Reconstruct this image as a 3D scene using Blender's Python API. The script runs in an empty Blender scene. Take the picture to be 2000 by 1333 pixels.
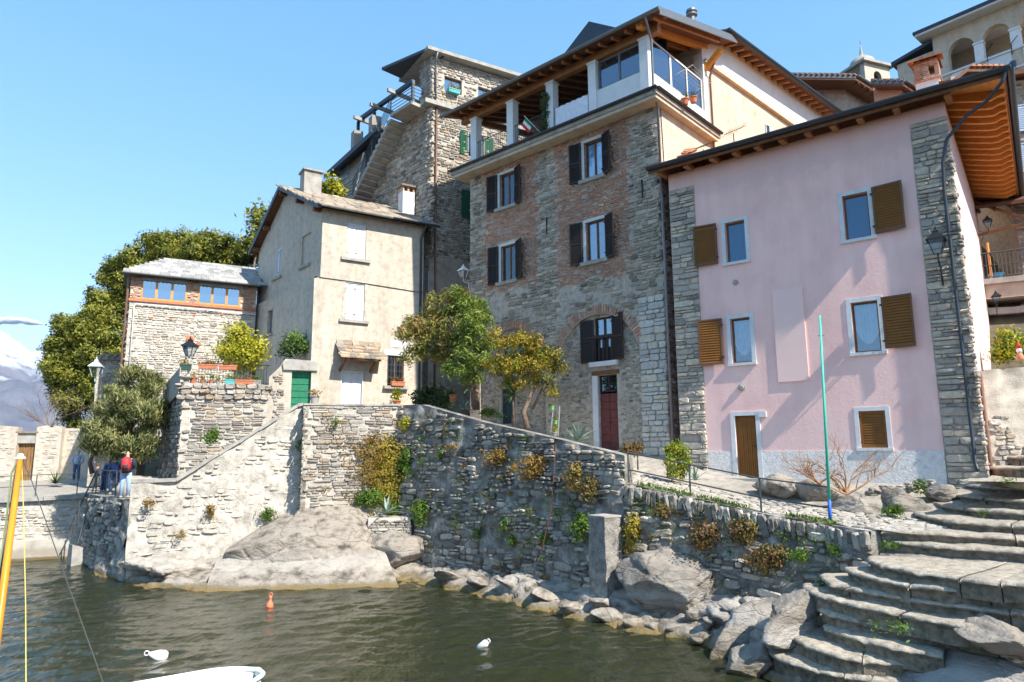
import bpy, math, random
import numpy as np
from mathutils import Vector, noise as mn
from mathutils.geometry import tessellate_polygon
S = bpy.context.scene
COL = S.collection
R_ = math.radians
# ------------------------------------------------------------------ camera
F, H, PITCH, ROLL = 1333.0, 4.55, 9.1, -0.45      # focal length in pixels of the 2000 px photograph, eye height above the lake
cd = bpy.data.cameras.new('camera'); cam = bpy.data.objects.new('camera', cd); COL.objects.link(cam)
cd.sensor_width = 36; cd.lens = F / 2000 * 36; cd.clip_start = .1; cd.clip_end = 30000
cam.location = (0, 0, H); cam.rotation_mode = 'XYZ'
def _rot(p, r):
    p = R_(90 + p); r = R_(r)
    Rx = np.array([[1, 0, 0], [0, math.cos(p), -math.sin(p)], [0, math.sin(p), math.cos(p)]])
    Rz = np.array([[math.cos(r), -math.sin(r), 0], [math.sin(r), math.cos(r), 0], [0, 0, 1]])
    return Rx @ Rz
RM = _rot(PITCH, ROLL)
from mathutils import Matrix
cam.rotation_euler = Matrix(RM.tolist()).to_euler('XYZ')
S.camera = cam
# ------------------------------------------------------------------ sky, sun, exposure
SUN_AZ, SUN_EL = -45.0, 45.0                       # degrees from +X, and above the horizon
W = bpy.data.worlds.new('World'); S.world = W; W.use_nodes = True
nt = W.node_tree; nt.nodes.clear()
sky = nt.nodes.new('ShaderNodeTexSky'); sky.sky_type = 'NISHITA'; sky.sun_disc = False
sky.sun_elevation = R_(SUN_EL); sky.sun_rotation = R_(90 - SUN_AZ)
sky.air_density = .85; sky.dust_density = .05; sky.ozone_density = .8; sky.altitude = 600
bg = nt.nodes.new('ShaderNodeBackground'); bg.inputs['Strength'].default_value = .145
wo = nt.nodes.new('ShaderNodeOutputWorld')
sp = nt.nodes.new('ShaderNodeSeparateColor'); cb = nt.nodes.new('ShaderNodeCombineColor'); nt.links.new(sky.outputs[0], sp.inputs[0])
for i, (k, e) in enumerate(((.57, .84), (.95, .58), (1.36, .46))):      # one tone curve over the whole dome, softening its bright horizon
    a = nt.nodes.new('ShaderNodeMath'); a.operation = 'POWER'; a.inputs[1].default_value = e; b = nt.nodes.new('ShaderNodeMath'); b.operation = 'MULTIPLY'; b.inputs[1].default_value = k
    nt.links.new(sp.outputs[i], a.inputs[0]); nt.links.new(a.outputs[0], b.inputs[0]); nt.links.new(b.outputs[0], cb.inputs[i])
nt.links.new(cb.outputs[0], bg.inputs[0]); nt.links.new(bg.outputs[0], wo.inputs[0])
ld = bpy.data.lights.new('sun', 'SUN'); ld.energy = 2.9; ld.angle = R_(.53); ld.color = (1, .93, .82)
sun = bpy.data.objects.new('sun', ld); COL.objects.link(sun); sun.location = (40, -40, 60)
sv = Vector((math.cos(R_(SUN_EL)) * math.cos(R_(SUN_AZ)), math.cos(R_(SUN_EL)) * math.sin(R_(SUN_AZ)), math.sin(R_(SUN_EL))))
sun.rotation_euler = sv.to_track_quat('Z', 'Y').to_euler()
vs = S.view_settings; vs.view_transform = 'Standard'; vs.look = 'None'; vs.exposure = 1.75; vs.gamma = 1; vs.use_curve_mapping = False
S.cycles.max_bounces = 6; S.cycles.transparent_max_bounces = 10; S.cycles.volume_bounces = 3
S.cycles.caustics_reflective = False; S.cycles.caustics_refractive = False
S.cycles.use_denoising = True
# ------------------------------------------------------------------ measuring the photograph
O = np.array([0, 0, H])
def ray(x, y): return RM @ np.array([(x - 1000) / F, -(y - 666.5) / F, -1])
def at(x, y, d):
    r = ray(x, y); return O + r * d / r[1]
def atz(x, y, z):
    r = ray(x, y); return O + r * (z - H) / r[2]
class Fr:
    """An upright frame: u along the facade (to the right), v into the building, z height above the lake."""
    def __init__(s, o, ang):
        s.o = np.array([o[0], o[1], 0.]); s.ang = ang; a = R_(ang)
        s.u = np.array([math.cos(a), math.sin(a), 0]); s.v = np.array([-math.sin(a), math.cos(a), 0])
    def front(s, x, y, off=0):
        r = ray(x, y); t = ((s.o - O) @ s.v + off) / (r @ s.v); p = O + r * t; return float((p - s.o) @ s.u), float(p[2])
    def side(s, x, y, off=0):
        r = ray(x, y); t = ((s.o - O) @ s.u + off) / (r @ s.u); p = O + r * t; return float((p - s.o) @ s.v), float(p[2])
    def w(s, u, v, z): return s.o + s.u * u + s.v * v + np.array([0, 0, z])
    def loc(s, p):
        q = np.array(p[:2]) - s.o[:2]; return float(q @ s.u[:2]), float(q @ s.v[:2])
    def rect(s, pts, off=0):
        q = [s.front(x, y, off) for x, y in pts]   # four corners TL TR BR BL
        return ((q[0][0] + q[3][0]) / 2, (q[1][0] + q[2][0]) / 2, (q[2][1] + q[3][1]) / 2, (q[0][1] + q[1][1]) / 2)
# ------------------------------------------------------------------ objects
def tag(o, label=None, cat=None, group=None, kind=None):
    if label: o['label'] = label
    if cat: o['category'] = cat
    if group: o['group'] = group
    if kind: o['kind'] = kind
    return o
def thing(name, label, cat, loc=(0, 0, 0), ang=0, group=None):
    o = bpy.data.objects.new(name, None); COL.objects.link(o); o.empty_display_size = .3
    o.location = [float(c) for c in loc]; o.rotation_euler = (0, 0, R_(ang))
    return tag(o, label, cat, group)
def house(name, label, cat, fr, zb):
    o = thing(name, label, cat, (fr.o[0], fr.o[1], zb), fr.ang); o['_zb'] = zb; del o['_zb']
    return o
class MB:
    def __init__(s): s.v = []; s.f = []; s.mi = []; s.cur = 0
    def add(s, vs, fs):
        n = len(s.v); s.v.extend([tuple(float(c) for c in p) for p in vs]); s.f.extend([tuple(i + n for i in f) for f in fs]); s.mi.extend([s.cur] * len(fs)); return s
    def hexa(s, p): return s.add(p, [(3, 2, 1, 0), (4, 5, 6, 7), (0, 1, 5, 4), (1, 2, 6, 5), (2, 3, 7, 6), (3, 0, 4, 7)])
    def box(s, x0, x1, y0, y1, z0, z1):
        if x0 > x1: x0, x1 = x1, x0
        if y0 > y1: y0, y1 = y1, y0
        if z0 > z1: z0, z1 = z1, z0
        return s.hexa([(x0, y0, z0), (x1, y0, z0), (x1, y1, z0), (x0, y1, z0), (x0, y0, z1), (x1, y0, z1), (x1, y1, z1), (x0, y1, z1)])
    def bar(s, a, b, w, h, up=(0, 0, 1)):
        """A straight bar of width w and height h between two points."""
        a = Vector(a); b = Vector(b); d = (b - a).normalized(); up = Vector(up)
        x = d.cross(up)
        if x.length < 1e-4: x = d.cross(Vector((1, 0, 0)))
        x.normalize(); y = x.cross(d); x *= w / 2; y *= h / 2
        return s.hexa([a - x - y, a + x - y, b + x - y, b - x - y, a - x + y, a + x + y, b + x + y, b - x + y])
    def prism(s, poly, mp, a, b):
        """poly in (u, w) pushed from offset a to b through mp(u, w, off)."""
        n = len(poly); vs = [mp(u, w, a) for u, w in poly] + [mp(u, w, b) for u, w in poly]
        fs = [(i, (i + 1) % n, n + (i + 1) % n, n + i) for i in range(n)] + [tuple(range(n))[::-1], tuple(range(n, 2 * n))]
        return s.add(vs, fs)
    def tube(s, pts, r, n=6, cap=True):
        pts = [Vector(p) for p in pts]; m = len(pts); rr = r if hasattr(r, '__len__') else [r] * m
        vs = []; x0 = None
        for i, p in enumerate(pts):
            d = (pts[min(i + 1, m - 1)] - pts[max(i - 1, 0)])
            d = d.normalized() if d.length > 1e-9 else Vector((0, 0, 1))
            if x0 is None:
                x = d.cross(Vector((0, 0, 1)))
                if x.length < 1e-3: x = d.cross(Vector((1, 0, 0)))
            else: x = x0 - d * x0.dot(d)
            x.normalize(); x0 = x; y = d.cross(x)
            for k in range(n):
                a = 2 * math.pi * k / n; vs.append(p + (x * math.cos(a) + y * math.sin(a)) * rr[i])
        fs = [(i * n + k, i * n + (k + 1) % n, (i + 1) * n + (k + 1) % n, (i + 1) * n + k) for i in range(m - 1) for k in range(n)]
        if cap: fs += [tuple(range(n))[::-1], tuple((m - 1) * n + k for k in range(n))]
        return s.add(vs, fs)
    def lathe(s, prof, c=(0, 0, 0), n=12, sx=1, sy=1):
        vs = [(c[0] + sx * r * math.cos(2 * math.pi * k / n), c[1] + sy * r * math.sin(2 * math.pi * k / n), c[2] + z) for r, z in prof for k in range(n)]
        m = len(prof)
        fs = [(i * n + k, i * n + (k + 1) % n, (i + 1) * n + (k + 1) % n, (i + 1) * n + k) for i in range(m - 1) for k in range(n)]
        fs += [tuple(range(n))[::-1], tuple((m - 1) * n + k for k in range(n))]
        return s.add(vs, fs)
    def plate(s, outer, holes, mp, rev=.18, off=0):
        """A wall face with real openings and their reveals."""
        polys = [outer] + list(holes)
        flat = [p for q in polys for p in q]
        tris = tessellate_polygon([[Vector((u, w, 0)) for u, w in q] for q in polys])
        s.add([mp(u, w, off) for u, w in flat], [tuple(t) for t in tris])
        for h in holes:
            n = len(h)
            s.add([mp(u, w, off) for u, w in h] + [mp(u, w, off - rev) for u, w in h], [(i, (i + 1) % n, n + (i + 1) % n, n + i) for i in range(n)])
        return s
    def build(s, name, mat, parent=None, smooth=False, label=None, kind=None, z=True):
        me = bpy.data.meshes.new(name); me.from_pydata(s.v, [], s.f)
        for m in (mat if isinstance(mat, (list, tuple)) else [mat]): me.materials.append(m)
        if isinstance(mat, (list, tuple)): me.polygons.foreach_set('material_index', s.mi)
        if smooth: me.polygons.foreach_set('use_smooth', [True] * len(me.polygons))
        o = bpy.data.objects.new(name, me); COL.objects.link(o)
        if parent is not None:
            o.parent = parent
            if z: o.location.z = -zroot(parent)
        if label: o['label'] = label
        if kind: o['kind'] = kind
        return o
def zroot(p):
    z = 0
    while p is not None: z += p.location.z; p = p.parent
    return z
def numesh(name, V, Fc, mat, parent=None, smooth=False, kind=None, z=True):
    me = bpy.data.meshes.new(name); V = np.asarray(V, np.float32); Fc = np.asarray(Fc, np.int32); k = Fc.shape[1]
    me.vertices.add(len(V)); me.vertices.foreach_set('co', V.ravel())
    me.loops.add(Fc.size); me.loops.foreach_set('vertex_index', Fc.ravel())
    me.polygons.add(len(Fc)); me.polygons.foreach_set('loop_start', np.arange(0, Fc.size, k, dtype=np.int32))
    if smooth: me.polygons.foreach_set('use_smooth', np.ones(len(Fc), bool))
    me.materials.append(mat); me.update(calc_edges=True); me.validate()
    o = bpy.data.objects.new(name, me); COL.objects.link(o)
    if parent is not None:
        o.parent = parent
        if z: o.location.z = -zroot(parent)
    if kind: o['kind'] = kind
    return o
fmap = lambda off0=0: (lambda u, w, off: (u, off0 - off, w))         # facade: outward is -y
rmap = lambda x0=0: (lambda v, w, off: (x0 + off, v, w))             # right flank: outward is +x
lmap = lambda x0=0: (lambda v, w, off: (x0 - off, v, w))             # left flank: outward is -x
rc = lambda r: [(r[0], r[2]), (r[1], r[2]), (r[1], r[3]), (r[0], r[3])]
def inpoly(u, w, P):
    c = False; j = len(P) - 1
    for i in range(len(P)):
        a, b = P[i], P[j]
        if (a[1] > w) != (b[1] > w) and u < (b[0] - a[0]) * (w - a[1]) / (b[1] - a[1]) + a[0]: c = not c
        j = i
    return c
# ------------------------------------------------------------------ materials
def mat(name, cols, rough=.85, scale=3., bump=.4, bscale=25., rnd=False, spec=.25, metal=0., big=.25, stretch=(1, 1, 1), dist=.02, stain=None, contrast=1.0, crack=0., streak=0.):
    m = bpy.data.materials.new(name); m.use_nodes = True; t = m.node_tree; N = t.nodes; L = t.links
    b = N['Principled BSDF']; b.inputs['Roughness'].default_value = rough; b.inputs['Metallic'].default_value = metal
    b.inputs['Specular IOR Level'].default_value = spec
    g = N.new('ShaderNodeNewGeometry'); mp = N.new('ShaderNodeMapping'); mp.inputs['Scale'].default_value = stretch
    L.new(g.outputs['Position'], mp.inputs[0])
    def nz(sc, det=5., ro=.6):
        n = N.new('ShaderNodeTexNoise'); n.inputs['Scale'].default_value = sc; n.inputs['Detail'].default_value = det; n.inputs['Roughness'].default_value = ro
        L.new(mp.outputs[0], n.inputs['Vector']); return n.outputs['Fac']
    def mth(op, a, c):
        n = N.new('ShaderNodeMath'); n.operation = op
        for i, q in enumerate((a, c)):
            if isinstance(q, (int, float)): n.inputs[i].default_value = q
            else: L.new(q, n.inputs[i])
        return n.outputs[0]
    ramp = N.new('ShaderNodeValToRGB'); e = ramp.color_ramp.elements
    while len(e) < len(cols): e.new(.5)
    for i, c in enumerate(cols):
        q = i / max(1, len(cols) - 1)
        e[i].position = q if rnd else .5 + (q - .5) * .5 / contrast
        e[i].color = (*c, 1)
    n1 = nz(scale)
    if rnd:
        oi = N.new('ShaderNodeObjectInfo')
        f = mth('FRACT', mth('ADD', oi.outputs['Random'], g.outputs['Random Per Island']), 0)
        L.new(f, ramp.inputs[0])
        k = mth('MULTIPLY_ADD', n1, 1.1)
        k.node.inputs[2].default_value = .42
    else:
        L.new(n1, ramp.inputs[0]); k = None
    col = ramp.outputs[0]
    kb = mth('MULTIPLY_ADD', nz(.35, 3), big * 2); kb.node.inputs[2].default_value = 1 - big
    if k: kb = mth('MULTIPLY', kb, k)
    vm = N.new('ShaderNodeVectorMath'); vm.operation = 'SCALE'; L.new(col, vm.inputs[0]); L.new(kb, vm.inputs['Scale']); col = vm.outputs[0]
    ck = None
    if crack:                                                            # joints and fissures in the rock
        wn = N.new('ShaderNodeTexNoise'); wn.inputs['Scale'].default_value = 1.3; wn.inputs['Detail'].default_value = 5; L.new(mp.outputs[0], wn.inputs['Vector'])
        wv = N.new('ShaderNodeVectorMath'); wv.operation = 'MULTIPLY_ADD'; L.new(wn.outputs['Color'], wv.inputs[0]); wv.inputs[1].default_value = (.9, .9, .5); L.new(mp.outputs[0], wv.inputs[2])
        vo = N.new('ShaderNodeTexVoronoi'); vo.feature = 'DISTANCE_TO_EDGE'; vo.inputs['Scale'].default_value = crack; L.new(wv.outputs[0], vo.inputs['Vector'])
        cr = N.new('ShaderNodeMapRange'); L.new(vo.outputs[0], cr.inputs[0]); cr.inputs[1].default_value = .0; cr.inputs[2].default_value = .022; cr.inputs[3].default_value = .6; cr.inputs[4].default_value = 1; ck = cr.outputs[0]
        v2 = N.new('ShaderNodeVectorMath'); v2.operation = 'SCALE'; L.new(col, v2.inputs[0]); L.new(ck, v2.inputs['Scale']); col = v2.outputs[0]
    if streak:                                                           # rain streaks and faded patches in the render
        m3 = N.new('ShaderNodeMapping'); m3.inputs['Scale'].default_value = (2.2, 2.2, .3); L.new(g.outputs['Position'], m3.inputs[0])
        sn = N.new('ShaderNodeTexNoise'); sn.inputs['Scale'].default_value = 1.; sn.inputs['Detail'].default_value = 6; sn.inputs['Roughness'].default_value = .65; L.new(m3.outputs[0], sn.inputs['Vector'])
        sr = N.new('ShaderNodeMapRange'); L.new(sn.outputs[0], sr.inputs[0]); sr.inputs[1].default_value = .34; sr.inputs[2].default_value = .62; sr.inputs[3].default_value = 1 - streak; sr.inputs[4].default_value = 1.03
        v3 = N.new('ShaderNodeVectorMath'); v3.operation = 'SCALE'; L.new(col, v3.inputs[0]); L.new(sr.outputs[0], v3.inputs['Scale']); col = v3.outputs[0]
    for st in (stain or []):
        # (colour, z0, z1, softness, strength): a mark with a shape of its own between two heights
        sx = N.new('ShaderNodeSeparateXYZ'); L.new(g.outputs['Position'], sx.inputs[0])
        z = mth('ADD', sx.outputs[2], mth('MULTIPLY', mth('SUBTRACT', nz(2.2), .5), st[5] if len(st) > 5 else .3))
        mr = N.new('ShaderNodeMapRange'); mr.interpolation_type = 'SMOOTHSTEP'; L.new(z, mr.inputs[0]); mr.inputs[1].default_value = st[1] - st[3]; mr.inputs[2].default_value = st[1] + st[3]
        m2 = N.new('ShaderNodeMapRange'); m2.interpolation_type = 'SMOOTHSTEP'; L.new(z, m2.inputs[0]); m2.inputs[1].default_value = st[2] + st[3]; m2.inputs[2].default_value = st[2] - st[3]
        fa = mth('MULTIPLY', mth('MULTIPLY', mr.outputs[0], m2.outputs[0]), st[4])
        mx = N.new('ShaderNodeMix'); mx.data_type = 'RGBA'; L.new(fa, mx.inputs[0]); L.new(col, mx.inputs[6]); mx.inputs[7].default_value = (*st[0], 1); col = mx.outputs[2]
    L.new(col, b.inputs['Base Color'])
    if bump:
        bp = N.new('ShaderNodeBump'); bp.inputs['Strength'].default_value = bump; bp.inputs['Distance'].default_value = dist
        L.new(mth('MULTIPLY', nz(bscale, 7, .65), ck) if ck else nz(bscale, 7, .65), bp.inputs['Height']); L.new(bp.outputs[0], b.inputs['Normal'])
    return m
def leafmat(name, cols, tr=.3, rough=.5):
    m = bpy.data.materials.new(name); m.use_nodes = True; t = m.node_tree; N = t.nodes; L = t.links
    b = N['Principled BSDF']; b.inputs['Roughness'].default_value = rough; b.inputs['Specular IOR Level'].default_value = .35
    g = N.new('ShaderNodeNewGeometry'); ramp = N.new('ShaderNodeValToRGB'); e = ramp.color_ramp.elements
    while len(e) < len(cols): e.new(.5)
    for i, c in enumerate(cols): e[i].position = i / max(1, len(cols) - 1); e[i].color = (*c, 1)
    ns = N.new('ShaderNodeTexNoise'); ns.inputs['Scale'].default_value = 1.1; ns.inputs['Detail'].default_value = 2; L.new(g.outputs['Position'], ns.inputs['Vector'])
    a = N.new('ShaderNodeMath'); a.operation = 'MULTIPLY_ADD'; L.new(g.outputs['Random Per Island'], a.inputs[0]); a.inputs[1].default_value = .55
    s = N.new('ShaderNodeMath'); s.operation = 'MULTIPLY_ADD'; L.new(ns.outputs['Fac'], s.inputs[0]); s.inputs[1].default_value = 1.2; s.inputs[2].default_value = -.38
    L.new(s.outputs[0], a.inputs[2]); L.new(a.outputs[0], ramp.inputs[0]); L.new(ramp.outputs[0], b.inputs['Base Color'])
    tb = N.new('ShaderNodeBsdfTranslucent'); L.new(ramp.outputs[0], tb.inputs[0]); mx = N.new('ShaderNodeMixShader'); mx.inputs[0].default_value = tr
    L.new(b.outputs[0], mx.inputs[1]); L.new(tb.outputs[0], mx.inputs[2]); L.new(mx.outputs[0], N['Material Output'].inputs[0])
    return m
def flat(name, c, rough=.6, metal=0., spec=.3, bump=.0, var=.12):
    d = tuple(q * (1 - var) for q in c); l = tuple(min(1, q * (1 + var)) for q in c)
    return mat(name, [d, l], rough, 5., bump, 40., spec=spec, metal=metal, big=.06)
def glass(name, mixf=.35, tint=(.85, .92, 1), dark=None):
    m = bpy.data.materials.new(name); m.use_nodes = True; N = m.node_tree.nodes; L = m.node_tree.links; N.remove(N['Principled BSDF'])
    gl = N.new('ShaderNodeBsdfGlossy'); gl.inputs['Roughness'].default_value = .02; gl.inputs['Color'].default_value = (*tint, 1)
    if dark is None: ot = N.new('ShaderNodeBsdfTransparent')
    else:
        ot = N.new('ShaderNodeBsdfDiffuse')
    ot.inputs['Color'].default_value = (*(dark or (.9, .95, 1)), 1)
    lw = N.new('ShaderNodeFresnel'); lw.inputs[0].default_value = 1.5
    a = N.new('ShaderNodeMath'); a.operation = 'ADD'; a.use_clamp = True; L.new(lw.outputs[0], a.inputs[0]); a.inputs[1].default_value = mixf
    g = N.new('ShaderNodeNewGeometry'); ns = N.new('ShaderNodeTexNoise'); ns.inputs['Scale'].default_value = 1.5; L.new(g.outputs['Position'], ns.inputs[0])
    bp = N.new('ShaderNodeBump'); bp.inputs['Strength'].default_value = .05; bp.inputs['Distance'].default_value = .02; L.new(ns.outputs['Fac'], bp.inputs['Height']); L.new(bp.outputs[0], gl.inputs['Normal'])
    mx = N.new('ShaderNodeMixShader'); L.new(a.outputs[0], mx.inputs[0]); L.new(ot.outputs[0], mx.inputs[1]); L.new(gl.outputs[0], mx.inputs[2]); L.new(mx.outputs[0], N['Material Output'].inputs[0])
    return m
X = {}
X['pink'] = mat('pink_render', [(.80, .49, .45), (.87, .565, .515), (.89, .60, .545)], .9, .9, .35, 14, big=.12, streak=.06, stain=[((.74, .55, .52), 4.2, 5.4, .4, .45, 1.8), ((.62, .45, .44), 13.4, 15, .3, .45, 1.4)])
X['pink_lt'] = mat('pink_panel', [(.84, .58, .53), (.88, .62, .565)], .9, 2, .15, 30, big=.06)
X['skirt'] = mat('rough_white_render', [(.52, .50, .49), (.70, .68, .66), (.78, .76, .74)], .95, 9, .9, 16, big=.1, dist=.05)
X['white'] = mat('white_paint', [(.66, .66, .66), (.80, .80, .79)], .7, 2, .1, 40, big=.06)
X['trimw'] = mat('pale_stucco_trim', [(.55, .56, .57), (.70, .70, .70)], .85, 4, .2, 40, big=.05)
X['stone_w'] = mat('warm_gneiss', [(.17, .15, .13), (.40, .35, .29), (.27, .25, .23), (.50, .45, .38), (.33, .25, .17), (.43, .40, .36), (.23, .21, .19), (.55, .50, .44)], .9, 14, .7, 40, rnd=True, big=.15)
X['stone_g'] = mat('grey_gneiss', [(0.145, 0.127, 0.107), (0.388, 0.341, 0.281), (0.266, 0.231, 0.19), (0.533, 0.467, 0.389), (0.316, 0.264, 0.205), (0.606, 0.528, 0.437), (0.206, 0.182, 0.15), (0.449, 0.385, 0.302)], .85, 14, .8, 40, rnd=True, big=.2)
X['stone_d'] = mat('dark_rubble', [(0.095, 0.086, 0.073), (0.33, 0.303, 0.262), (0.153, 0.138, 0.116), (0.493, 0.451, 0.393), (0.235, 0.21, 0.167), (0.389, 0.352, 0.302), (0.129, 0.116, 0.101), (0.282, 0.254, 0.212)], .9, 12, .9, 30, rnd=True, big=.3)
X['stone_q'] = mat('dressed_quoin_stone', [(0.235, 0.216, 0.191), (0.424, 0.381, 0.331), (0.59, 0.503, 0.401), (0.318, 0.278, 0.244), (0.506, 0.442, 0.365), (0.648, 0.534, 0.401), (0.365, 0.319, 0.27)], .85, 9, .7, 40, rnd=True, big=.15)
X['brick'] = mat('old_brick', [(0.426, 0.197, 0.121), (0.541, 0.296, 0.194), (0.347, 0.209, 0.157), (0.592, 0.358, 0.254), (0.464, 0.345, 0.278), (0.489, 0.234, 0.145), (0.386, 0.308, 0.266)], .95, 10, .6, 50, rnd=True, big=.3)
X['mort_w'] = mat('pale_mortar', [(.26, .235, .20), (.50, .46, .40), (.60, .56, .50)], .95, 5, .9, 22, big=.2, dist=.04)
X['mort_g'] = mat('grey_mortar', [(0.25, 0.222, 0.188), (0.462, 0.408, 0.344), (0.598, 0.528, 0.445)], .95, 6, 1.0, 22, big=.25, dist=.04)
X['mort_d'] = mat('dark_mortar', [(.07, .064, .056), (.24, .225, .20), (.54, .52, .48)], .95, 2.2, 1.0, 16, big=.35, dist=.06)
X['cream'] = mat('cream_roughcast', [(.39, .34, .28), (.53, .47, .39), (.59, .535, .455)], .95, 4, .8, 26, big=.2, dist=.03, streak=.15)
X['tan'] = mat('tan_render', [(.42, .35, .27), (.54, .46, .36), (.58, .50, .41)], .95, 2.5, .3, 30, big=.15, streak=.14)
X['grey_r'] = mat('grey_render', [(0.22, 0.19, 0.162), (0.374, 0.32, 0.27), (0.44, 0.38, 0.315)], .95, 2.5, .4, 30, big=.2)
X['conc'] = mat('weathered_concrete', [(.22, .21, .19), (.36, .34, .31), (.43, .41, .37)], .95, 3, .5, 40, big=.2)
X['slate'] = mat('stone_roof_slab', [(.22, .17, .12), (.30, .25, .20), (.36, .28, .19), (.17, .16, .15), (.42, .33, .23), (.25, .23, .21)], .9, 8, .5, 40, rnd=True)
X['slate_g'] = mat('grey_roof_slate', [(.24, .24, .23), (.32, .31, .30), (.38, .36, .33), (.20, .20, .20), (.43, .41, .37)], .9, 8, .5, 40, rnd=True)
X['terra'] = mat('terracotta_tile', [(.48, .18, .09), (.56, .26, .14), (.42, .17, .10), (.60, .33, .20), (.50, .28, .18)], .85, 8, .3, 40, rnd=True)
X['rust'] = mat('rust', [(.07, .03, .02), (.14, .06, .035)], .9, 8, .3, 40)
X['pot'] = mat('terracotta', [(.42, .14, .07), (.52, .20, .11)], .8, 6, .2, 40)
X['gutter'] = flat('dark_zinc_gutter', (.045, .055, .07), .45, .5, .4)
X['zinc'] = flat('grey_zinc', (.16, .17, .18), .5, .5, .4)
X['copper'] = flat('brown_copper_pipe', (.20, .11, .08), .55, .4)
X['pipe_g'] = flat('pinkish_grey_pipe', (.24, .22, .23), .6, .2)
X['black'] = flat('black_iron', (.02, .022, .025), .5, .3)
X['iron'] = flat('grey_iron', (.09, .10, .10), .55, .5)
X['wood_o'] = mat('varnished_orange_timber', [(.52, .19, .035), (.66, .28, .06), (.72, .35, .09)], .55, 5, .15, 60, stretch=(1, 1, 4))
X['wood_b'] = mat('brown_timber', [(.11, .045, .02), (.18, .08, .035), (.24, .11, .05)], .6, 6, .2, 60)
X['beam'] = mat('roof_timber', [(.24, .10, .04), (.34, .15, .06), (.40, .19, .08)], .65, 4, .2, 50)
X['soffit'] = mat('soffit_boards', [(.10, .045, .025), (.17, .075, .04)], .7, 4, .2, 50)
X['shut_b'] = mat('ochre_brown_shutter', [(.185, .07, .012), (.25, .10, .02)], .55, 4, .05, 60, rnd=False)
X['shut_f'] = flat('brown_shutter_frame', (.13, .065, .035), .55)
X['shut_d'] = flat('dark_brown_shutter', (.028, .020, .018), .55)
X['shut_w'] = flat('white_shutter', (.66, .66, .68), .6)
X['shut_g'] = flat('green_shutter', (.02, .11, .06), .5)
X['shut_l'] = flat('light_green_shutter', (.13, .27, .10), .55)
X['shut_bl'] = flat('pale_blue_shutter', (.40, .50, .64), .55)
X['shut_n'] = flat('navy_shutter', (.08, .12, .18), .55)
X['red_d'] = mat('red_brown_door', [(.13, .035, .03), (.19, .06, .05)], .7, 6, .2, 50)
X['green_d'] = mat('green_door', [(.015, .14, .075), (.03, .22, .12)], .6, 7, .3, 40)
X['pane'] = glass('window_glass', .10, (.75, .87, 1), (.012, .016, .02))
X['pane_t'] = glass('clear_glass', .10, (.8, .9, 1))
X['pane_l'] = glass('loggia_glass', .22, (.7, .82, 1), (.02, .022, .025))
X['pane_d'] = glass('blue_dusk_glass', .12, (.55, .75, 1), (.015, .04, .075))
X['pane_s'] = glass('sky_reflecting_glass', .42, (.72, .86, 1), (.02, .05, .09))
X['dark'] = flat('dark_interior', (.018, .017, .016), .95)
X['curtain'] = flat('white_lace_curtain', (.72, .74, .76), .9)
X['leaf_ev'] = leafmat('evergreen_leaf', [(.03, .05, .008), (.13, .155, .02), (.28, .28, .04), (.42, .37, .06)])
X['leaf_ro'] = leafmat('rosemary_leaf', [(.07, .085, .03), (.20, .21, .075), (.34, .34, .13), (.44, .41, .2)], .3)
X['leaf_ol'] = leafmat('oleander_leaf', [(.05, .08, .015), (.15, .18, .035), (.27, .27, .06), (.34, .23, .07), (.46, .20, .11)])
X['leaf_olg'] = leafmat('oleander_green_leaf', [(.04, .08, .015), (.13, .20, .035), (.24, .31, .06), (.34, .38, .09)])
X['leaf_mi'] = leafmat('yellow_shrub_leaf', [(.10, .09, .01), (.24, .19, .02), (.38, .29, .03), (.46, .34, .04)])
X['leaf_le'] = leafmat('lemon_leaf', [(.13, .17, .01), (.33, .33, .02), (.50, .46, .03), (.58, .50, .04)], .4)
X['leaf_gr'] = leafmat('fresh_green_leaf', [(.03, .08, .01), (.11, .20, .02), (.22, .32, .04)], .35)
X['leaf_dk'] = leafmat('dark_green_leaf', [(.012, .03, .008), (.035, .07, .015), (.08, .12, .03)])
X['leaf_dry'] = leafmat('dry_weed_leaf', [(.12, .07, .02), (.24, .14, .03), (.32, .21, .05), (.18, .18, .04)])
X['leaf_ru'] = leafmat('rusty_weed_leaf', [(.10, .05, .02), (.20, .10, .04), (.13, .13, .03), (.24, .18, .06)])
X['agave'] = leafmat('agave_leaf', [(.08, .15, .11), (.16, .25, .20), (.26, .34, .28)], .1)
X['yucca'] = leafmat('yucca_leaf', [(.02, .05, .02), (.06, .11, .03), (.16, .20, .05)], .2)
X['bark'] = mat('bark', [(.09, .06, .045), (.18, .13, .10), (.24, .19, .15)], .95, 8, .8, 30)
X['twig'] = mat('dry_twig', [(.24, .12, .06), (.40, .24, .14)], .9, 8, .2, 40)
ROCK = [(.10, .088, .074), (.235, .205, .17), (.335, .295, .25), (.27, .235, .195)]
X['rock'] = mat('shore_rock', ROCK, .9, 2.2, 1.0, 11, big=.3, dist=.05, stretch=(1, 1, 1.8), contrast=1.4, crack=.5,
                stain=[((.46, .425, .38), .5, .95, .14, .5, .45), ((.17, .14, .09), -3, .16, .07, .85, .25), ((.20, .13, .03), -.05, .08, .04, .6, .14)])
X['rock_g'] = mat('grey_boulder_rock', [(0.125, 0.114, 0.1), (0.25, 0.222, 0.19), (0.362, 0.319, 0.27)], .9, 1.3, 1.0, 8, big=.2, dist=.08, stretch=(1, 1, 2.5), crack=.6,
                stain=[((.50, .48, .46), .62, .95, .12, .5, .3), ((.17, .14, .09), -3, .15, .07, .85, .25)])
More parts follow.
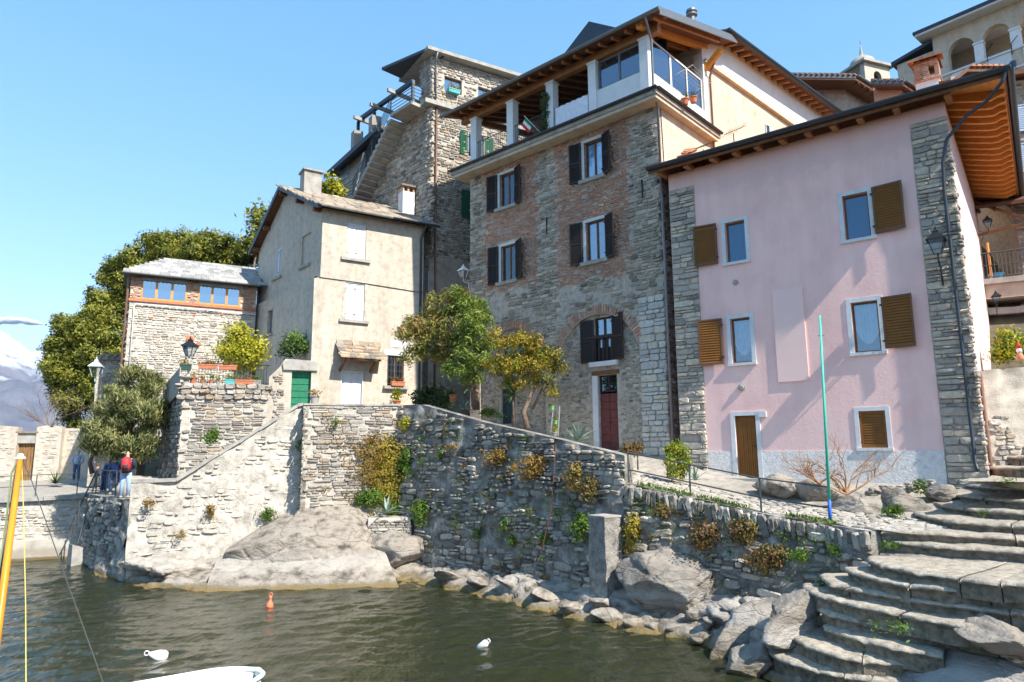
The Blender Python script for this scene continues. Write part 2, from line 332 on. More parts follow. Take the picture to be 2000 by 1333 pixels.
X['step'] = mat('worn_step_stone', [(.155, .132, .10), (.30, .26, .205), (.41, .36, .29), (.48, .43, .35)], .92, 8, 1.0, 24, big=.22, dist=.03, contrast=1.0)
X['riser'] = mat('mossy_shaded_riser', [(.07, .062, .045), (.16, .14, .105), (.25, .22, .17), (.31, .28, .23)], .95, 7, 1.0, 22, big=.25, dist=.04)  # darker than the treads: moss, plus the risers' shade put into the colour
X['pave'] = mat('paving_stone', [(.26, .24, .21), (.40, .37, .32), (.33, .30, .26), (.46, .42, .37), (.38, .33, .27)], .9, 8, .5, 30, rnd=True)
X['sand'] = mat('gritty_ground', [(.20, .18, .15), (.33, .30, .26), (.40, .36, .31)], .95, 4, .8, 30)
X['soil'] = mat('soil', [(.05, .045, .03), (.10, .085, .06), (.13, .13, .06)], .95, 2, .8, 10)
# ------------------------------------------------------------------ masonry
def _pool(seed, k=9, sharp=.84, rough=.10):
    rg = np.random.default_rng(seed); out = []
    base = np.array([(-.5, -.28), (-.36, -.5), (.34, -.5), (.5, -.3), (.5, .26), (.38, .5), (-.35, .5), (-.5, .3)])
    for _ in range(k):
        o = base * (1 + rg.uniform(-rough, rough * .4, (8, 2)))
        ins = o * rg.uniform(sharp - .08, sharp + .06)
        V = [(x, .3, z) for x, z in o] + [(x, -.62 + rg.uniform(-.12, .1), z) for x, z in o] + [(x, -1 + rg.uniform(-.2, .2), z) for x, z in ins]
        V.append((rg.uniform(-.15, .15), -1.05 + rg.uniform(-.2, .15), rg.uniform(-.15, .15)))
        Fc = []
        for r in (0, 8):
            for i in range(8):
                j = (i + 1) % 8; Fc += [(r + i, r + j, r + 8 + j), (r + i, r + 8 + j, r + 8 + i)]
        for i in range(8): Fc.append((16 + i, 16 + (i + 1) % 8, 24))
        out.append((np.array(V, float), np.array(Fc)))
    return out
POOL = {'rub': _pool(1), 'flat': _pool(2, 9, .92, .05), 'brk': []}
for q in range(6):
    rg = np.random.default_rng(90 + q); j = lambda: rg.uniform(-.05, .05)
    V = [(-.5 + j(), .3, -.5 + j()), (.5 + j(), .3, -.5 + j()), (.5 + j(), .3, .5 + j()), (-.5 + j(), .3, .5 + j())]
    V += [(x * .98, -1 + rg.uniform(-.25, .1), z * .92) for x, y, z in V]
    POOL['brk'].append((np.array(V), np.array([(0, 1, 5), (0, 5, 4), (1, 2, 6), (1, 6, 5), (2, 3, 7), (2, 7, 6), (3, 0, 4), (3, 4, 7), (4, 5, 6), (4, 6, 7)])))
_pm = {}
def pool_mesh(kind, i, material):
    k = (kind, i, material.name)
    if k not in _pm:
        V, Fc = POOL[kind][i]; me = bpy.data.meshes.new('stone'); me.from_pydata(V.tolist(), [], Fc.tolist()); me.materials.append(material); _pm[k] = me
    return _pm[k]
def pack(u0, u1, z0, z1, ok, seed, h=(.09, .2), l=(1.4, 3.6), gap=.022, wob=.05, split=.3, skip=.03, lmax=.75, tilt=.05, clip=False):
    rg = random.Random(seed); out = []; z = z0
    while z < z1:
        hh = rg.uniform(*h); u = u0 - (0 if clip else rg.uniform(0, .3))
        while u < u1 - (.05 if clip else 0):
            ll = min(lmax, max(.09, hh * rg.uniform(*l)))
            if clip and u1 - u - ll < .14: ll = u1 - u
            dz = wob * mn.noise(Vector((u * .7 + seed, z * .7, 0))) * 2
            ps = [(u + ll / 2, z + hh / 2 + dz, ll, hh)]
            if hh > sum(h) * .5 and rg.random() < split:
                c = rg.uniform(.35, .65); ps = [(u + ll / 2, z + hh * c / 2 + dz, ll, hh * c), (u + ll / 2, z + hh * (c + (1 - c) / 2) + dz, ll, hh * (1 - c))]
            for (a, b, c, d) in ps:
                if rg.random() > skip and ok(a, b, c / 2, d / 2): out.append((a, b, c - gap * rg.uniform(.6, 1.5), d - gap * rg.uniform(.6, 1.4), rg.uniform(-tilt, tilt)))
            u += ll
        z += hh
    return out
def okpoly(outer, holes=(), m=.0):
    def f(a, b, c, d):
        for x, y in ((a - c + .03, b - d + .02), (a + c - .03, b - d + .02), (a + c - .03, b + d - .02), (a - c + .03, b + d - .02)):
            if outer and not inpoly(x, y, outer): return False
        for h in holes:
            us = [p[0] for p in h]; zs = [p[1] for p in h]
            if a + c < min(us) or a - c > max(us) or b + d < min(zs) or b - d > max(zs): continue
            for x, y in ((a - c, b - d), (a + c, b - d), (a + c, b + d), (a - c, b + d), (a, b)):
                if inpoly(x, y, h): return False
            if len(h) == 4 and max(us) - min(us) < 2 * c: return False
        return True
    return f
def lay(parent, stones, material, depth=.05, kind='rub', name='stone', origin=(0, 0), ang=0, limit=300, off=0., seed=0, mass=None):
    """The biggest stones of a face become parts of their own, the rest one joined part."""
    rg = random.Random(seed + len(stones)); zr = zroot(parent); ca, sa = math.cos(R_(ang)), math.sin(R_(ang))
    stones = sorted(stones, key=lambda s: -s[2] * s[3])
    BV, BF, nb = [], [], 0; K = len(POOL[kind])
    for i, s in enumerate(stones):
        u, z, l, h, tl = s[:5]; dp = depth * rg.uniform(.45, 1.3); pi = rg.randrange(K); yaw = rg.uniform(-.05, .05)
        px, py = u, -off; x, y = origin[0] + px * ca - py * sa, origin[1] + px * sa + py * ca
        flip = rg.choice((0, math.pi))
        if i < limit:
            o = bpy.data.objects.new(name, pool_mesh(kind, pi, material)); COL.objects.link(o); o.parent = parent
            o.location = (x, y, z - zr); o.rotation_euler = (0, tl + flip, R_(ang) + yaw); o.scale = (l, dp, h)
        else:
            V, Fc = POOL[kind][pi]; V = V * (l, dp, h)
            c, sn = math.cos(tl + flip), math.sin(tl + flip); V = np.stack([V[:, 0] * c + V[:, 2] * sn, V[:, 1], -V[:, 0] * sn + V[:, 2] * c], 1)
            a2 = R_(ang) + yaw; c, sn = math.cos(a2), math.sin(a2); V = np.stack([V[:, 0] * c - V[:, 1] * sn + x, V[:, 0] * sn + V[:, 1] * c + y, V[:, 2] + z], 1)
            BV.append(V); BF.append(Fc + nb); nb += len(V)
    if BV: numesh(mass or name + 'work', np.concatenate(BV), np.concatenate(BF), material, parent, kind='stuff')
def pave(parent, tris_fn, material, pts, limit=300, name='paving_stone'): pass
# ------------------------------------------------------------------ windows and shutters
def window(parent, r, fm, y=-.12, frame=.06, mats=('wood_b', 'pane'), mull=1, bars=0, curtain=None, sill=None, dark=True, name='window'):
    """Timber frame with panes, set y behind the face; r = (u0, u1, z0, z1)."""
    u0, u1, z0, z1 = r; mp = lambda u, w, off: fm(u, w, off + y)
    m = MB(); d = .05
    m.prism(rc((u0, u0 + frame, z0, z1)), mp, -d, 0); m.prism(rc((u1 - frame, u1, z0, z1)), mp, -d, 0)
    m.prism(rc((u0 + frame, u1 - frame, z0, z0 + frame)), mp, -d, .003); m.prism(rc((u0 + frame, u1 - frame, z1 - frame, z1)), mp, -d, .003)
    for k in range(mull):
        c = u0 + (u1 - u0) * (k + 1) / (mull + 1); m.prism(rc((c - frame * .6, c + frame * .6, z0 + frame, z1 - frame)), mp, -d, .006)
    for k in range(bars):
        c = z0 + (z1 - z0) * (k + 1) / (bars + 1); m.prism(rc((u0 + frame, u1 - frame, c - .015, c + .015)), mp, -d * .8, -.008)
    w = m.build(name, X[mats[0]], parent)
    e = (u1 - u0) / (mull + 1)
    for k in range(mull + 1):
        MB().prism(rc((u0 + e * k + frame * .5, u0 + e * (k + 1) - frame * .5, z0 + frame * .8, z1 - frame * .8)), mp, -d * .75, -d * .5).build('pane', X[mats[1]], w)
    if curtain:
        m = MB(); n = 14
        for k in range(mull + 1):
            a, b = u0 + e * k + frame * .6, u0 + e * (k + 1) - frame * .6
            if curtain == 'swag':
                for i in range(n):
                    f0, f1 = i / n, (i + 1) / n; lo = lambda f: z0 + (z1 - z0) * (.17 + .30 * abs(2 * f - 1) ** 2.2)
                    q = lambda f: -.09 - .02 * math.sin(f * 40)
                    m.add([mp(a + (b - a) * f0, lo(f0), q(f0)), mp(a + (b - a) * f1, lo(f1), q(f1)), mp(a + (b - a) * f1, z1, q(f1)), mp(a + (b - a) * f0, z1, q(f0))], [(0, 1, 2, 3)])
            else:
                g = .0 if curtain == 'full' else .28
                for (c, dd) in ((a, a + (b - a) * (.5 - g / 2)), (a + (b - a) * (.5 + g / 2), b)):
                    for i in range(n):
                        f0, f1 = c + (dd - c) * i / n, c + (dd - c) * (i + 1) / n; q = lambda f: -.10 - .02 * math.sin(f * 70)
                        m.add([mp(f0, z0, q(f0)), mp(f1, z0, q(f1)), mp(f1, z1, q(f1)), mp(f0, z1, q(f0))], [(0, 1, 2, 3)])
        m.build('curtain', X['curtain'], w)
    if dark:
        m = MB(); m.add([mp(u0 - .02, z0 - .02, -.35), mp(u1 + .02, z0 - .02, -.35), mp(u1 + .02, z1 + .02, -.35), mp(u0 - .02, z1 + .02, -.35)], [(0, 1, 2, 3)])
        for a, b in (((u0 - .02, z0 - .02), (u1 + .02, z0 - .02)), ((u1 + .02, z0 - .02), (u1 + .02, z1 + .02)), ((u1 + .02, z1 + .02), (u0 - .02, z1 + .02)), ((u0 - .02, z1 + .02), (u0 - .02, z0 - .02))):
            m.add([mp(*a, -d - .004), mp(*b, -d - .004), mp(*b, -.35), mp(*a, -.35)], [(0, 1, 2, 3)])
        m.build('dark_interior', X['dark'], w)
    if sill:
        MB().prism(rc((u0 - sill[0], u1 + sill[0], z0 - sill[1], z0 - .004)), fm, -.1, sill[2]).build('sill', X[sill[3]], w)
    return w
def shutter(parent, r, fm, mats=('shut_f', 'shut_b'), off=.03, th=.045, frame=.06, pitch=.06, mid=False, name='shutter', swing=0.0):
    """Louvred leaf: a frame with tilted slats between; swing tips the free edge out from the wall."""
    u0, u1, z0, z1 = r
    def mp(u, w, o):
        t = (u - u0) / (u1 - u0); t = t if swing >= 0 else 1 - t
        return fm(u, w, off + o + abs(swing) * t)
    m = MB()
    m.prism(rc((u0, u0 + frame, z0, z1)), mp, 0, th); m.prism(rc((u1 - frame, u1, z0, z1)), mp, 0, th)
    rails = [(z0, z0 + frame * 1.2), (z1 - frame, z1)] + ([((z0 + z1) / 2 - frame * .6, (z0 + z1) / 2 + frame * .6)] if mid else [])
    for a, b in rails: m.prism(rc((u0 + frame, u1 - frame, a, b)), mp, .002, th - .002)
    o = m.build(name, X[mats[0]], parent)
    m = MB(); z = z0 + frame * 1.2; a, b = u0 + frame, u1 - frame
    while z < z1 - frame - pitch * .5:
        if not any(q[0] - pitch < z < q[1] for q in rails[2:]):
            m.add([mp(a, z, th * .9), mp(b, z, th * .9), mp(b, z + pitch * 1.05, th * .15), mp(a, z + pitch * 1.05, th * .15), mp(a, z - .012, th * .9), mp(b, z - .012, th * .9), mp(b, z + pitch * 1.05 - .012, th * .1), mp(a, z + pitch * 1.05 - .012, th * .1)],
                  [(0, 1, 2, 3), (7, 6, 5, 4), (4, 5, 1, 0)])
        z += pitch
    m.add([mp(a, z0, .004), mp(b, z0, .004), mp(b, z1, .004), mp(a, z1, .004)], [(0, 1, 2, 3)])
    m.build('slats', X[mats[1]], o, kind='stuff')
    m = MB()
    for zz in (z0 + (z1 - z0) * .15, z0 + (z1 - z0) * .85):
        u = u0 if swing >= 0 else u1
        m.prism(rc((u - .05, u + .03, zz - .02, zz + .02)), mp, th * .2, th + .02)
    m.build('hinge', X['black'], o)
    return o
def surround(parent, r, fm, w=.12, proud=.02, mats='trimw', name='window_surround', bottom=True):
    u0, u1, z0, z1 = r; m = MB()
    m.prism(rc((u0 - w, u0, z0 - (w * .6 if bottom else 0), z1 + w)), fm, -.05, proud); m.prism(rc((u1, u1 + w, z0 - (w * .6 if bottom else 0), z1 + w)), fm, -.05, proud)
    m.prism(rc((u0, u1, z1, z1 + w)), fm, -.05, proud - .002)
    if bottom: m.prism(rc((u0 - w * 1.1, u1 + w * 1.1, z0 - w * .75, z0 - .003)), fm, -.1, proud + .05)
    return m.build(name, X[mats], parent)
def railing(name, pts, material, h=.95, every=1.0, r=.02, mids=(.5,), bal=0, parent=None, label=None, cat='railing', group=None, ends=True):
    """Posts and rails along a line of world points."""
    root = parent or thing(name, label, cat, pts[0], 0, group); base = Vector(pts[0]) if parent is None else Vector((0, 0, 0))
    P = [Vector(p) - base for p in pts]; zr = 0
    for p in P: MB().tube([p, p + Vector((0, 0, h))], r * 1.15, 6).build('post', material, root, z=False)
    for k in (1.0,) + tuple(mids):
        MB().tube([p + Vector((0, 0, h * k)) for p in P], r, 6).build('rail', material, root, z=False)
    if bal:
        m = MB()
        for a, b in zip(P, P[1:]):
            n = max(1, int((b - a).length / bal))
            for i in range(1, n): q = a.lerp(b, i / n); m.tube([q + Vector((0, 0, h * min(mids or (0.08,)))), q + Vector((0, 0, h))], r * .5, 4, False)
        m.build('balusters', material, root, kind='stuff', z=False)
    return root
# ------------------------------------------------------------------ plants
def leaf_cards(C, N, size, rg, asp=2.2, droop=0.0, up=.3, fold=.25):
    """Folded leaves at points C whose blades lie roughly square to N."""
    n = len(C); N = N / (np.linalg.norm(N, axis=1, keepdims=True) + 1e-9)
    T = rg.normal(size=(n, 3)); T[:, 2] += up; T -= N * (T * N).sum(1, keepdims=True) * .8; T /= np.linalg.norm(T, axis=1, keepdims=True) + 1e-9
    B = np.cross(N, T); B /= np.linalg.norm(B, axis=1, keepdims=True) + 1e-9
    s = size * rg.uniform(.6, 1.35, (n, 1)); w = s / asp
    a = C; mid = C + T * s * .5; tip = C + T * s; tip[:, 2] -= droop * s[:, 0]
    V = np.stack([a, mid + B * w * .5 + N * w * fold, tip, mid - B * w * .5 + N * w * fold], 1).reshape(-1, 3)
    i = np.arange(n)[:, None] * 4; Fc = np.concatenate([i + [0, 1, 2], i + [0, 2, 3]], 1).reshape(-1, 3)
    return V, Fc
def crown_points(blobs, n, rg, clump=14, spread=.3, shell=.55, floor=None):
    """Leaf positions: clumps near the skin of lumpy ellipsoids, with holes between them."""
    vol = np.array([b[1][0] * b[1][1] * b[1][2] for b in blobs]) ** .7; vol /= vol.sum()
    k = max(1, n // clump); bi = rg.choice(len(blobs), k, p=vol)
    d = rg.normal(size=(k, 3)); d /= np.linalg.norm(d, axis=1, keepdims=True)
    rad = shell + (1 - shell) * rg.uniform(0, 1, (k, 1)) ** .6; rad *= 1 + .16 * rg.normal(size=(k, 1))
    c = np.array([blobs[b][0] for b in bi]); r = np.array([blobs[b][1] for b in bi]); cc = c + d * r * rad
    P = np.repeat(cc, clump, 0) + rg.normal(size=(k * clump, 3)) * spread; Nn = np.repeat(d / r, clump, 0) + rg.normal(size=(k * clump, 3)) * .25 * (1 / r.mean())
    if floor is not None: q = P[:, 2] > floor; P, Nn = P[q], Nn[q]
    return P, Nn
def lumps(blobs, k, seed, fr=(.28, .48)):
    """Breaks each crown lobe into k smaller tufts sitting on its skin, so light and shade gather in clumps."""
    rg = np.random.default_rng(seed); out = []
    for c, r in blobs:
        for i in range(k):
            d = rg.normal(size=3); d /= np.linalg.norm(d); d[2] = d[2] * .9 + .1; q = rg.uniform(*fr); o = np.array(c) + d * np.array(r) * rg.uniform(.62, 1.02); out.append((tuple(o), (r[0] * q * 1.15, r[1] * q * 1.15, r[2] * q * .8)))
    return out
def plant(name, label, cat, base, blobs, n, leaf, size, seed, asp=2.2, clump=14, spread=.25, shell=.55, trunk=None, group=None, droop=0., up=.3, part='foliage', extra=None, floor=None, sub=0):
    if sub: blobs = lumps(blobs, sub, seed)
    """blobs in world coordinates; trunk = list of (points, radii)."""
    rg = np.random.default_rng(seed); root = thing(name, label, cat, base, 0, group); b = np.array(base, float)
    for i, (lf, fr) in enumerate(leaf if isinstance(leaf, list) else [(leaf, 1.)]):
        P, Nn = crown_points(blobs, int(n * fr), rg, clump, spread, shell, floor)
        V, Fc = leaf_cards(P, Nn, size, rg, asp, droop, up); numesh(part, V - b, Fc, X[lf], root, z=False)
    for (pts, rr) in (trunk or []):
        MB().tube([Vector(p) - Vector(base) for p in pts], rr, 7).build('trunk' if rr[0] > .05 else 'branch', X['bark'], root, smooth=True, z=False)
    return root
def rosette(name, label, cat, base, n, length, width, leaf, seed, group=None, zc=0., upr=(.15, 1.3), stem=None, curve=.35):
    """Agave or yucca: pointed channelled leaves fanning out of one heart, each its own part."""
    rg = random.Random(seed); root = thing(name, label, cat, base, 0, group)
    for i in range(n):
        a = i * 2.4 + rg.uniform(-.3, .3); e = upr[0] + (upr[1] - upr[0]) * i / max(1, n - 1) + rg.uniform(-.12, .12); L = length * rg.uniform(.75, 1.1); vs = []; fs = []; K = 5
        p = Vector((0, 0, zc)); ee = e
        for k in range(K + 1):
            t = k / K; w = width * (1 - t) ** .7 * (.7 + .9 * t * (1 - t) * 2)
            dx, dy = math.cos(a), math.sin(a); side = Vector((-dy, dx, 0)) * w / 2
            vs += [p - side, p - Vector((0, 0, w * .22)), p + side]
            p = p + Vector((dx * math.cos(ee), dy * math.cos(ee), math.sin(ee))) * L / K; ee -= curve / K * (1.2 if e < .8 else .5)
        for k in range(K):
            o = k * 3; fs += [(o, o + 1, o + 4, o + 3), (o + 1, o + 2, o + 5, o + 4)]
        MB().add(vs, fs).build('leaf', X[leaf], root, smooth=True, z=False)
    if stem: MB().tube([Vector((0, 0, 0)) , Vector((stem[1], 0, zc * .5)), Vector((0, 0, zc))], [stem[0] * 1.2, stem[0], stem[0] * .9], 7).build('trunk', X['bark'], root, smooth=True, z=False)
    return root
# ------------------------------------------------------------------ rock
def _ico(sub):
    import bmesh
    b = bmesh.new(); bmesh.ops.create_icosphere(b, subdivisions=sub, radius=1); V = np.array([v.co[:] for v in b.verts]); Fc = np.array([[v.index for v in f.verts] for f in b.faces]); b.free(); return V, Fc
ICO = {k: _ico(k) for k in (2, 3, 4, 5)}
def fbm(p, sc, o=4): return mn.fractal(Vector(p) * sc, 1.0, 2.1, o)
def crag(p, m, so):
    """Broken rock relief: low swells, cleaved facets with cracks between them, fine roughness."""
    q = Vector((p[0] * .75 + p[2] * .35 + so, p[1] * .75, p[2] * 1.25 - p[0] * .3 + so)) / m
    d, c = mn.voronoi(q * 1.15 + Vector((mn.noise(q * 2.5), mn.noise(q * 2.5 + Vector((9, 3, 1))), mn.noise(q * 2.5 + Vector((2, 7, 5))))) * .22)
    f = .34 * mn.noise(q * .8) + .22 * (((c[0][0] * 12.7 + c[0][1] * 7.3 + c[0][2] * 3.1) % 1) - .5) - .16 * max(0, 1 - (d[1] - d[0]) * 7)
    d2, c2 = mn.voronoi(q * 3.1)
    return f + .07 * (((c2[0][0] * 9.7 + c2[0][1] * 5.3) % 1) - .5) - .05 * max(0, 1 - (d2[1] - d2[0]) * 6) + .05 * mn.fractal(q * 5, 1., 2.1, 4)
def rockmesh(name, c, r, seed, sub=4, rot=(0, 0, 0), material='rock', amp=.22, sc=1.1, parent=None, sq=.0, strata=.0, label=None, cat='rock', group=None):
    """An angular weathered boulder: a cut and noise-broken ellipsoid."""
    V, Fc = ICO[sub]; rg = np.random.default_rng(seed); V = V.copy()
    for _ in range(int(9 + sq * 12)):                                   # flat cleavage faces
        n = rg.normal(size=3); n /= np.linalg.norm(n); k = rg.uniform(.5, .86); d = V @ n; q = d > k; V[q] -= n * ((d[q] - k) * .85)[:, None]
    Rr = np.array(Matrix.Rotation(rot[2], 3, 'Z') @ Matrix.Rotation(rot[1], 3, 'Y') @ Matrix.Rotation(rot[0], 3, 'X'))
    P = (V * r) @ Rr.T; m = float(np.mean(r)); so = seed * 7.3
    out = np.empty_like(P)
    for i, p in enumerate(P):
        nn = V[i] / (np.linalg.norm(V[i]) + 1e-9); f = crag(p, m, so) * amp * 2.1 * m
        if strata: f += strata * m * (abs(((p[2] * .8 + p[0] * .35 + .3 * fbm(p + so, .8 / m, 2)) * 3.2 / m) % 1 - .5) - .25)
        out[i] = p + (nn @ Rr.T) * f
    if parent is None:
        o = numesh(name, out, Fc, X[material], None, smooth=True); o.location = c; tag(o, label, cat, group)
    else: o = numesh(name, out + np.array(c), Fc, X[material], parent, smooth=True)
    return o
# ------------------------------------------------------------------ frames of the place
def _fr(x, y, d, ang): q = at(x, y, d); return Fr(q, ang)
FP = _fr(1460, 931, 22.6, -37.7)       # pink house
FB = _fr(1312, 880, 24.6, -42.6)       # tall stone and brick house
FA = _fr(255, 1110, 25.5, 18.5)        # sunny lake wall
FC = _fr(605, 790, 30.2, 32.4)         # cream house
FC2 = Fr(FC.o, 129)
FT = _fr(838, 560, 34.5, 32.4)         # stone tower house
FL = _fr(241, 735, 33, 28)             # house with the glazed veranda
FT2 = Fr(FT.o, 134)
FE = _fr(345, 935, 27.8, 20)           # terrace wall
def loft(name, rails, nu, nv, material, amp=.1, sc=1., seed=0, parent=None, kind=None, vec=(0, 0, 1), smooth=True, damp=None, rock=0):
    """Surface through several lines of equal length, broken up by noise."""
    R = np.array(rails, float); k, m, _ = R.shape; V = []
    ts = np.linspace(0, k - 1, nv); ss = np.linspace(0, m - 1, nu)
    for t in ts:
        i = min(int(t), k - 2); row = R[i] * (1 - (t - i)) + R[i + 1] * (t - i)
        for s in ss:
            j = min(int(s), m - 2); p = row[j] * (1 - (s - j)) + row[j + 1] * (s - j)
            a = amp if damp is None else amp * damp(t / (k - 1))
            f = (crag(p, rock, seed) * 2 if rock else fbm(p + seed, sc, 5)) * a; V.append((p[0] + vec[0] * f, p[1] + vec[1] * f, p[2] + vec[2] * f))
    Fc = [(a * nu + b, a * nu + b + 1, (a + 1) * nu + b + 1, (a + 1) * nu + b) for a in range(nv - 1) for b in range(nu - 1)]
    return numesh(name, V, Fc, material, parent, smooth, kind)
# ------------------------------------------------------------------ lake
def make_water():
    def axis(a, b, d, far):
        c = list(np.arange(a, b, d)); lo = [a - far * (.5 ** k) for k in range(0, 12)]; hi = [b + far * (.5 ** k) for k in range(11, -1, -1)]
        return np.array(lo + c + hi)
    xs = axis(-34, 12, .10, 6500); ys = np.array(list(np.arange(9, 34, .08)) + [34 + 6500 * (.5 ** k) for k in range(11, -1, -1)]); ys = np.concatenate([[-400, -60, -10, 2, 6], ys])
    Xg, Yg = np.meshgrid(xs, ys); rg = np.random.default_rng(5); Z = np.zeros_like(Xg)
    for i in range(48):
        wl = .3 * 1.135 ** i * rg.uniform(.85, 1.15) if i < 18 else rg.uniform(.26, .9); a = rg.normal(-.95, .6); k = 2 * math.pi / wl
        Z += .0042 * wl ** .8 * np.sin(k * (Xg * math.cos(a) + Yg * math.sin(a)) + rg.uniform(0, 6.3) + .7 * np.sin(.6 * Xg + .4 * Yg + i))
    fade = np.clip((Xg + 37) / 4, 0, 1) * np.clip((14 - Xg) / 3, 0, 1) * np.clip((37 - Yg) / 4, 0, 1) * np.clip((Yg - 6) / 3, 0, 1)
    Z *= fade
    nx, ny = len(xs), len(ys); V = np.stack([Xg, Yg, Z], -1).reshape(-1, 3)
    j, i = np.meshgrid(np.arange(nx - 1), np.arange(ny - 1)); a = (i * nx + j).ravel(); Fc = np.stack([a, a + 1, a + nx + 1, a + nx], 1)
    m = bpy.data.materials.new('lake_water'); m.use_nodes = True; N = m.node_tree.nodes; L = m.node_tree.links; N.remove(N['Principled BSDF'])
    gl = N.new('ShaderNodeBsdfGlossy'); gl.inputs['Roughness'].default_value = .03; tr = N.new('ShaderNodeBsdfTransparent'); tr.inputs[0].default_value = (.50, .52, .30, 1)
    df = N.new('ShaderNodeBsdfDiffuse'); df.inputs[0].default_value = (.034, .042, .020, 1)
    g = N.new('ShaderNodeNewGeometry'); n1 = N.new('ShaderNodeTexNoise'); n1.inputs['Scale'].default_value = 9; n1.inputs['Detail'].default_value = 5
    mp = N.new('ShaderNodeMapping'); mp.inputs['Rotation'].default_value = (0, 0, R_(-35)); mp.inputs['Scale'].default_value = (1, .45, 1); L.new(g.outputs['Position'], mp.inputs[0]); L.new(mp.outputs[0], n1.inputs[0])
    bp = N.new('ShaderNodeBump'); bp.inputs['Strength'].default_value = .6; bp.inputs['Distance'].default_value = .05; L.new(n1.outputs['Fac'], bp.inputs['Height']); L.new(bp.outputs[0], gl.inputs['Normal'])
    fr = N.new('ShaderNodeFresnel'); fr.inputs[0].default_value = 1.333; L.new(bp.outputs[0], fr.inputs['Normal'])
    fm = N.new('ShaderNodeMath'); fm.operation = 'MULTIPLY_ADD'; L.new(fr.outputs[0], fm.inputs[0]); fm.inputs[1].default_value = 1.25; fm.inputs[2].default_value = .025
    m1 = N.new('ShaderNodeMixShader'); m1.inputs[0].default_value = .55; L.new(tr.outputs[0], m1.inputs[1]); L.new(df.outputs[0], m1.inputs[2])
    m2 = N.new('ShaderNodeMixShader'); L.new(fm.outputs[0], m2.inputs[0]); L.new(m1.outputs[0], m2.inputs[1]); L.new(gl.outputs[0], m2.inputs[2]); L.new(m2.outputs[0], N['Material Output'].inputs[0])
    o = numesh('lake_water', V, Fc, m, None, True); return tag(o, 'dark green rippled lake water filling the little harbour', 'water', kind='structure')
make_water()
X['bed'] = mat('lake_bed', [(.03, .035, .015), (.09, .085, .035), (.15, .13, .06)], .95, .8, .5, 6, big=.4)
SHORE = [(-19.2, 31.4), (-18.2, 30.0), (-16.0, 27.2), (-13.7, 25.1), (-10.6, 24.0), (-8.4, 24.5), (-6.4, 25.1), (-3.6, 24.6), (-1.0, 22.5), (.6, 20.4), (2.5, 18.7), (4.0, 17.4), (4.5, 15.9), (4.9, 14.4), (5.3, 12.9), (6.3, 11.7), (7.6, 10.3), (9.4, 8.4), (12, 5)]
UPPER = [(-18.6, 30.6, .5), (-17.4, 29.4, .8), (-15.5, 27.3, .9), (-13.6, 26.0, .75), (-11.2, 26.9, .85), (-9.0, 27.9, 1.0), (-6.5, 28.6, 1.0), (-4.3, 28.4, .5), (-1.0, 25.2, .45), (1.2, 22.9, .45), (3.0, 21.2, .75), (5.0, 19.6, 1.0), (6.6, 17.9, 1.1), (6.9, 15.8, .9), (7.2, 14.0, .45), (7.6, 12.8, .35), (8.6, 12.0, .5), (10.2, 10.0, .5), (13, 7, .5)]
sh = [np.array([x, y, 0.]) for x, y in SHORE]; up = [np.array(p) for p in UPPER]
mid = [a * .55 + b * .45 + np.array([0, 0, .22]) for a, b in zip(sh, up)]
out = [a + (a - b) / np.linalg.norm((a - b)[:2]) * 1.3 + np.array([0, 0, -1.1]) for a, b in zip(sh, up)]
for q in out: q[2] = -.9
deep = [q + (q - b) / np.linalg.norm((q - b)[:2]) * 7 for q, b in zip(out, up)]
for q in deep: q[2] = -2.6
o = loft('rocky_shore', [deep, out, sh, mid, up], 420, 90, X['rock'], .5, 1.3, 3, rock=1.15, vec=(-.25, -.25, .8), damp=lambda t: .3 + .9 * min(1, max(0, (t - .2) * 2)) * (1 - .35 * t)); tag(o, 'pale bedrock shelf running along the waterline below the walls', 'rock shore', kind='structure')
o = MB().add([(-7000, -450, -2.7), (7000, -450, -2.7), (7000, 7000, -2.7), (-7000, 7000, -2.7)], [(0, 1, 2, 3)]).build('lake_bed', X['bed']); tag(o, 'dim greenish bed under the lake', 'lake bed', kind='structure')
# ------------------------------------------------------------------ ground that carries the houses
def ground():
    e1 = FP.w(6.5, -.05, 0)
    rails = [[(-14.0, 26.1, 2.75), (-11.5, 27.0, 3.3), (-8.9, 27.9, 5.6), (-4.9, 29.0, 5.75), (-2.6, 27.0, 5.35), (.6, 23.7, 4.5), (3.35, 20.8, 3.58), (4.9, 19.7, 3.24), (6.4, 18.3, 2.9), (7.7, 17.1, 2.72), (8.1, 15.75, 2.70), (8.6, 15.3, 2.70), (10.0, 14.8, 2.70)],
             [(-15, 28.2, 2.8), (-12.5, 29.3, 3.4), (-9.6, 30.0, 5.9), (-5.4, 31.6, 6.1), (-1.6, 29.3, 5.6), (1.8, 25.6, 4.55), (4.4, 23.2, 3.7), (5.9, 21.9, 3.32), (7.6, 20.2, 3.0), (9.2, 18.6, 2.85), (9.9, 17.2, 2.78), (10.3, 16.4, 2.75), (11.0, 15.6, 2.75)],
             [(-15.5, 29.5, 2.9), (-13, 30.5, 3.6), (-9.8, 31.0, 6.3), (-5.0, 33.0, 6.5), (-1.8, 31.6, 6.1), (2.6, 27.6, 4.6), (5.8, 24.6, 4.3), (7.9, 22.6, 3.6), (9.6, 21.3, 3.6), (11.2, 20.0, 3.55), (12.4, 19.1, 3.5), (13.0, 18.6, 3.6), (13.6, 18.2, 3.7)]]
    o = loft('path', rails, 150, 26, X['sand'], .05, 1.6, 9); return tag(o, 'gritty stone path climbing past the house doors', 'path', kind='structure')
ground()
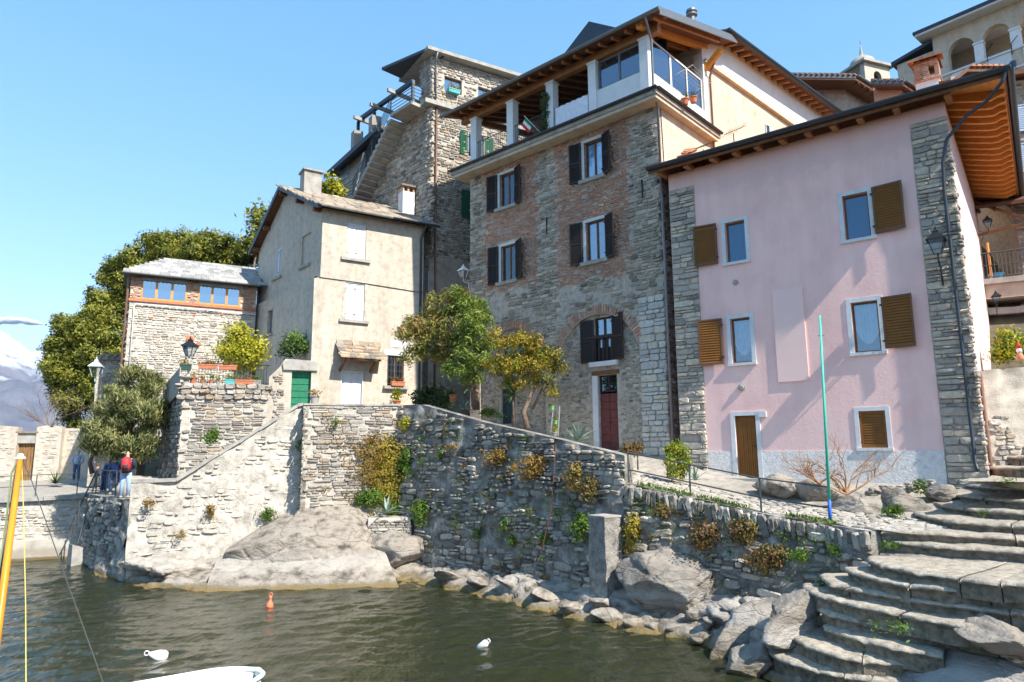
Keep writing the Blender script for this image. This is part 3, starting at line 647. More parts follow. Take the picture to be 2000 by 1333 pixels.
o = loft('hillside', [[(-33, 46, 2.9), (-26, 43, 3.), (-19, 39, 3.2), (-9, 36, 6.5), (-2, 35, 6.), (6, 28, 4), (14, 22, 4.), (22, 19, 5.), (40, 12, 6)], [(-36, 60, 3), (-30, 58, 8), (-22, 50, 9), (-12, 46, 13), (0, 44, 15), (10, 38, 14), (20, 33, 14), (32, 28, 15), (60, 20, 15)], [(-60, 110, 3), (-45, 100, 14), (-30, 80, 15), (-14, 75, 24), (4, 75, 30), (20, 70, 30), (40, 60, 28), (60, 50, 28), (90, 40, 28)]], 60, 40, X['soil'], .5, .15, 4)
tag(o, 'wooded hillside rising behind the houses', 'hillside', kind='structure')
# ------------------------------------------------------------------ lake walls
def coping(root, pts, w=.42, t=.09, step=.7, material='conc', z0=0., seed=0):
    rg = random.Random(seed)
    for a, b in zip(pts, pts[1:]):
        a, b = Vector(a), Vector(b); n = max(1, round((b - a).length / step))
        for i in range(n):
            p, q = a.lerp(b, i / n), a.lerp(b, (i + 1) / n); d = (q - p) * .006; j = lambda: rg.uniform(-.012, .012)
            MB().bar(p + d + Vector((j(), j(), z0 + j())), q - d + Vector((j(), j(), z0 + j())), w * rg.uniform(.93, 1.05), t).build('coping_stone', X[material], root, z=False)
def wall_segment(root, p0, p1, top, zb, thick, mortar, amp=.05, seed=0, batter=.0):
    """Rough backing of a masonry wall from p0 to p1; top = [(u, z), ...] profile."""
    p0, p1 = np.array(p0[:2], float), np.array(p1[:2], float); L = np.linalg.norm(p1 - p0); ang = math.degrees(math.atan2(*(p1 - p0)[::-1])); fr = Fr(p0, ang)
    us = [u for u, z in top]; zt = np.interp(np.linspace(0, L, 40), us, [z for u, z in top]); base = np.array(root.location)
    tp = [fr.w(u, 0, z) - base for u, z in zip(np.linspace(0, L, 40), zt)]; bt = [fr.w(u, -batter, zb if not callable(zb) else zb(u)) - base for u in np.linspace(0, L, 40)]
    bk = [fr.w(u, thick, z) - base for u, z in zip(np.linspace(0, L, 40), zt)]; bb = [fr.w(u, thick, 0) - base for u in np.linspace(0, L, 40)]
    nv = fr.v
    loft('mortar_face', [bt, tp], max(20, int(L * 9)), 40, X[mortar], amp, 1.8, seed, root, vec=(-nv[0], -nv[1], 0)).location.z = 0
    MB().add([tuple(p) for p in tp + bk + bb], [(i, i + 1, 41 + i, 40 + i) for i in range(39)] + [(40 + i, 41 + i, 81 + i, 80 + i) for i in range(39)]).build('wall_top', X[mortar], root, z=False)
    e = MB()
    for i in (0, 39): e.add([tuple(bt[i]), tuple(tp[i]), tuple(bk[i]), tuple(bb[i])], [(0, 1, 2, 3)])
    e.build('wall_end', X[mortar], root, z=False)
    return fr, L
# sunny wall under the ramp, and its proud right-hand part
a0, a1 = FA.w(-.2, 0, 0), FA.w(5.72, 0, 0)
LW = thing('lake_wall', 'sunny pale rubble wall rising diagonally out of the water beside the railing', 'wall', (a0[0], a0[1], 0))
ATOP = [(0, 3.5), (1.5, 3.5), (5.7, 6.33), (5.92, 6.4)]
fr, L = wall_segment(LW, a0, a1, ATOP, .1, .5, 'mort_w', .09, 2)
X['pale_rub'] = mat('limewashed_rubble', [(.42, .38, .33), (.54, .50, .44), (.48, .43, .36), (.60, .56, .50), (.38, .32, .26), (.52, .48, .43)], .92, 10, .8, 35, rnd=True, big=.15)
poly = [(0, .7), (2.2, 1.0), (4.2, 1.9), (6, 2.6), (5.9, 6.3), (1.5, 3.4), (0, 3.4)]
lay(LW, pack(0, 5.9, .4, 6.4, okpoly(poly), 4, (.1, .24), (1.3, 3.2), .05, skip=.5, tilt=.12), X['pale_rub'], .032, 'rub', origin=(0, 0), ang=fr.ang)
b0, b1 = FA.w(-.2, 0, 0), np.array([-18.3, 29.9, 0])
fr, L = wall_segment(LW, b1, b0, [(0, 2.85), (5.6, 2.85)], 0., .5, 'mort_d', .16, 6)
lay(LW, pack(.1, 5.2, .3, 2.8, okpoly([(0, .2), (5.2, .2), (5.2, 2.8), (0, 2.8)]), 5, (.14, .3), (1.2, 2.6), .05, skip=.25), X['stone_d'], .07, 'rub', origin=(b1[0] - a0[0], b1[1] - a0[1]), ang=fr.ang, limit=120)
coping(LW, [Vector(FA.w(u - .2, .18, z + .05) - np.array([a0[0], a0[1], 0])) for u, z in ATOP], .5, .12, .8, seed=3)
for i, (x, y) in enumerate(((307, 1022), (316, 1062), (314, 1102))):      # iron rungs set in the wall
    q = FA.front(x, y, -.1); p = Vector(FA.w(q[0], -.03, q[1]) - np.array([a0[0], a0[1], 0])); d = Vector(FA.u); nn = Vector(-FA.v)
    MB().tube([p - d * .22, p - d * .22 + nn * .14, p + d * .22 + nn * .14, p + d * .22], .013, 5).build('rung', X['iron'], LW, z=False)
c0_, c1_ = FA.w(5.72, -.38, 0), FA.w(9.58, -.38, 0)
LB = thing('terrace_wall', 'square sunlit stone wall in front of the cream house', 'wall', (c0_[0], c0_[1], 0))
fr, L = wall_segment(LB, c0_, c1_, [(0, 6.34), (3.86, 6.37)], 1.6, .6, 'mort_w', .05, 12)
lay(LB, pack(0, 3.9, 2.2, 6.35, okpoly([(0, 2.2), (3.86, 2.2), (3.86, 6.35), (0, 6.35)]), 14, (.08, .2), (1.6, 4.2), .03, skip=.08), X['stone_w'], .06, 'flat', origin=(0, 0), ang=fr.ang)
lay(LB, pack(-.45, 0, 2.4, 6.3, okpoly(None), 15, (.1, .22), (1, 1.8), .03, skip=.1), X['stone_d'], .05, 'rub', origin=(0, 0), ang=fr.ang - 90 + 180, limit=20)
s0 = FA.w(5.72, .2, 0); fs, L = wall_segment(LB, s0, c0_, [(0, 6.33), (.58, 6.33)], 1.8, .2, 'mort_d', .03, 13)
lay(LB, pack(0, .58, 2.3, 6.3, okpoly([(0, 2), (.58, 2), (.58, 6.3), (0, 6.3)]), 16, (.1, .22), (1, 1.8), .03), X['stone_d'], .05, 'rub', origin=(s0[0] - c0_[0], s0[1] - c0_[1]), ang=fs.ang)
coping(LB, [Vector((0, .0, 6.40)) + Vector(FA.v) * .2, Vector(c1_ - c0_) + Vector((0, 0, 6.42)) + Vector(FA.v) * .2], .5, .07, .75, 'conc', seed=5)
# shaded wall that follows the path down to the steps
Q = [np.array(p) for p in ((-4.74, 28.25, 6.42), (-3.62, 27.25, 6.38), (-1.0, 24.75, 5.55), (1.4, 22.38, 4.92), (3.31, 20.5, 4.37))]
Q2 = [np.array(p) for p in ((3.31, 20.5, 3.56), (4.9, 19.45, 3.24), (6.36, 18.1, 2.9), (7.62, 16.95, 2.72), (7.98, 15.72, 2.70))]
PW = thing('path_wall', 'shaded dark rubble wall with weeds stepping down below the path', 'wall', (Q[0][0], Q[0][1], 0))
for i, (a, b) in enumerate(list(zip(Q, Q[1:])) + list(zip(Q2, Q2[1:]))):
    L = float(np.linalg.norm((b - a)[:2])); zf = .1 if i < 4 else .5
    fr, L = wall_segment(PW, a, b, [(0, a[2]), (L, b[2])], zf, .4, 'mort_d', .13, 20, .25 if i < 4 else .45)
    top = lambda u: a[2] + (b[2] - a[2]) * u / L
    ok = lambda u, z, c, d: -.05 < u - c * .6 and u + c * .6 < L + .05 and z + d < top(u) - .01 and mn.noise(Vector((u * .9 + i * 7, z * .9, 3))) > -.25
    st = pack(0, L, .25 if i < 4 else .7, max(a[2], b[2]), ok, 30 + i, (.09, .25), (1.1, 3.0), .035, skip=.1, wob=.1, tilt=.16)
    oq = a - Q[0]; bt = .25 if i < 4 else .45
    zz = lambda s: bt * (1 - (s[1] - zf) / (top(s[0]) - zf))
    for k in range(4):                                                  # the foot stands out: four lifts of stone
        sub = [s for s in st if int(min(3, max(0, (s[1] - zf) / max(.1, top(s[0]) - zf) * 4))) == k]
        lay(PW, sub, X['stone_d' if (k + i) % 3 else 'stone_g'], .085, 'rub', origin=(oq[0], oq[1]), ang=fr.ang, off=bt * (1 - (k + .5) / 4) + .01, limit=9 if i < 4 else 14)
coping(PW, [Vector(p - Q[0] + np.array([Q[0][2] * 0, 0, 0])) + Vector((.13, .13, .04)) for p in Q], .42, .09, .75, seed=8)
st = []
for i, (a, b) in enumerate(zip(Q2, Q2[1:])):                            # upright edging stones along the path
    rg = random.Random(60 + i); L = float(np.linalg.norm((b - a)[:2])); u = 0; fr = Fr(a, math.degrees(math.atan2(*(b - a)[:2][::-1])))
    while u < L:
        w = rg.uniform(.10, .26); z = a[2] + (b[2] - a[2]) * u / L - rg.uniform(.0, .06); h = rg.uniform(.25, .6)
        lay(PW, [(u + w / 2, z - h / 2 - .0, w * .95, h, rg.uniform(-.3, .3))], X['stone_d'], .10, 'rub', 'edging_stone', origin=((a - Q[0])[0], (a - Q[0])[1]), ang=fr.ang, off=.1, seed=int(u * 100) + i)
        u += w
# ------------------------------------------------------------------ paving on the path
rg = random.Random(7); PV = [o for o in bpy.data.objects if o.name == 'path'][0]
edge = [(.6, 23.9, 4.5), (3.4, 20.85, 3.58), (4.95, 19.8, 3.24), (6.45, 18.4, 2.9), (7.75, 17.2, 2.72), (8.2, 15.9, 2.70), (9.2, 15.2, 2.70)]
inner = [(1.8, 25.4, 4.55), (4.4, 23.0, 3.7), (5.9, 21.7, 3.32), (7.6, 20.0, 3.0), (9.2, 18.6, 2.85), (9.9, 17.2, 2.78), (10.4, 16.4, 2.75)]
PST = []
for i in range(len(edge) - 1):
    A_, B_, C_, D_ = (np.array(q) for q in (edge[i], edge[i + 1], inner[i + 1], inner[i])); L = np.linalg.norm(B_ - A_); Wd = np.linalg.norm(D_ - A_)
    for (u, w, l, h, t) in pack(0, L, 0, Wd, lambda a, b, c, d: a < L and b < Wd, 70 + i, (.13, .24), (1.0, 2.1), .03, skip=.06, wob=.05, tilt=.25, split=0):
        f, g = u / L, w / Wd; p = (A_ * (1 - f) + B_ * f) * (1 - g) + (D_ * (1 - f) + C_ * f) * g; PST.append((p, (B_ - A_) / L, (D_ - A_) / Wd, l, h, t))
PST.sort(key=lambda s: np.linalg.norm(s[0] - O) / (s[3] * s[4]) ** .5)
BV, BF, nb = [], [], 0
for k, (p, ex, ey, l, h, t) in enumerate(PST):
    nz = np.cross(ex, ey); nz /= np.linalg.norm(nz); ey2 = np.cross(nz, ex); c, s = math.cos(t), math.sin(t); e1 = ex * c + ey2 * s; e2 = ey2 * c - ex * s; i = rg.randrange(9); dp = rg.uniform(.02, .045)
    if k < 300:
        o = bpy.data.objects.new('paving_stone', pool_mesh('rub', i, X['pave'])); COL.objects.link(o); o.parent = PV
        M = Matrix.Identity(4)
        for r in range(3): M[r][0], M[r][1], M[r][2], M[r][3] = e1[r] * l, -nz[r] * dp, e2[r] * h, p[r] + nz[r] * .012
        o.matrix_local = M
    else:
        V, Fc = POOL['rub'][i]; BV.append(V[:, :1] * e1 * l - V[:, 1:2] * nz * dp + V[:, 2:] * e2 * h + p + nz * .012); BF.append(Fc + nb); nb += len(V)
if BV: numesh('small_paving_stones', np.concatenate(BV), np.concatenate(BF), X['pave'], PV, kind='stuff')
# ------------------------------------------------------------------ worn steps down to the water
ZM = lambda x, y: (1350 + x / 2.943, 880 + y / 2.943)
ST = [
      (4.02, [(1690, 82), (1720, 90), (1990, 95)]), (3.75, [(1640, 118), (1660, 138), (1780, 148), (1990, 164)]), (3.55, [(1575, 180), (1580, 195), (1700, 205), (1990, 222)]),
      (3.35, [(1465, 232), (1480, 245), (1560, 255), (1750, 275), (1990, 292)]), (3.15, [(1345, 278), (1370, 292), (1500, 318), (1700, 338), (1990, 356)]),
      (2.95, [(1272, 340), (1290, 358), (1350, 375), (1500, 400), (1700, 415), (1990, 430)]), (2.75, [(1085, 455), (1300, 465), (1500, 475), (1750, 488), (1990, 500)]),
      (2.54, [(1038, 498), (1200, 520), (1500, 548), (1700, 561), (1990, 584)]), (2.30, [(1015, 600), (1040, 630), (1110, 655), (1300, 692), (1500, 718), (1700, 745), (1990, 775)]),
      (2.07, [(880, 662), (900, 680), (1000, 715), (1200, 760), (1500, 795), (1700, 812), (1990, 850)]), (1.83, [(735, 700), (750, 728), (810, 760), (1000, 800), (1300, 850), (1600, 890), (1990, 940)]),
      (1.60, [(640, 755), (650, 785), (700, 815), (850, 860), (1050, 905), (1300, 950), (1500, 990), (1700, 1010)]), (1.33, [(735, 895), (760, 918), (900, 960), (1100, 990), (1250, 1018), (1500, 1045), (1700, 1080)]),
      (1.06, [(755, 990), (770, 1015), (900, 1060), (1100, 1110), (1230, 1135), (1400, 1160)]), (.80, [(602, 1050), (610, 1080), (650, 1115), (850, 1180), (1050, 1205), (1250, 1220), (1400, 1240)]),
      (.50, [(440, 1120), (450, 1150), (520, 1192), (700, 1250), (1000, 1300), (1200, 1333), (1400, 1370)])]
SR = thing('stone_steps', 'broad flight of worn curved stone steps climbing from the lake', 'steps', (8, 15, 0))
def resample(P, n):
    P = np.array(P, float); s = np.concatenate([[0], np.cumsum(np.linalg.norm(np.diff(P, axis=0), axis=1))]); t = np.linspace(0, s[-1], n); return np.stack([np.interp(t, s, P[:, k]) for k in range(P.shape[1])], 1)
LN = [(z, np.array([atz(*ZM(*p), z)[:2] for p in pp])) for z, pp in ST]
for q in range(2): LN.insert(0, (LN[0][0] + .27, LN[0][1] + np.array([.42, .25])))
rg = random.Random(11)
for k, (z, P) in enumerate(LN):
    zlow = LN[k + 1][0] if k + 1 < len(LN) else z - .6
    up_ = LN[k - 1][1] if k else P + np.array([1.2, .6])
    L = np.sum(np.linalg.norm(np.diff(P, axis=0), axis=1)); N_ = max(12, int(L / .14))
    F_ = resample(P, N_); Uq = resample(up_, N_)
    ext = F_[-1] + (F_[-1] - F_[-4]) / np.linalg.norm(F_[-1] - F_[-4]) * (1.6 if k < len(LN) - 5 else .12); F_ = resample(np.vstack([F_, ext]), N_)
    T_ = np.gradient(F_, axis=0); ker = np.ones(7) / 7; Tp = np.pad(T_, ((3, 3), (0, 0)), 'edge'); T_ = np.stack([np.convolve(Tp[:, c], ker, 'valid') for c in (0, 1)], 1); T_ /= np.linalg.norm(T_, axis=1, keepdims=True)
    Nn_ = np.stack([-T_[:, 1], T_[:, 0]], 1); Nn_ *= np.sign((Nn_ * (up_.mean(0) - F_.mean(0))).sum(1).mean())
    cuts = sorted({0, N_ - 1} | {min(N_ - 1, max(0, i + rg.choice((-3, -1, 0, 2, 3)))) for i in range(11, N_ - 6, rg.choice((6, 8, 10)))})
    for c0, c1 in zip(cuts, cuts[1:]):
        if c1 - c0 < 2: continue
        dz = rg.uniform(-.012, .010); dn = rg.uniform(-.02, .025); vs = []; n = 4 * (c1 - c0) + 1; prof = 11; g = .0055 / (L / N_)
        for q in range(n):
            s = c0 + q / 4; s2 = min(max(s, c0 + g), c1 - g); i = min(int(s2), N_ - 2); f = s2 - i; a = F_[i] * (1 - f) + F_[i + 1] * f; w = Nn_[i] * (1 - f) + Nn_[i + 1] * f
            d = Uq - a; wl = float(np.sqrt((d ** 2).sum(1)).min()); depth = min(wl + .3, 2.2); e = .018 if q in (0, n - 1) else 0; hh = z - zlow
            wear = .012 * (1 + mn.noise(Vector((a[0] * 1.5, a[1] * 1.5, k)))) + .05 * max(0, -.1 + mn.noise(Vector((a[0] * 5, a[1] * 5, k))))
            pr_ = [(depth, .02), (depth * .6, .008), (depth * .28, -.002), (.11, -.004), (.045, -.008 - wear * .4), (.008, -.016 - wear), (-.008, -.045 - wear), (.0, -.085 - wear * .6), (.055, -.10 - wear * .5), (.06, -hh * .8), (.07, -hh - .12)]
            for (o_, h_) in pr_:
                p = np.array([a[0] + w[0] * o_, a[1] + w[1] * o_, z + h_ + dz - e]); p[:2] -= w * dn * (o_ < .3)
                n1 = fbm(p + k, 1.1, 3); n2 = fbm(p * 3.3 + k * 2, 1.0, 4); p[2] += (.03 * n1 + .022 * n2) * (1.0 if h_ > -.05 else .3); p[:2] -= w * ((.06 * n1 + .045 * n2) if h_ < -.02 else 0); vs.append(p - np.array([8, 15, 0]))
        fs = [(q * prof + r, q * prof + r + 1, (q + 1) * prof + r + 1, (q + 1) * prof + r) for q in range(n - 1) for r in range(prof - 1)] + [tuple(range(prof)), tuple((n - 1) * prof + r for r in range(prof))[::-1]]
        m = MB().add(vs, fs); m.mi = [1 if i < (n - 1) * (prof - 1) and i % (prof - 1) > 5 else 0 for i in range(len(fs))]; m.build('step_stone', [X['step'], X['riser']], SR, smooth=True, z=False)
# rough fill under the flight, visible only between the blocks
fill = MB()
o = loft('step_bedding', [[tuple(np.append(p + np.array([.25, .1]), z - .22) - np.array([8, 15, 0])) for p in resample(P, 14)] for z, P in LN], 60, 70, X['rock_g'], .03, 2, 3, SR)
o.location.z = 0
# ------------------------------------------------------------------ pink house
def vec(u, v, z): return (u, v, z)
PK = house('pink_house', 'pink rendered house with brown shutters and grey stone corner strips', 'house', FP, 3.4)
fm = fmap(0)
pr = lambda *q: FP.rect([tuple(p) for p in q])
PW_ = dict(tl=pr((1415.3, 437), (1453.9, 429), (1457.8, 509), (1419.2, 513)), tr=pr((1644.3, 384.4), (1694.2, 374.6), (1702, 462.4), (1652.1, 469.4)),
           ll=pr((1425.8, 624.3), (1464, 618.5), (1469.5, 706.3), (1430.5, 711)), lr=pr((1661.9, 593), (1713.8, 585.3), (1721.6, 684.8), (1668.5, 690.6)))
PSM = pr((1677, 803.5), (1729.5, 802), (1734, 875), (1681.5, 875)); PD = pr((1437, 813.4), (1476, 811), (1483, 931), (1440, 932.5))
PD = (PD[0], PD[1], 3.62, PD[3])
holes = [rc(r) for r in list(PW_.values()) + [PSM]] + [rc((PD[0], PD[1], 3.45, PD[3]))]
TOPZ = 14.55
m = MB(); m.plate([(-2.26, 3.0), (6.45, 3.0), (6.45, TOPZ), (-2.26, TOPZ)], holes, fm, .2)
m.add([(6.45, 0, 3), (6.45, 12, 3), (6.45, 12, TOPZ), (6.45, 0, TOPZ)], [(0, 1, 2, 3)]).add([(-2.26, 0, 3), (-2.26, 12, 3), (-2.26, 12, TOPZ), (-2.26, 0, TOPZ)], [(3, 2, 1, 0)])
m.add([(-2.26, 12, 3), (6.45, 12, 3), (6.45, 12, TOPZ), (-2.26, 12, TOPZ)], [(3, 2, 1, 0)])
m.build('wall', X['pink'], PK)
m = MB()
for a, b in ((-1.29, PD[0] - .14), (PD[1] + .14, 5.52)): m.prism(rc((a, b, 2.9, 4.46)), fm, 0, .035)
m.build('plinth', X['skirt'], PK)
for k, r in PW_.items():
    surround(PK, r, fm, .13, .022); window(PK, r, fm, -.15, .055, ('wood_b', 'pane_t' if k[0] == 'l' else 'pane_d'), 0, curtain='swag' if k[0] == 'l' else None)
window(PK, (PSM[0] + .01, PSM[1] - .01, PSM[2], PSM[3]), fm, -.13, .05, ('wood_b', 'pane'), 0); surround(PK, PSM, fm, .12, .022)
sh_ = dict(tl=pr((1356.8, 446.8), (1399.3, 437), (1404.4, 515), (1361.4, 522.9)), tr=pr((1703, 366.8), (1763.3, 355.9), (1770.3, 446.8), (1709.5, 457.3)),
           ll=pr((1365.3, 628.2), (1410.2, 622.4), (1416.1, 711.3), (1371.2, 715.2)), lr=pr((1721.6, 583.3), (1782.8, 572.8), (1790.6, 677), (1729.4, 682)))
for k, r in sh_.items(): shutter(PK, r, fm, ('shut_f', 'shut_b'), .05, .05, .06, .085, swing=(-.10 if k[1] == 'l' else .10))
shutter(PK, PSM, fm, ('shut_b', 'shut_b'), -.07, .05, .07, .075)
m = MB(); n = 10
for i in range(n):
    a = PD[0] + (PD[1] - PD[0]) * i / n; m.prism(rc((a + .004, a + (PD[1] - PD[0]) / n - .004, PD[2], PD[3])), fm, -.14, -.10 - (.006 if i % 2 else 0))
dr = m.build('door', X['shut_b'], PK)
MB().tube([fm(PD[1] - .08, 4.62, -.1), fm(PD[1] - .08, 4.62, -.04), fm(PD[1] - .2, 4.62, -.04)], .012, 6).build('handle', X['black'], dr)
m = MB()
for a, b, z0, z1 in ((PD[0] - .14, PD[0], 3.55, PD[3] + .13), (PD[1], PD[1] + .14, 3.55, PD[3] + .13), (PD[0], PD[1], PD[3], PD[3] + .13)): m.prism(rc((a, b, z0, z1)), fm, -.15, .045 if a != PD[0] else .043)
m.build('door_surround', X['trimw'], PK)
MB().prism(rc((PD[0] - .3, PD[1] + .35, 3.42, 3.60)), fm, -.15, .35).build('doorstep', X['conc'], PK)
pn = pr((1509.7, 569.7), (1568.2, 560), (1580, 743.3), (1519.5, 747.2)); MB().prism(rc(pn), fm, -.02, .045).build('blind_panel', X['pink_lt'], PK)
for (x, y), r in (((1437.5, 552), .09), ((1449, 757), .12)):
    u, z = FP.front(x, y); m = MB(); m.tube([fm(u, z, -.02), fm(u, z, .05)], r, 12); m.tube([fm(u, z, .05), fm(u, z, .09)], [r * .8, r * .5], 12); m.build('vent', X['conc'], PK, smooth=False)
q = pr((1482, 804), (1497, 803), (1497, 815), (1482, 815)); m = MB(); m.prism(rc(q), fm, -.02, .06); bx = m.build('meter_box', X['trimw'], PK)
# stone strips at both corners
for (u0, u1, zt) in ((-2.24, -1.29, 13.93), (5.53, 6.5, 14.1)):
    lay(PK, pack(u0, u1, 3.3, zt, lambda a, b, c, d: b + d < zt, int(u0 * 10) + 40, (.09, .27), (1.2, 3.6), .024, lmax=.8, tilt=.03, skip=0, wob=.0, clip=True), X['stone_q'], .075, 'flat', limit=190)
MB().prism(rc((-2.25, -1.29, 3.2, 13.93)), fm, -.01, .008).build('mortar_bed', X['mort_g'], PK); MB().prism(rc((5.52, 6.46, 3.2, 14.1)), fm, -.01, .008).build('mortar_bed', X['mort_g'], PK)
lay(PK, pack(0, .45, 3.6, 12.6, lambda a, b, c, d: a + c < .48, 93, (.1, .26), (1, 2), .03), X['stone_w'], .06, 'rub', origin=(6.45, 0), ang=90, limit=40)
# roof: hipped, on round rafters that show their ends
EZ, OV, SL = 14.62, .62, .36
uL, uR, vB = -2.75, 7.9, 11.6
Rz = lambda d: EZ + d * SL
m = MB()
ridge_v = 5.6; rdg = (ridge_v + OV) * SL
A = [(uL, -OV, EZ), (uR, -OV, EZ), (uR, vB, EZ), (uL, vB, EZ), (uL, ridge_v, EZ + rdg), (uR - 5.5, ridge_v, EZ + rdg)]
m.add(A, [(0, 1, 5, 4), (1, 2, 5), (2, 3, 4, 5)]).add([(x, y, z + .06) for x, y, z in A], [(0, 1, 5, 4), (1, 2, 5), (2, 3, 4, 5)]); m.build('roof_deck', X['wood_o'], PK)
fas = MB(); fas.bar((uL, -OV - .02, EZ + .0), (uR, -OV - .02, EZ + .0), .05, .24).bar((uR + .02, -OV, EZ), (uR + .02, vB, EZ), .05, .2); fas.build('fascia', X['wood_b'], PK)
m = MB()
def gut(m, a, b, r=.095):
    a, b = Vector(a), Vector(b); d = (b - a).normalized(); s = d.cross(Vector((0, 0, 1))); K = 9; vs = []
    for p in (a, b):
        for k in range(K): t = math.pi * k / (K - 1); vs.append(p + s * math.cos(t) * r - Vector((0, 0, math.sin(t) * r)))
        for k in range(K): t = math.pi * k / (K - 1); vs.append(p + s * math.cos(t) * r * .88 - Vector((0, 0, math.sin(t) * r * .88)))
    n = 2 * K; fs = [(k, k + 1, n + k + 1, n + k) for k in range(K - 1)] + [(K + k + 1, K + k, n + K + k, n + K + k + 1) for k in range(K - 1)] + [(0, K, n + K, n), (2 * K - 1, K - 1, n + K - 1, n + 2 * K - 1)]
    fs += [tuple(range(K)), tuple(range(n, n + K))[::-1]]
    m.add(vs, fs); return m
gut(m, (uL, -OV - .14, EZ + .1), (uR + .16, -OV - .14, EZ + .1), .12); gut(m, (uR + .14, -OV - .1, EZ + .09), (uR + .14, vB, EZ + .09), .11); m.build('gutter', X['gutter'], PK, smooth=False)
rg = random.Random(3)
for x, y in ((1290, 350), (1342, 333), (1393, 318), (1437, 306), (1480, 293), (1528, 279), (1578, 265), (1628, 250), (1680, 238), (1750, 213), (1852, 198)):
    u = FP.front(x, y, -.4)[0]; MB().bar((u, .3, EZ - .0 + (.3 + OV) * SL * .3 - .10), (u, -OV + .06, EZ - .10), .17, .16).build('rafter', X['beam'], PK)
v = .45
while v < 10.6:                                                         # rafters of the right-hand overhang, tails cut to a curve
    pts = [(6.45, EZ + .10), (7.45, EZ - .10), (7.62, EZ - .14), (7.8, EZ - .11), (7.86, EZ - .02)]; top = [(u, z + .17) for u, z in pts[:2]] + [(7.62, EZ + .03), (7.8, EZ + .0), (7.86, EZ - .01)]
    poly = [(6.4, EZ + .12), (7.35, EZ - .17), (7.55, EZ - .20), (7.72, EZ - .13), (7.86, EZ - .10), (7.86, EZ - .01), (6.4, EZ + .32)]
    MB().prism(poly, lambda u, w, off: (u, v + off, w), 0, .12).build('rafter', X['wood_o'], PK); v += .58
for i in range(9):                                                      # soffit boards between wall and gutter
    u0 = 6.4 + i * .165; z0 = EZ + .30 - i * .032; MB().add([(u0, -OV, z0), (u0 + .155, -OV, z0 - .03), (u0 + .155, vB - .8, z0 - .03), (u0, vB - .8, z0)], [(0, 1, 2, 3)]).build('soffit_board', X['wood_o'], PK)
# clay tiles: two visible courses at the eave, the rest of the slope joined
def tile_shape(m, c, d, s, L=.42, r=.085, up=True):
    c, d, s = Vector(c), Vector(d), Vector(s); n = d.cross(s).normalized(); n = n if n.z > 0 else -n; vs = []
    for k, (t, rr) in enumerate(((0, r), (L, r * .8))):
        for q in range(6): a = math.pi * q / 5; vs.append(c + d * t + s * math.cos(a) * rr + n * math.sin(a) * rr * .9)
    return m.add(vs, [(q, q + 1, 7 + q, 6 + q) for q in range(5)] + [(0, 1, 2, 3, 4, 5)])
d1 = Vector((0, 1, SL)).normalized(); rest = MB()
for row in range(14):
    nT = int((uR - uL) / .215)
    for i in range(nT):
        u = uL + .1 + i * .215 + rg.uniform(-.02, .02); vv = -OV - .12 + row * .36 + rg.uniform(-.03, .03)
        if u > uR - .1 - max(0, (vv + OV)) * 5.5 / 6.2: continue
        if row < 3:
            m = MB(); tile_shape(m, (u, vv, EZ + .1 + (vv + OV) * SL), d1, (1, 0, 0)); m.build('tile', X['terra'], PK)
        else: tile_shape(rest, (u, vv, EZ + .1 + (vv + OV) * SL), d1, (1, 0, 0))
d2 = Vector((-1, 0, SL)).normalized()
for row in range(6):
    for i in range(50):
        v = -OV + .2 + i * .22
        if v < -OV + .3 + row * .42: continue
        tile_shape(rest, (uR + .1 - row * .36, v, EZ + .1 + row * .36 * SL), d2, (0, 1, 0))
rest.build('tiles_behind', X['terra'], PK, kind='stuff')
for i in range(9):                                                      # spare tiles stacked at the left corner of the roof
    u = -1.55 + rg.uniform(-.25, .3); m = MB(); tile_shape(m, (u, -.1 + rg.uniform(-.1, .3), EZ + .38 + i * .035), Vector((1, rg.uniform(-.4, .4), 0)).normalized(), Vector((rg.uniform(-.2, .2), 1, 0)).normalized(), .45); m.build('loose_tile', X['terra'], PK)
# rain pipes
pp = lambda x, y, off: Vector((*(lambda q: (q[0], -off))(FP.front(x, y, -off)), FP.front(x, y, -off)[1]))
pth = [Vector((uR + .05, -OV - .14, EZ - .02)), Vector((uR - .05, -OV - .12, EZ - .28)), Vector((uR - .45, -.5, EZ - .62)), Vector((uR - .95, -.42, EZ - .86)), Vector((6.42, -.28, EZ - 1.35)), Vector((6.26, -.2, EZ - 2.0)), Vector((6.22, -.17, EZ - 2.8)), Vector((6.22, -.17, 4.1)), Vector((6.27, -.24, 3.92))]
cr = []
for a, b in zip(pth, pth[1:]): cr += [a.lerp(b, t / 4) for t in range(4)]
MB().tube(cr + [pth[-1]], .047, 9).build('downpipe', X['gutter'], PK, smooth=True)
for z in (5.5, 8., 10.5): MB().tube([(6.22, -.17, z), (6.22, -.17, z + .05)], .06, 9).build('pipe_bracket', X['iron'], PK)
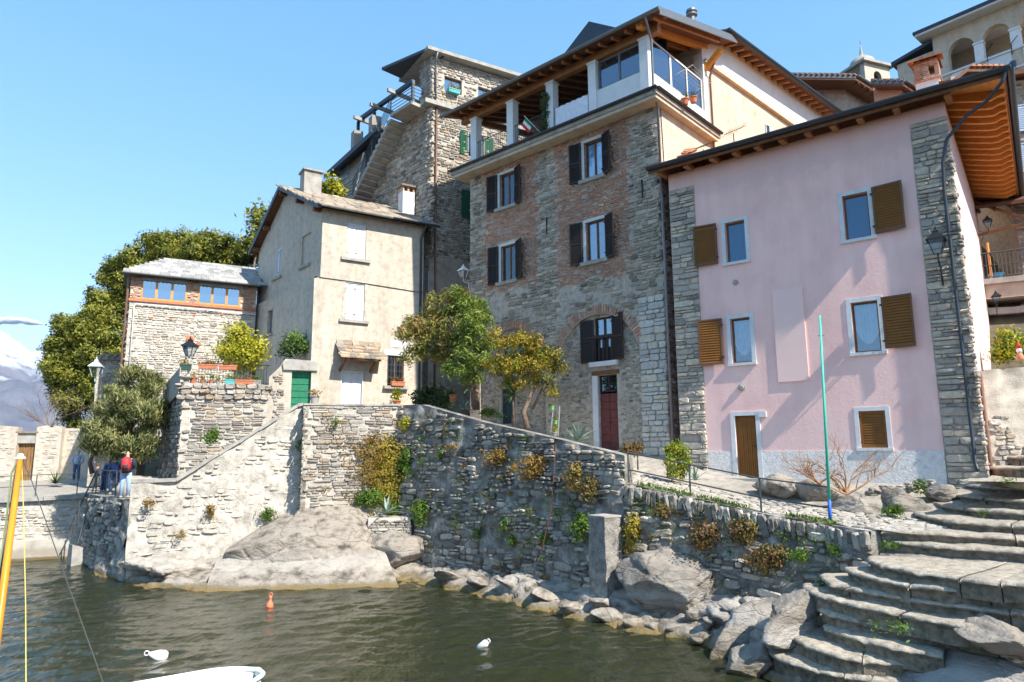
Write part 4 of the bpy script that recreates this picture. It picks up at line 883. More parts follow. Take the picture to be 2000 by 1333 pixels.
# chimney of bare brick with a tiled cap
cq = at(1815, 172, 24.5); cu, cv = FP.loc(cq); zc0, zc1, zc2 = (float(at(1815, y, 24.5)[2]) for y in (166, 131, 120)); hw = .40
m = MB(); m.box(cu - hw, cu + hw, cv - hw, cv + hw, 14.8, zc0 - .01); ch = m.build('chimney', X['white'], PK); MB().box(cu - hw - .05, cu + hw + .05, cv - hw - .05, cv + hw + .05, zc0 - .008, zc0 + .06).build('chimney_band', X['brick'], ch)
zm = (zc0 + zc1) / 2
for a, o_ in ((0, (cu, cv - hw)), (-90, (cu - hw, cv))):
    lay(PK, pack(-hw, hw, zc0 + .07, zc1, lambda a, b, c, d: not (.06 < abs(a) < .26 and abs(b - zm) < (zc1 - zc0) * .28), 5, (.075, .08), (3, 3.4), .012, wob=0, skip=0, tilt=0, split=0, clip=True), X['brick'], .03, 'brk', 'brick', origin=o_, ang=a, limit=60)
m = MB()
for a, b in ((-hw, -.26), (-.06, .06), (.26, hw)): m.box(cu + a, cu + b, cv - hw + .01, cv + hw - .01, zc0 + .06, zc1)
m.box(cu - hw + .004, cu + hw - .004, cv - hw + .014, cv + hw - .014, zc0 + .062, zm - (zc1 - zc0) * .26); m.box(cu - hw + .004, cu + hw - .004, cv - hw + .014, cv + hw - .014, zm + (zc1 - zc0) * .26, zc1 - .003); m.build('chimney_cap', X['brick'], ch)
MB().box(cu - hw - .08, cu + hw + .08, cv - hw - .08, cv + hw + .08, zc1 + .003, zc1 + .05).build('cap_slab', X['wood_b'], ch)
for i in range(6): m = MB(); tile_shape(m, (cu - .48 + i * .19, cv - .62, zc1 + .06), Vector((0, 1, .22)).normalized(), (1, 0, 0), 1.15, .10); m.build('cap_tile', X['terra'], PK)
# ------------------------------------------------------------------ tall house of stone and brick
BK = house('brick_house', 'tall old stone and brick house with timber loggia under the roof', 'house', FB, 4.0)
fm = fmap(0); br_ = lambda *q: FB.rect([tuple(p) for p in q])
BW = [br_((975, 349), (1006, 336), (1006, 400), (977, 410)), br_((1139, 277), (1176, 262), (1178, 340), (1143, 350)), br_((977.7, 484.9), (1008.6, 477), (1008.6, 546.6), (979.2, 554.5)), br_((1143.3, 433.7), (1181.9, 423.2), (1184.5, 503.3), (1145.2, 511.1))]
for i, j in ((0, 1), (2, 3)):                                            # sills of one storey are level
    z0 = (BW[i][2] + BW[j][2]) / 2; z1 = (BW[i][3] + BW[j][3]) / 2
    for k in (i, j): BW[k] = (BW[k][0], BW[k][1], z0, z1)
BD = br_((1165, 769), (1202, 767), (1205, 884), (1168, 880)); BD = (BD[0], BD[1], 4.5, BD[3]); TRN = (BD[0], BD[1], BD[3] + .06, BD[3] + .72)
BV5 = br_((1156, 622), (1192, 616), (1194, 704), (1158, 706))
ARC = [(-3.1, 7.75, 2.02, 2.15), (-7.75, 7.75, 1.95, 2.15)]              # centre u, springing, half width, rise
def arch(c, z, w, h, zb, n=16): return [(c - w, zb), (c + w, zb)] + [(c + w * math.cos(math.pi * k / n), z + h * math.sin(math.pi * k / n)) for k in range(n + 1)]
inn = [arch(*ARC[0], 3.9), arch(*ARC[1], 3.9)]
m = MB(); m.plate([(-10.35, 3.8), (0, 3.8), (0, 17.8), (-10.35, 17.8)], [rc(r) for r in BW] + inn, fm, .14)
m.add([(0, 0, 3.8), (0, 14, 3.8), (0, 14, 17.8), (0, 0, 17.8)], [(0, 1, 2, 3)]).add([(-10.35, 0, 3.8), (-10.35, 14, 3.8), (-10.35, 14, 17.8), (-10.35, 0, 17.8)], [(3, 2, 1, 0)]); m.build('wall', X['mort_g'], BK)
fi = fmap(.14)                                                           # set-back filling of the two arches
LWN = (-8.35, -7.1, 8.2, 9.45); TD = br_((975, 764), (1001, 764), (1001, 830), (975, 830)); TD = (TD[0], TD[1], 5.7, 7.25)
u5 = (BV5[0], BV5[1], BV5[2], BV5[3])
inset = [[rc((BD[0], BD[1], 4.4, TRN[3])), rc(u5)], [rc(LWN), rc(TD)]]
m = MB()
for a, hs in zip(inn, inset): m.plate([(u, max(z, 4.0)) if False else (u, z) for u, z in a], hs, fi, .16)
m.build('arch_filling', X['mort_g'], BK)
for i, (r, cu_) in enumerate(zip(BW, ('part', 'part', 'half', 'half'))):
    window(BK, r, fm, -.13, .055, ('wood_b', 'pane_t'), 1, bars=0, curtain='full' if i % 2 else 'part')
    m = MB(); m.prism(rc((r[0] - .13, r[0], r[2], r[3] + .13)), fm, -.05, .015); m.prism(rc((r[0], r[1] + .03, r[3], r[3] + .13)), fm, -.05, .013); m.build('lintel', X['trimw'], BK)
    MB().prism(rc((r[0] - .22, r[1] + .12, r[2] - .15, r[2] - .004)), fm, -.1, .16).build('sill', X['conc'], BK)
    w = (r[1] - r[0]) * .56
    shutter(BK, (r[0] - .15 - w, r[0] - .14, r[2] - .05, r[3] + .06), fm, ('shut_d', 'shut_d'), .03, .05, .06, .07, True, swing=-.10)
    shutter(BK, (r[1] + .01, r[1] + w, r[2] - .05, r[3] + .06), fm, ('shut_d', 'shut_d'), .03, .05, .06, .07, True, swing=.22)
window(BK, (u5[0], u5[1], u5[2] + .5, u5[3]), fi, -.1, .06, ('shut_d', 'pane_t'), 1, curtain='full'); window(BK, LWN, fi, -.1, .06, ('wood_b', 'pane'), 1)
MB().prism(rc((LWN[0] - .2, LWN[1] + .2, LWN[3], LWN[3] + .16)), fi, -.05, .03).build('lintel', X['wood_b'], BK)
m = MB()
for k in range(5): u = u5[0] + .05 + (u5[1] - u5[0] - .1) * k / 4; m.prism(rc((u - .03, u + .03, u5[2], u5[2] + .95)), fi, .02, .06)
m.prism(rc((u5[0] - .45, u5[1] + .45, u5[2] + .92, u5[2] + 1.04)), fi, .01, .09); m.build('timber_balustrade', X['shut_d'], BK)
MB().prism(rc((u5[0], u5[1], u5[2], u5[2] + .5)), fi, -.12, -.08).build('window_board', X['shut_d'], BK)
shutter(BK, (u5[0] - .62, u5[0], u5[2] - .02, u5[3] - .05), fi, ('shut_d', 'shut_d'), .02, .05, .06, .08, True, swing=-.05); shutter(BK, (u5[1], u5[1] + .62, u5[2] - .02, u5[3] + .05), fi, ('shut_d', 'shut_d'), .02, .05, .06, .08, True, swing=.2)
MB().prism(rc((u5[0] - .2, u5[1] + .25, u5[2] - .2, u5[2] - .02)), fi, -.1, .16).build('sill', X['trimw'], BK)
for s, (a, b) in enumerate(((BD[0], (BD[0] + BD[1]) / 2 - .005), ((BD[0] + BD[1]) / 2 + .005, BD[1]))):
    m = MB(); n = 7; H_ = BD[3] - BD[2]
    for k in range(n): m.prism(rc((a + .01, b, BD[2] + H_ * k / n + .006, BD[2] + H_ * (k + 1) / n - .006)), fi, -.16, -.11)
    d_ = m.build('door_leaf', X['red_d'], BK)
    if s: MB().tube([fi(a + .06, 5.6, -.11), fi(a + .06, 5.6, -.05)], .025, 8).build('handle', X['black'], d_)
window(BK, TRN, fi, -.1, .05, ('shut_d', 'pane'), 1, bars=1)
MB().prism(rc((BD[0] - .28, BD[1] + .12, TRN[3] + .02, TRN[3] + .18)), fi, -.05, .06).build('lintel', X['wood_b'], BK)
MB().prism(rc((BD[0] - .26, BD[0] - .01, 4.4, TRN[3])), fi, -.05, .05).build('jamb', X['trimw'], BK)
MB().prism(rc((BD[0] - .3, BD[1] + .3, 4.3, 4.52)), fi, -.1, .45).build('doorstep', X['conc'], BK)
m = MB()
for k in range(4): m.prism(rc((TD[0] + (TD[1] - TD[0]) * k / 4 + .005, TD[0] + (TD[1] - TD[0]) * (k + 1) / 4 - .005, TD[2], TD[3])), fi, -.15, -.1)
m.build('garden_door', flat('dark_teal_door', (.015, .045, .05)), BK)
# masonry: brick fields between stone piers, rubble below
allh = [rc((r[0] - .15, r[1] + .05, r[2] - .17, r[3] + .15)) for r in BW] + [arch(c, z, w + .03, h + .03, 3.5) for c, z, w, h in ARC]
def wobble(u, z): return .28 * mn.noise(Vector((u * 1.3, z * 1.1, 5)))
bays = [(-9.45, -6.1), (-5.1, -1.35)]
def isb(u, z): return any(a + wobble(u, z) * .4 < u < b + wobble(z, u) * .4 for a, b in bays) and z > 11.15 + wobble(u, z) * 1.6 + (.5 if u < -6 else .1)
okb = okpoly([(-10.4, 3.8), (.02, 3.8), (.02, 17.7), (-10.4, 17.7)], allh)
patch = lambda u, z: mn.noise(Vector((u * .9, z * 1.2, 11))) + .5 * mn.noise(Vector((u * 2.6, z * 2.9, 4)))
bs = pack(-10.3, 0, 11.0, 17.7, lambda a, b, c, d: isb(a, b) and okb(a, b, c, d) and patch(a, b) > -.55, 51, (.075, .088), (2.6, 3.6), .026, wob=.02, split=0, skip=.05, tilt=.05)
lay(BK, bs, X['brick'], .028, 'brk', 'brick', limit=300)
ss = pack(-10.35, 0, 10.0, 17.7, lambda a, b, c, d: not isb(a, b) and okb(a, b, c, d) and (a < -9.4 or -6.2 < a < -5.0 or a > -1.5 or patch(a, b) > .0), 52, (.08, .2), (1.3, 3.2), .03, skip=.06, lmax=.6)
ss += pack(-10.35, 0, 4.0, 10.0, lambda a, b, c, d: a < -1.2 and okb(a, b, c, d) and patch(a * 1.3, b) > -.12, 53, (.08, .18), (1.2, 2.6), .04, skip=.14, wob=.08, tilt=.12)
lay(BK, ss, X['stone_g'], .045, 'rub', limit=300)
qs = pack(-1.15, .0, 4.0, 10.2, lambda a, b, c, d: True, 54, (.15, .32), (1.3, 2.6), .022, skip=0, wob=0, tilt=.015, lmax=.8, clip=True)
X['quoin_lt'] = mat('pale_corner_stone', [(.44, .43, .40), (.56, .54, .48), (.38, .38, .38), (.60, .57, .50), (.50, .46, .38)], .85, 8, .6, 40, rnd=True, big=.12)
lay(BK, qs, X['quoin_lt'], .075, 'flat', 'corner_stone', limit=120)
for (c, z, w, h), cover in zip(ARC, ((0, 180), (0, 180))):               # voussoirs of thin brick on edge
    for k in range(54):
        a = math.pi * (k + .5) / 54; pu, pz = c + (w + .2) * math.cos(a), z + (h + .2) * math.sin(a)
        lay(BK, [(pu, pz, .085, .34, math.atan2(math.cos(a) * h, math.sin(a) * w) )], X['brick'], .035, 'brk', 'arch_brick', seed=k)
of = okpoly(None, [rc((BD[0] - .3, BD[1] + .1, 4, TRN[3] + .2)), rc((u5[0] - .1, u5[1] + .1, u5[2] - .2, u5[3])), rc((LWN[0] - .1, LWN[1] + .1, LWN[2], LWN[3])), rc((TD[0], TD[1], 5, TD[3]))])
for a, (c, z, w, h) in zip(inn, ARC):
    st = pack(c - w, c + w, 4.0, 9.9, lambda x, y, cc, d: of(x, y, cc, d) and inpoly(x - cc * .8, y + d, a) and inpoly(x + cc * .8, y + d, a), 57 + int(c), (.06, .15), (1.2, 2.6), .03, skip=.12, wob=.08, tilt=.15)
    lay(BK, st, X['stone_g'], .03, 'rub', off=-.14, limit=90)
# relieving arch bricks over the upper windows
for r in (BW[3],):
    for k in range(16):
        t = (k - 7.5) / 7.5; lay(BK, [(r[0] + (r[1] - r[0]) * .4 + t * .62, r[3] + .36 - .10 * t * t, .06, .3, t * .3)], X['brick'], .03, 'brk', 'arch_brick', seed=k)
for k in range(11): lay(BK, [(-1.75 + k * .07, 15.75 - .02 * k, .05, .28, .3)], X['brick'], .03, 'brk', 'arch_brick', seed=k + 90)
for u, z in ((-5.55, 14.05), (-.75, 14.4)): MB().bar((u, -.05, z + .45), (u, -.05, z - .3), .05, .04).build('tie_bar', X['black'], BK)
# right flank: stone below, old render above
lay(BK, pack(0, 3, 4, 15, lambda a, b, c, d: True, 58, (.1, .22), (1.1, 2.4), .03, skip=.1), X['stone_d'], .05, 'rub', origin=(0, 0), ang=90, limit=60)
MB().add([(.045, .35, 15.0), (.045, 13.9, 15.0), (.045, 13.9, 17.75), (.045, .25, 17.75)], [(0, 1, 2, 3)]).build('render_coat', X['tan'], BK)
# loggia floor
SZ = 18.02
m = MB(); m.box(-11.0, .42, -.72, 4.6, 17.76, SZ); m.build('loggia_floor', X['conc'], BK)
m = MB(); gut(m, (-11.05, -.79, SZ - .02), (.5, -.79, SZ - .02), .085); gut(m, (.49, -.72, SZ - .03), (.49, 4.6, SZ - .03), .075); m.build('floor_gutter', X['gutter'], BK)
MB().box(-10.9, .36, -.66, 4.5, 17.62, 17.758).build('floor_moulding', X['tan'], BK)
CO = [(-9.85, -9.22), (-7.45, -6.88), (-5.1, -4.55), (-2.78, -2.38), (-.38, .12)]
CO = [((a + b) / 2 - .19, (a + b) / 2 + .19) for a, b in CO]
for a, b in CO: m = MB(); m.box(a, b, -.60, -.22, SZ, 20.3); m.box(a - .04, b + .04, -.64, -.18, 20.22, 20.30); m.build('column', X['white'], BK)
m = MB(); m.box(-.3, .12, 3.9, 4.35, SZ, 21.6); m.build('column', X['white'], BK)
MB().box(CO[3][1], CO[4][0], -.50, -.32, SZ, 19.0).build('parapet', X['white'], BK); MB().box(-.1, .08, -.22, 3.9, SZ, 18.85).build('parapet', X['white'], BK)
fl_ = fmap(-.41); window(BK, (CO[3][1] + .02, CO[4][0] - .02, 19.02, 20.28), fl_, 0, .07, ('zinc', 'pane_l'), 1, dark=False, name='loggia_window')
rmp = rmap(.03); window(BK, (-.2, 1.2, 18.88, 20.35), rmp, 0, .06, ('trimw', 'pane_l'), 0, dark=False, name='loggia_window'); window(BK, (1.2, 3.88, 18.88, 20.35), rmp, 0, .07, ('trimw', 'pane_l'), 1, dark=False, name='loggia_window')
MB().box(-2.4, -.1, 1.2, 1.25, SZ, 21.2).build('inner_partition', X['dark'], BK); MB().box(-10.6, 0, 4.5, 4.6, SZ, 22.4).build('back_wall', X['grey_r'], BK)
# timber roof
RS = .297; e0 = -1.22; ez = 20.62; RZ = lambda v: ez + (v - e0) * RS
MB().box(-10.4, .5, -.56, -.28, 20.31, 20.66).build('eave_beam', X['beam'], BK); MB().bar((0, -1.1, 20.52), (0, 4.6, 20.52 + 5.7 * RS * .99), .22, .26).build('verge_beam', X['wood_o'], BK)
MB().bar((-10.1, -.6, 20.45), (-10.1, 4.4, 20.45 + .9), .2, .24).build('verge_beam', X['beam'], BK)
MB().bar((.12, 4.1, 20.9), (.9, 4.1, 21.5), .2, .22).build('bracket', X['wood_o'], BK); MB().bar((-.1, -.42, 20.55), (.78, -.42, 20.95), .2, .22).build('bracket', X['wood_o'], BK)
u = -10.5
while u < .8: MB().bar((u, e0 + .1, RZ(e0 + .1) - .12), (u, 4.5, RZ(4.5) - .12), .11, .14).build('rafter', X['beam'], BK); u += .62
n = 22
for i in range(n):
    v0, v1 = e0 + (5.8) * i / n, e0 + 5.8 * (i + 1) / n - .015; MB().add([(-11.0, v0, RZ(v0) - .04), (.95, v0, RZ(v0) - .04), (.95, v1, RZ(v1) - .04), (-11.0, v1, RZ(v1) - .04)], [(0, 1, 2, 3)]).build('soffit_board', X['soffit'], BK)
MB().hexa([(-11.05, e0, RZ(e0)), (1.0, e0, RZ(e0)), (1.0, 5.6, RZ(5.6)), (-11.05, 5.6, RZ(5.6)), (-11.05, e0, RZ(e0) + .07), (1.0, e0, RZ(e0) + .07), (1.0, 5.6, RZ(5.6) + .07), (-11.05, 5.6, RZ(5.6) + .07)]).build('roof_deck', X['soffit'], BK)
MB().bar((.98, e0 - .02, RZ(e0) - .02), (.98, 5.6, RZ(5.6) - .02), .05, .3).build('verge_board', X['zinc'], BK)
m = MB(); gut(m, (-11.1, e0 - .1, ez + .03), (1.05, e0 - .1, ez + .03), .1); m.build('eave_gutter', X['zinc'], BK)
sl = []
rg = random.Random(8)
X['slate_m'] = X['slate_g']
for row in range(17):
    v = e0 + .0 + row * .34; u = -11.1
    while u < .95:
        w = rg.uniform(.28, .55); m = MB(); zt = RZ(v) + .075; j = lambda: rg.uniform(-.03, .03)
        a, b = u, min(u + w - .01, 1.0)
        pts = [(a, v - .05 + j(), zt + .01), (b, v - .05 + j(), zt + .01), (b, v + .4, zt + .4 * RS + .012), (a, v + .4, zt + .4 * RS + .012)]
        hx = [*pts, *[(x, y, z + .035) for x, y, z in pts]]
        if b > .55: MB().hexa(hx).build('roof_slab', X['slate_m'], BK)
        else: sl.append(hx)
        u += w
m = MB()
for hx in sl: m.hexa(hx)
m.build('roof_slabs', X['slate_m'], BK, kind='stuff')
# railings between the columns
for a, b in ((CO[0][1], CO[1][0]), (CO[1][1], CO[2][0]), (CO[2][1], CO[3][0])):
    m = MB(); k = a + .06
    while k < b: m.tube([(k, -.5, SZ + .1), (k, -.5, SZ + .98)], .011, 4, False); k += .12
    m.tube([(a, -.5, SZ + 1.0), (b, -.5, SZ + 1.0)], .022, 6); m.tube([(a, -.5, SZ + .1), (b, -.5, SZ + .1)], .018, 6); m.build('railing', X['iron'], BK)
# pipes
MB().tube([(.45, e0 - .1, ez - .05), (.40, e0 + .1, ez - .3), (.33, -.75, 19.9), (.33, -.75, 18.1), (.3, -.7, 17.85), (.12, -.12, 17.55), (.10, -.09, 15.2)], .05, 8).build('downpipe', X['zinc'], BK, smooth=True)
MB().tube([(.10, -.09, 15.25), (.10, -.09, 4.4)], .055, 8).build('downpipe', X['pipe_g'], BK, smooth=True)
MB().tube([(.62, 4.2, 21.4), (.5, 4.2, 21.1), (.2, 4.35, 20.6), (.2, 4.35, 16)], .05, 8).build('downpipe', X['copper'], BK, smooth=True)
# roof pieces behind the loggia
gq = [at(x, y, 33) for x, y in ((1078, 112), (1150, 42), (1228, 42))]
gl_ = [(*FB.loc(q), float(q[2])) for q in gq]
hh = MB(); ax, ay, az = gl_[1]
hh.add([(ax - 2.6, ay, az - 1.75), (ax, ay, az), (ax + 2.6, ay, az - 1.75), (ax - 2.6, ay + 5, az - 1.75), (ax, ay + 5, az), (ax + 2.6, ay + 5, az - 1.75), (ax - 2.6, ay, az - 2.0), (ax, ay, az - .25), (ax + 2.6, ay, az - 2.0)], [(0, 1, 4, 3), (1, 2, 5, 4), (0, 6, 7, 1), (1, 7, 8, 2), (6, 8, 7)])
hh.build('dormer', X['gutter'], BK)
MB().box(ax - 2, ax + 2, ay + .4, ay + 5, 21, az - 1.4).build('dormer_wall', X['soffit'], BK)
for (x, y0, y1, d) in ((1352, 46, 18, 30), (1427, 92, 74, 32)):
    q = at(x, y0, d); u, v = FB.loc(q); zt = at(x, y1, d)[2]; z0 = q[2] - .8; h = zt - z0
    m = MB(); m.lathe([(.17, 0), (.17, h * .72), (.26, h * .76), (.27, h * .82), (.17, h * .84), (.27, h * .88), (.26, h * .95), (.12, h)], (u, v, z0), 12); m.build('flue_cowl', X['zinc'], BK, smooth=False)
# ------------------------------------------------------------------ cream house
CK = house('cream_house', 'cream roughcast house with white shutters and a stone slab roof', 'house', FC, 6.2)
fm = fmap(0); _a = R_(129 - 32.4); _d = (math.cos(_a), math.sin(_a)); _n = (-math.sin(_a), math.cos(_a))
def smap(off0=0): return lambda v, w, off: (_d[0] * v + _n[0] * (off + off0), _d[1] * v + _n[1] * (off + off0), w)
cf = lambda *q: FC.rect([tuple(p) for p in q]); cs = lambda *q: FC2.rect([tuple(p) for p in q])
CW1 = (1.46, 2.38, 13.55, 15.25); CW2 = (1.46, 2.38, 10.6, 12.35); CD = (1.36, 2.42, 6.5, 8.17); CB = (3.6, 4.44, 7.6, 9.05)
m = MB(); fo = [(-.02, 5.8), (5.4, 5.8), (5.4, 15.75), (.26, 15.75), (.26, 12.45), (-.02, 12.35)]
m.plate(fo, [rc(CW1), rc(CW2), rc(CD), rc(CB)], fm, .16)
m.add([(5.4, 0, 5.8), (5.4, 8.6, 5.8), (5.4, 8.6, 15.6), (5.4, 4.6, 18.1), (5.4, 0, 15.75)], [(0, 1, 2, 3, 4)])
sw1 = cs((528, 487), (541, 481), (540, 537), (527, 543)); sw1 = (min(sw1[:2]), max(sw1[:2]), *sw1[2:]); gw = cs((522, 609), (532, 604), (532, 650), (522, 655)); gw = (min(gw[:2]), max(gw[:2]), *gw[2:])
bw = (1.3, 2.35, 13.4, 14.95)
s0_, s1_ = smap(-.26), smap(0)
m.plate([(0, 12.35), (8.6, 12.35), (8.6, 15.7), (4.7, 18.05), (0, 15.75)], [rc(sw1), rc(bw)], s0_, .09); m.plate([(0, 5.8), (8.6, 5.8), (8.6, 12.45), (0, 12.45)], [rc(gw)], s1_, .2)
m.add([s0_(0, 12.45, 0), s0_(8.6, 12.45, 0), s1_(8.6, 12.45, 0), s1_(0, 12.45, 0)], [(0, 1, 2, 3)]); m.build('wall', X['cream'], CK)
MB().add([s0_(bw[0], bw[2], -.085), s0_(bw[1], bw[2], -.085), s0_(bw[1], bw[3], -.085), s0_(bw[0], bw[3], -.085)], [(0, 1, 2, 3)]).build('blind_window', X['cream'], CK)
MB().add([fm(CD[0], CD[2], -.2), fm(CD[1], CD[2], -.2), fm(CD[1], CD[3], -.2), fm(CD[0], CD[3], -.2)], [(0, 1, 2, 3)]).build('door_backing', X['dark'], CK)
for r in (CW1, CW2):
    c = (r[0] + r[1]) / 2
    shutter(CK, (r[0] + .02, c - .005, r[2], r[3]), fm, ('shut_w', 'shut_w'), -.08, .05, .07, .10); shutter(CK, (c + .005, r[1] - .02, r[2], r[3]), fm, ('shut_w', 'shut_w'), -.08, .05, .07, .10)
    MB().prism(rc((r[0] - .28, r[1] + .22, r[2] - .14, r[2] - .004)), fm, -.1, .12).build('sill', X['conc'], CK)
surround(CK, CW2, fm, .14, .012, 'mort_w', bottom=False)
shutter(CK, (sw1[0], (sw1[0] + sw1[1]) / 2, sw1[2], sw1[3]), s0_, ('shut_w', 'shut_w'), -.07, .05, .06, .07); shutter(CK, ((sw1[0] + sw1[1]) / 2, sw1[1], sw1[2], sw1[3]), s0_, ('shut_w', 'shut_w'), -.07, .05, .06, .07)
for r, q in ((sw1, s0_), (bw, s0_), (gw, s1_)): MB().prism(rc((r[0] - .15, r[1] + .15, r[2] - .12, r[2] - .003)), q, -.05, .1).build('sill', X['conc'], CK)
window(CK, gw, s1_, -.15, .05, ('grey', 'pane') if 'grey' in X else ('zinc', 'pane'), 0)
c = (CD[0] + CD[1]) / 2
for a, b in ((CD[0] + .04, c - .004), (c + .004, CD[1] - .04)):
    m = MB(); m.prism(rc((a, b, CD[2], CD[3])), fm, -.14, -.10)
    for z0, z1 in ((6.6, 7.25), (7.35, 8.05)): m.prism(rc((a + .09, b - .09, z0, z1)), fm, -.1, -.085)
    m.build('door_leaf', flat('pale_grey_blue_door', (.62, .66, .70)) if a < c else bpy.data.materials['pale_grey_blue_door'], CK)
m = MB(); m.prism(rc((CD[0] - .0, CD[0] + .045, CD[2], CD[3])), fm, -.14, .02); m.prism(rc((CD[1] - .045, CD[1], CD[2], CD[3])), fm, -.14, .02); m.prism(rc((CD[0], CD[1], CD[3] - .04, CD[3] + .04)), fm, -.14, .022); m.build('door_frame', X['trimw'], CK)
window(CK, CB, fm, -.15, .05, ('wood_b', 'pane_t'), 1, curtain='part'); m = MB()
for k in range(6): u = CB[0] + .05 + (CB[1] - CB[0] - .1) * k / 5; m.tube([fm(u, CB[2], -.03), fm(u, CB[3], -.03)], .013, 5)
for k in range(5): z = CB[2] + .12 + (CB[3] - CB[2] - .24) * k / 4; m.tube([fm(CB[0], z, -.03), fm(CB[1], z, -.03)], .011, 5)
m.build('window_grille', X['iron'], CK); MB().prism(rc((CB[0] - .2, CB[1] + .2, CB[2] - .14, CB[2] - .003)), fm, -.1, .2).build('sill', X['conc'], CK)
MB().prism(rc((CB[0] - .18, CB[1] + .35, CB[3] + .02, CB[3] + .28)), fm, -.05, .02).build('lintel', X['trimw'], CK)
MB().prism(rc((CB[0] + .1, CB[1] + .1, CB[3] + .42, CB[3] + .75)), fm, -.05, .018).build('plaque', X['trimw'], CK)
MB().tube([Vector(fm(.2, 12.42, .02)), Vector(fm(2.5, 12.40, .03)), Vector(fm(5.35, 12.30, .02))], .016, 5).build('cable', X['black'], CK)
# slab canopy over the door
m = MB(); m.prism([(0, 9.0), (0, 9.5), (.85, 8.72), (.85, 8.62)], lambda o, w, u: (u, -o, w), 1.15, 2.95); m.build('canopy', X['wood_b'], CK)
for u in (1.3, 2.75): MB().bar(fm(u, 8.2, .02), fm(u, 8.66, .75), .1, .12).build('canopy_bracket', X['wood_b'], CK)
rg = random.Random(21)
for row in range(5):
    u = 1.02 + rg.uniform(0, .1)
    while u < 2.95:
        w = rg.uniform(.26, .52); o0 = .92 - row * .2; zt = 8.70 + row * .165; j = lambda: rg.uniform(-.04, .04)
        p = [fm(u, zt, o0 + j()), fm(u + w - .01, zt, o0 + j()), fm(u + w - .01, zt + .22, max(0, o0 - .42)), fm(u, zt + .22, max(0, o0 - .42))]
        MB().hexa([*p, *[(x, y, z + .055) for x, y, z in p]]).build('canopy_slab', X['slate'], CK); u += w
# roof
rdg, ze = 18.2, 15.72; L0 = lambda v, z: Vector(s0_(v, z, .42)); sf = (rdg - ze) / 5.15
m = MB(); m.add([L0(-.45, ze), (6.0, -.45, ze), (6.0, 4.7, rdg), L0(4.7, rdg), (6.0, 9.1, ze - .1), L0(9.1, ze - .1)], [(0, 1, 2, 3), (3, 2, 4, 5)]); m.build('roof_deck', X['wood_b'], CK)
V_ = MB(); V_.bar(L0(-.45, ze - .06), L0(4.7, rdg - .06), .06, .24); V_.bar(L0(4.7, rdg - .06), L0(9.1, ze - .16), .06, .24); V_.build('verge_board', X['gutter'], CK)
for v, z in ((.2, 15.7), (2.4, 16.75), (4.7, 17.85), (7, 16.6), (8.5, 15.75)): MB().bar(s0_(v, z, -.3), s0_(v, z, .38), .17, .2).build('purlin_end', X['wood_b'], CK)
for row in range(13):
    v = -.5 + row * .4; u = -.35
    while u < 5.95:
        w = rg.uniform(.3, .6); zt = ze + .02 + (v + .45) * sf + rg.uniform(0, .03); xo = -.115 * v * (1 - (u + .35) / 6.3); j = lambda: rg.uniform(-.05, .05)
        p = [(u + xo, v + j(), zt), (u + w - .015 + xo, v + j(), zt), (u + w - .015 + xo, v + .55, zt + .55 * sf + .01), (u + xo, v + .55, zt + .55 * sf + .01)]
        MB().hexa([*p, *[(x, y, z + rg.uniform(.035, .06)) for x, y, z in p]]).build('roof_slab', X['slate'], CK); u += w
m = MB(); gut(m, (.0, -.55, ze - .0), (3.5, -.55, ze - .0), .085); m.build('gutter', X['conc'], CK); m = MB(); gut(m, (3.5, -.55, ze), (6.0, -.55, ze), .085); m.build('gutter', X['gutter'], CK)
MB().tube([(5.3, -.5, ze - .05), (5.26, -.3, ze - .35), (5.22, -.1, ze - .7), (5.22, -.08, 6.4)], .055, 8).build('downpipe', X['gutter'], CK, smooth=True)
q0, q1 = FC.front(588, 382, 4.0), FC.front(624, 345, 4.0); m = MB(); m.box(q0[0], q1[0] - .02, 3.5, 4.3, 16.8, q1[1]); ch = m.build('chimney', X['conc'], CK); MB().box(q0[0] - .08, q1[0] + .06, 3.4, 4.4, q1[1] + .002, q1[1] + .09).build('chimney_slab', X['slate_g'], ch)
q0, q1 = FC.front(782, 418, 2.6), FC.front(806, 372, 2.6); ch = MB().box(q0[0], q1[0], 2.3, 2.95, 16, q1[1] - .25).build('chimney', X['trimw'], CK); m = MB()
for a, b in ((0, .12), (.4, .55), (.85, 1.)): m.box(q0[0] + (q1[0] - q0[0]) * a, q0[0] + (q1[0] - q0[0]) * b, 2.32, 2.93, q1[1] - .25, q1[1] + .02)
m.build('chimney_pier', X['brick'], ch); MB().box(q0[0] - .1, q1[0] + .1, 2.2, 3.05, q1[1] + .022, q1[1] + .12).build('chimney_slab', X['slate'], ch)
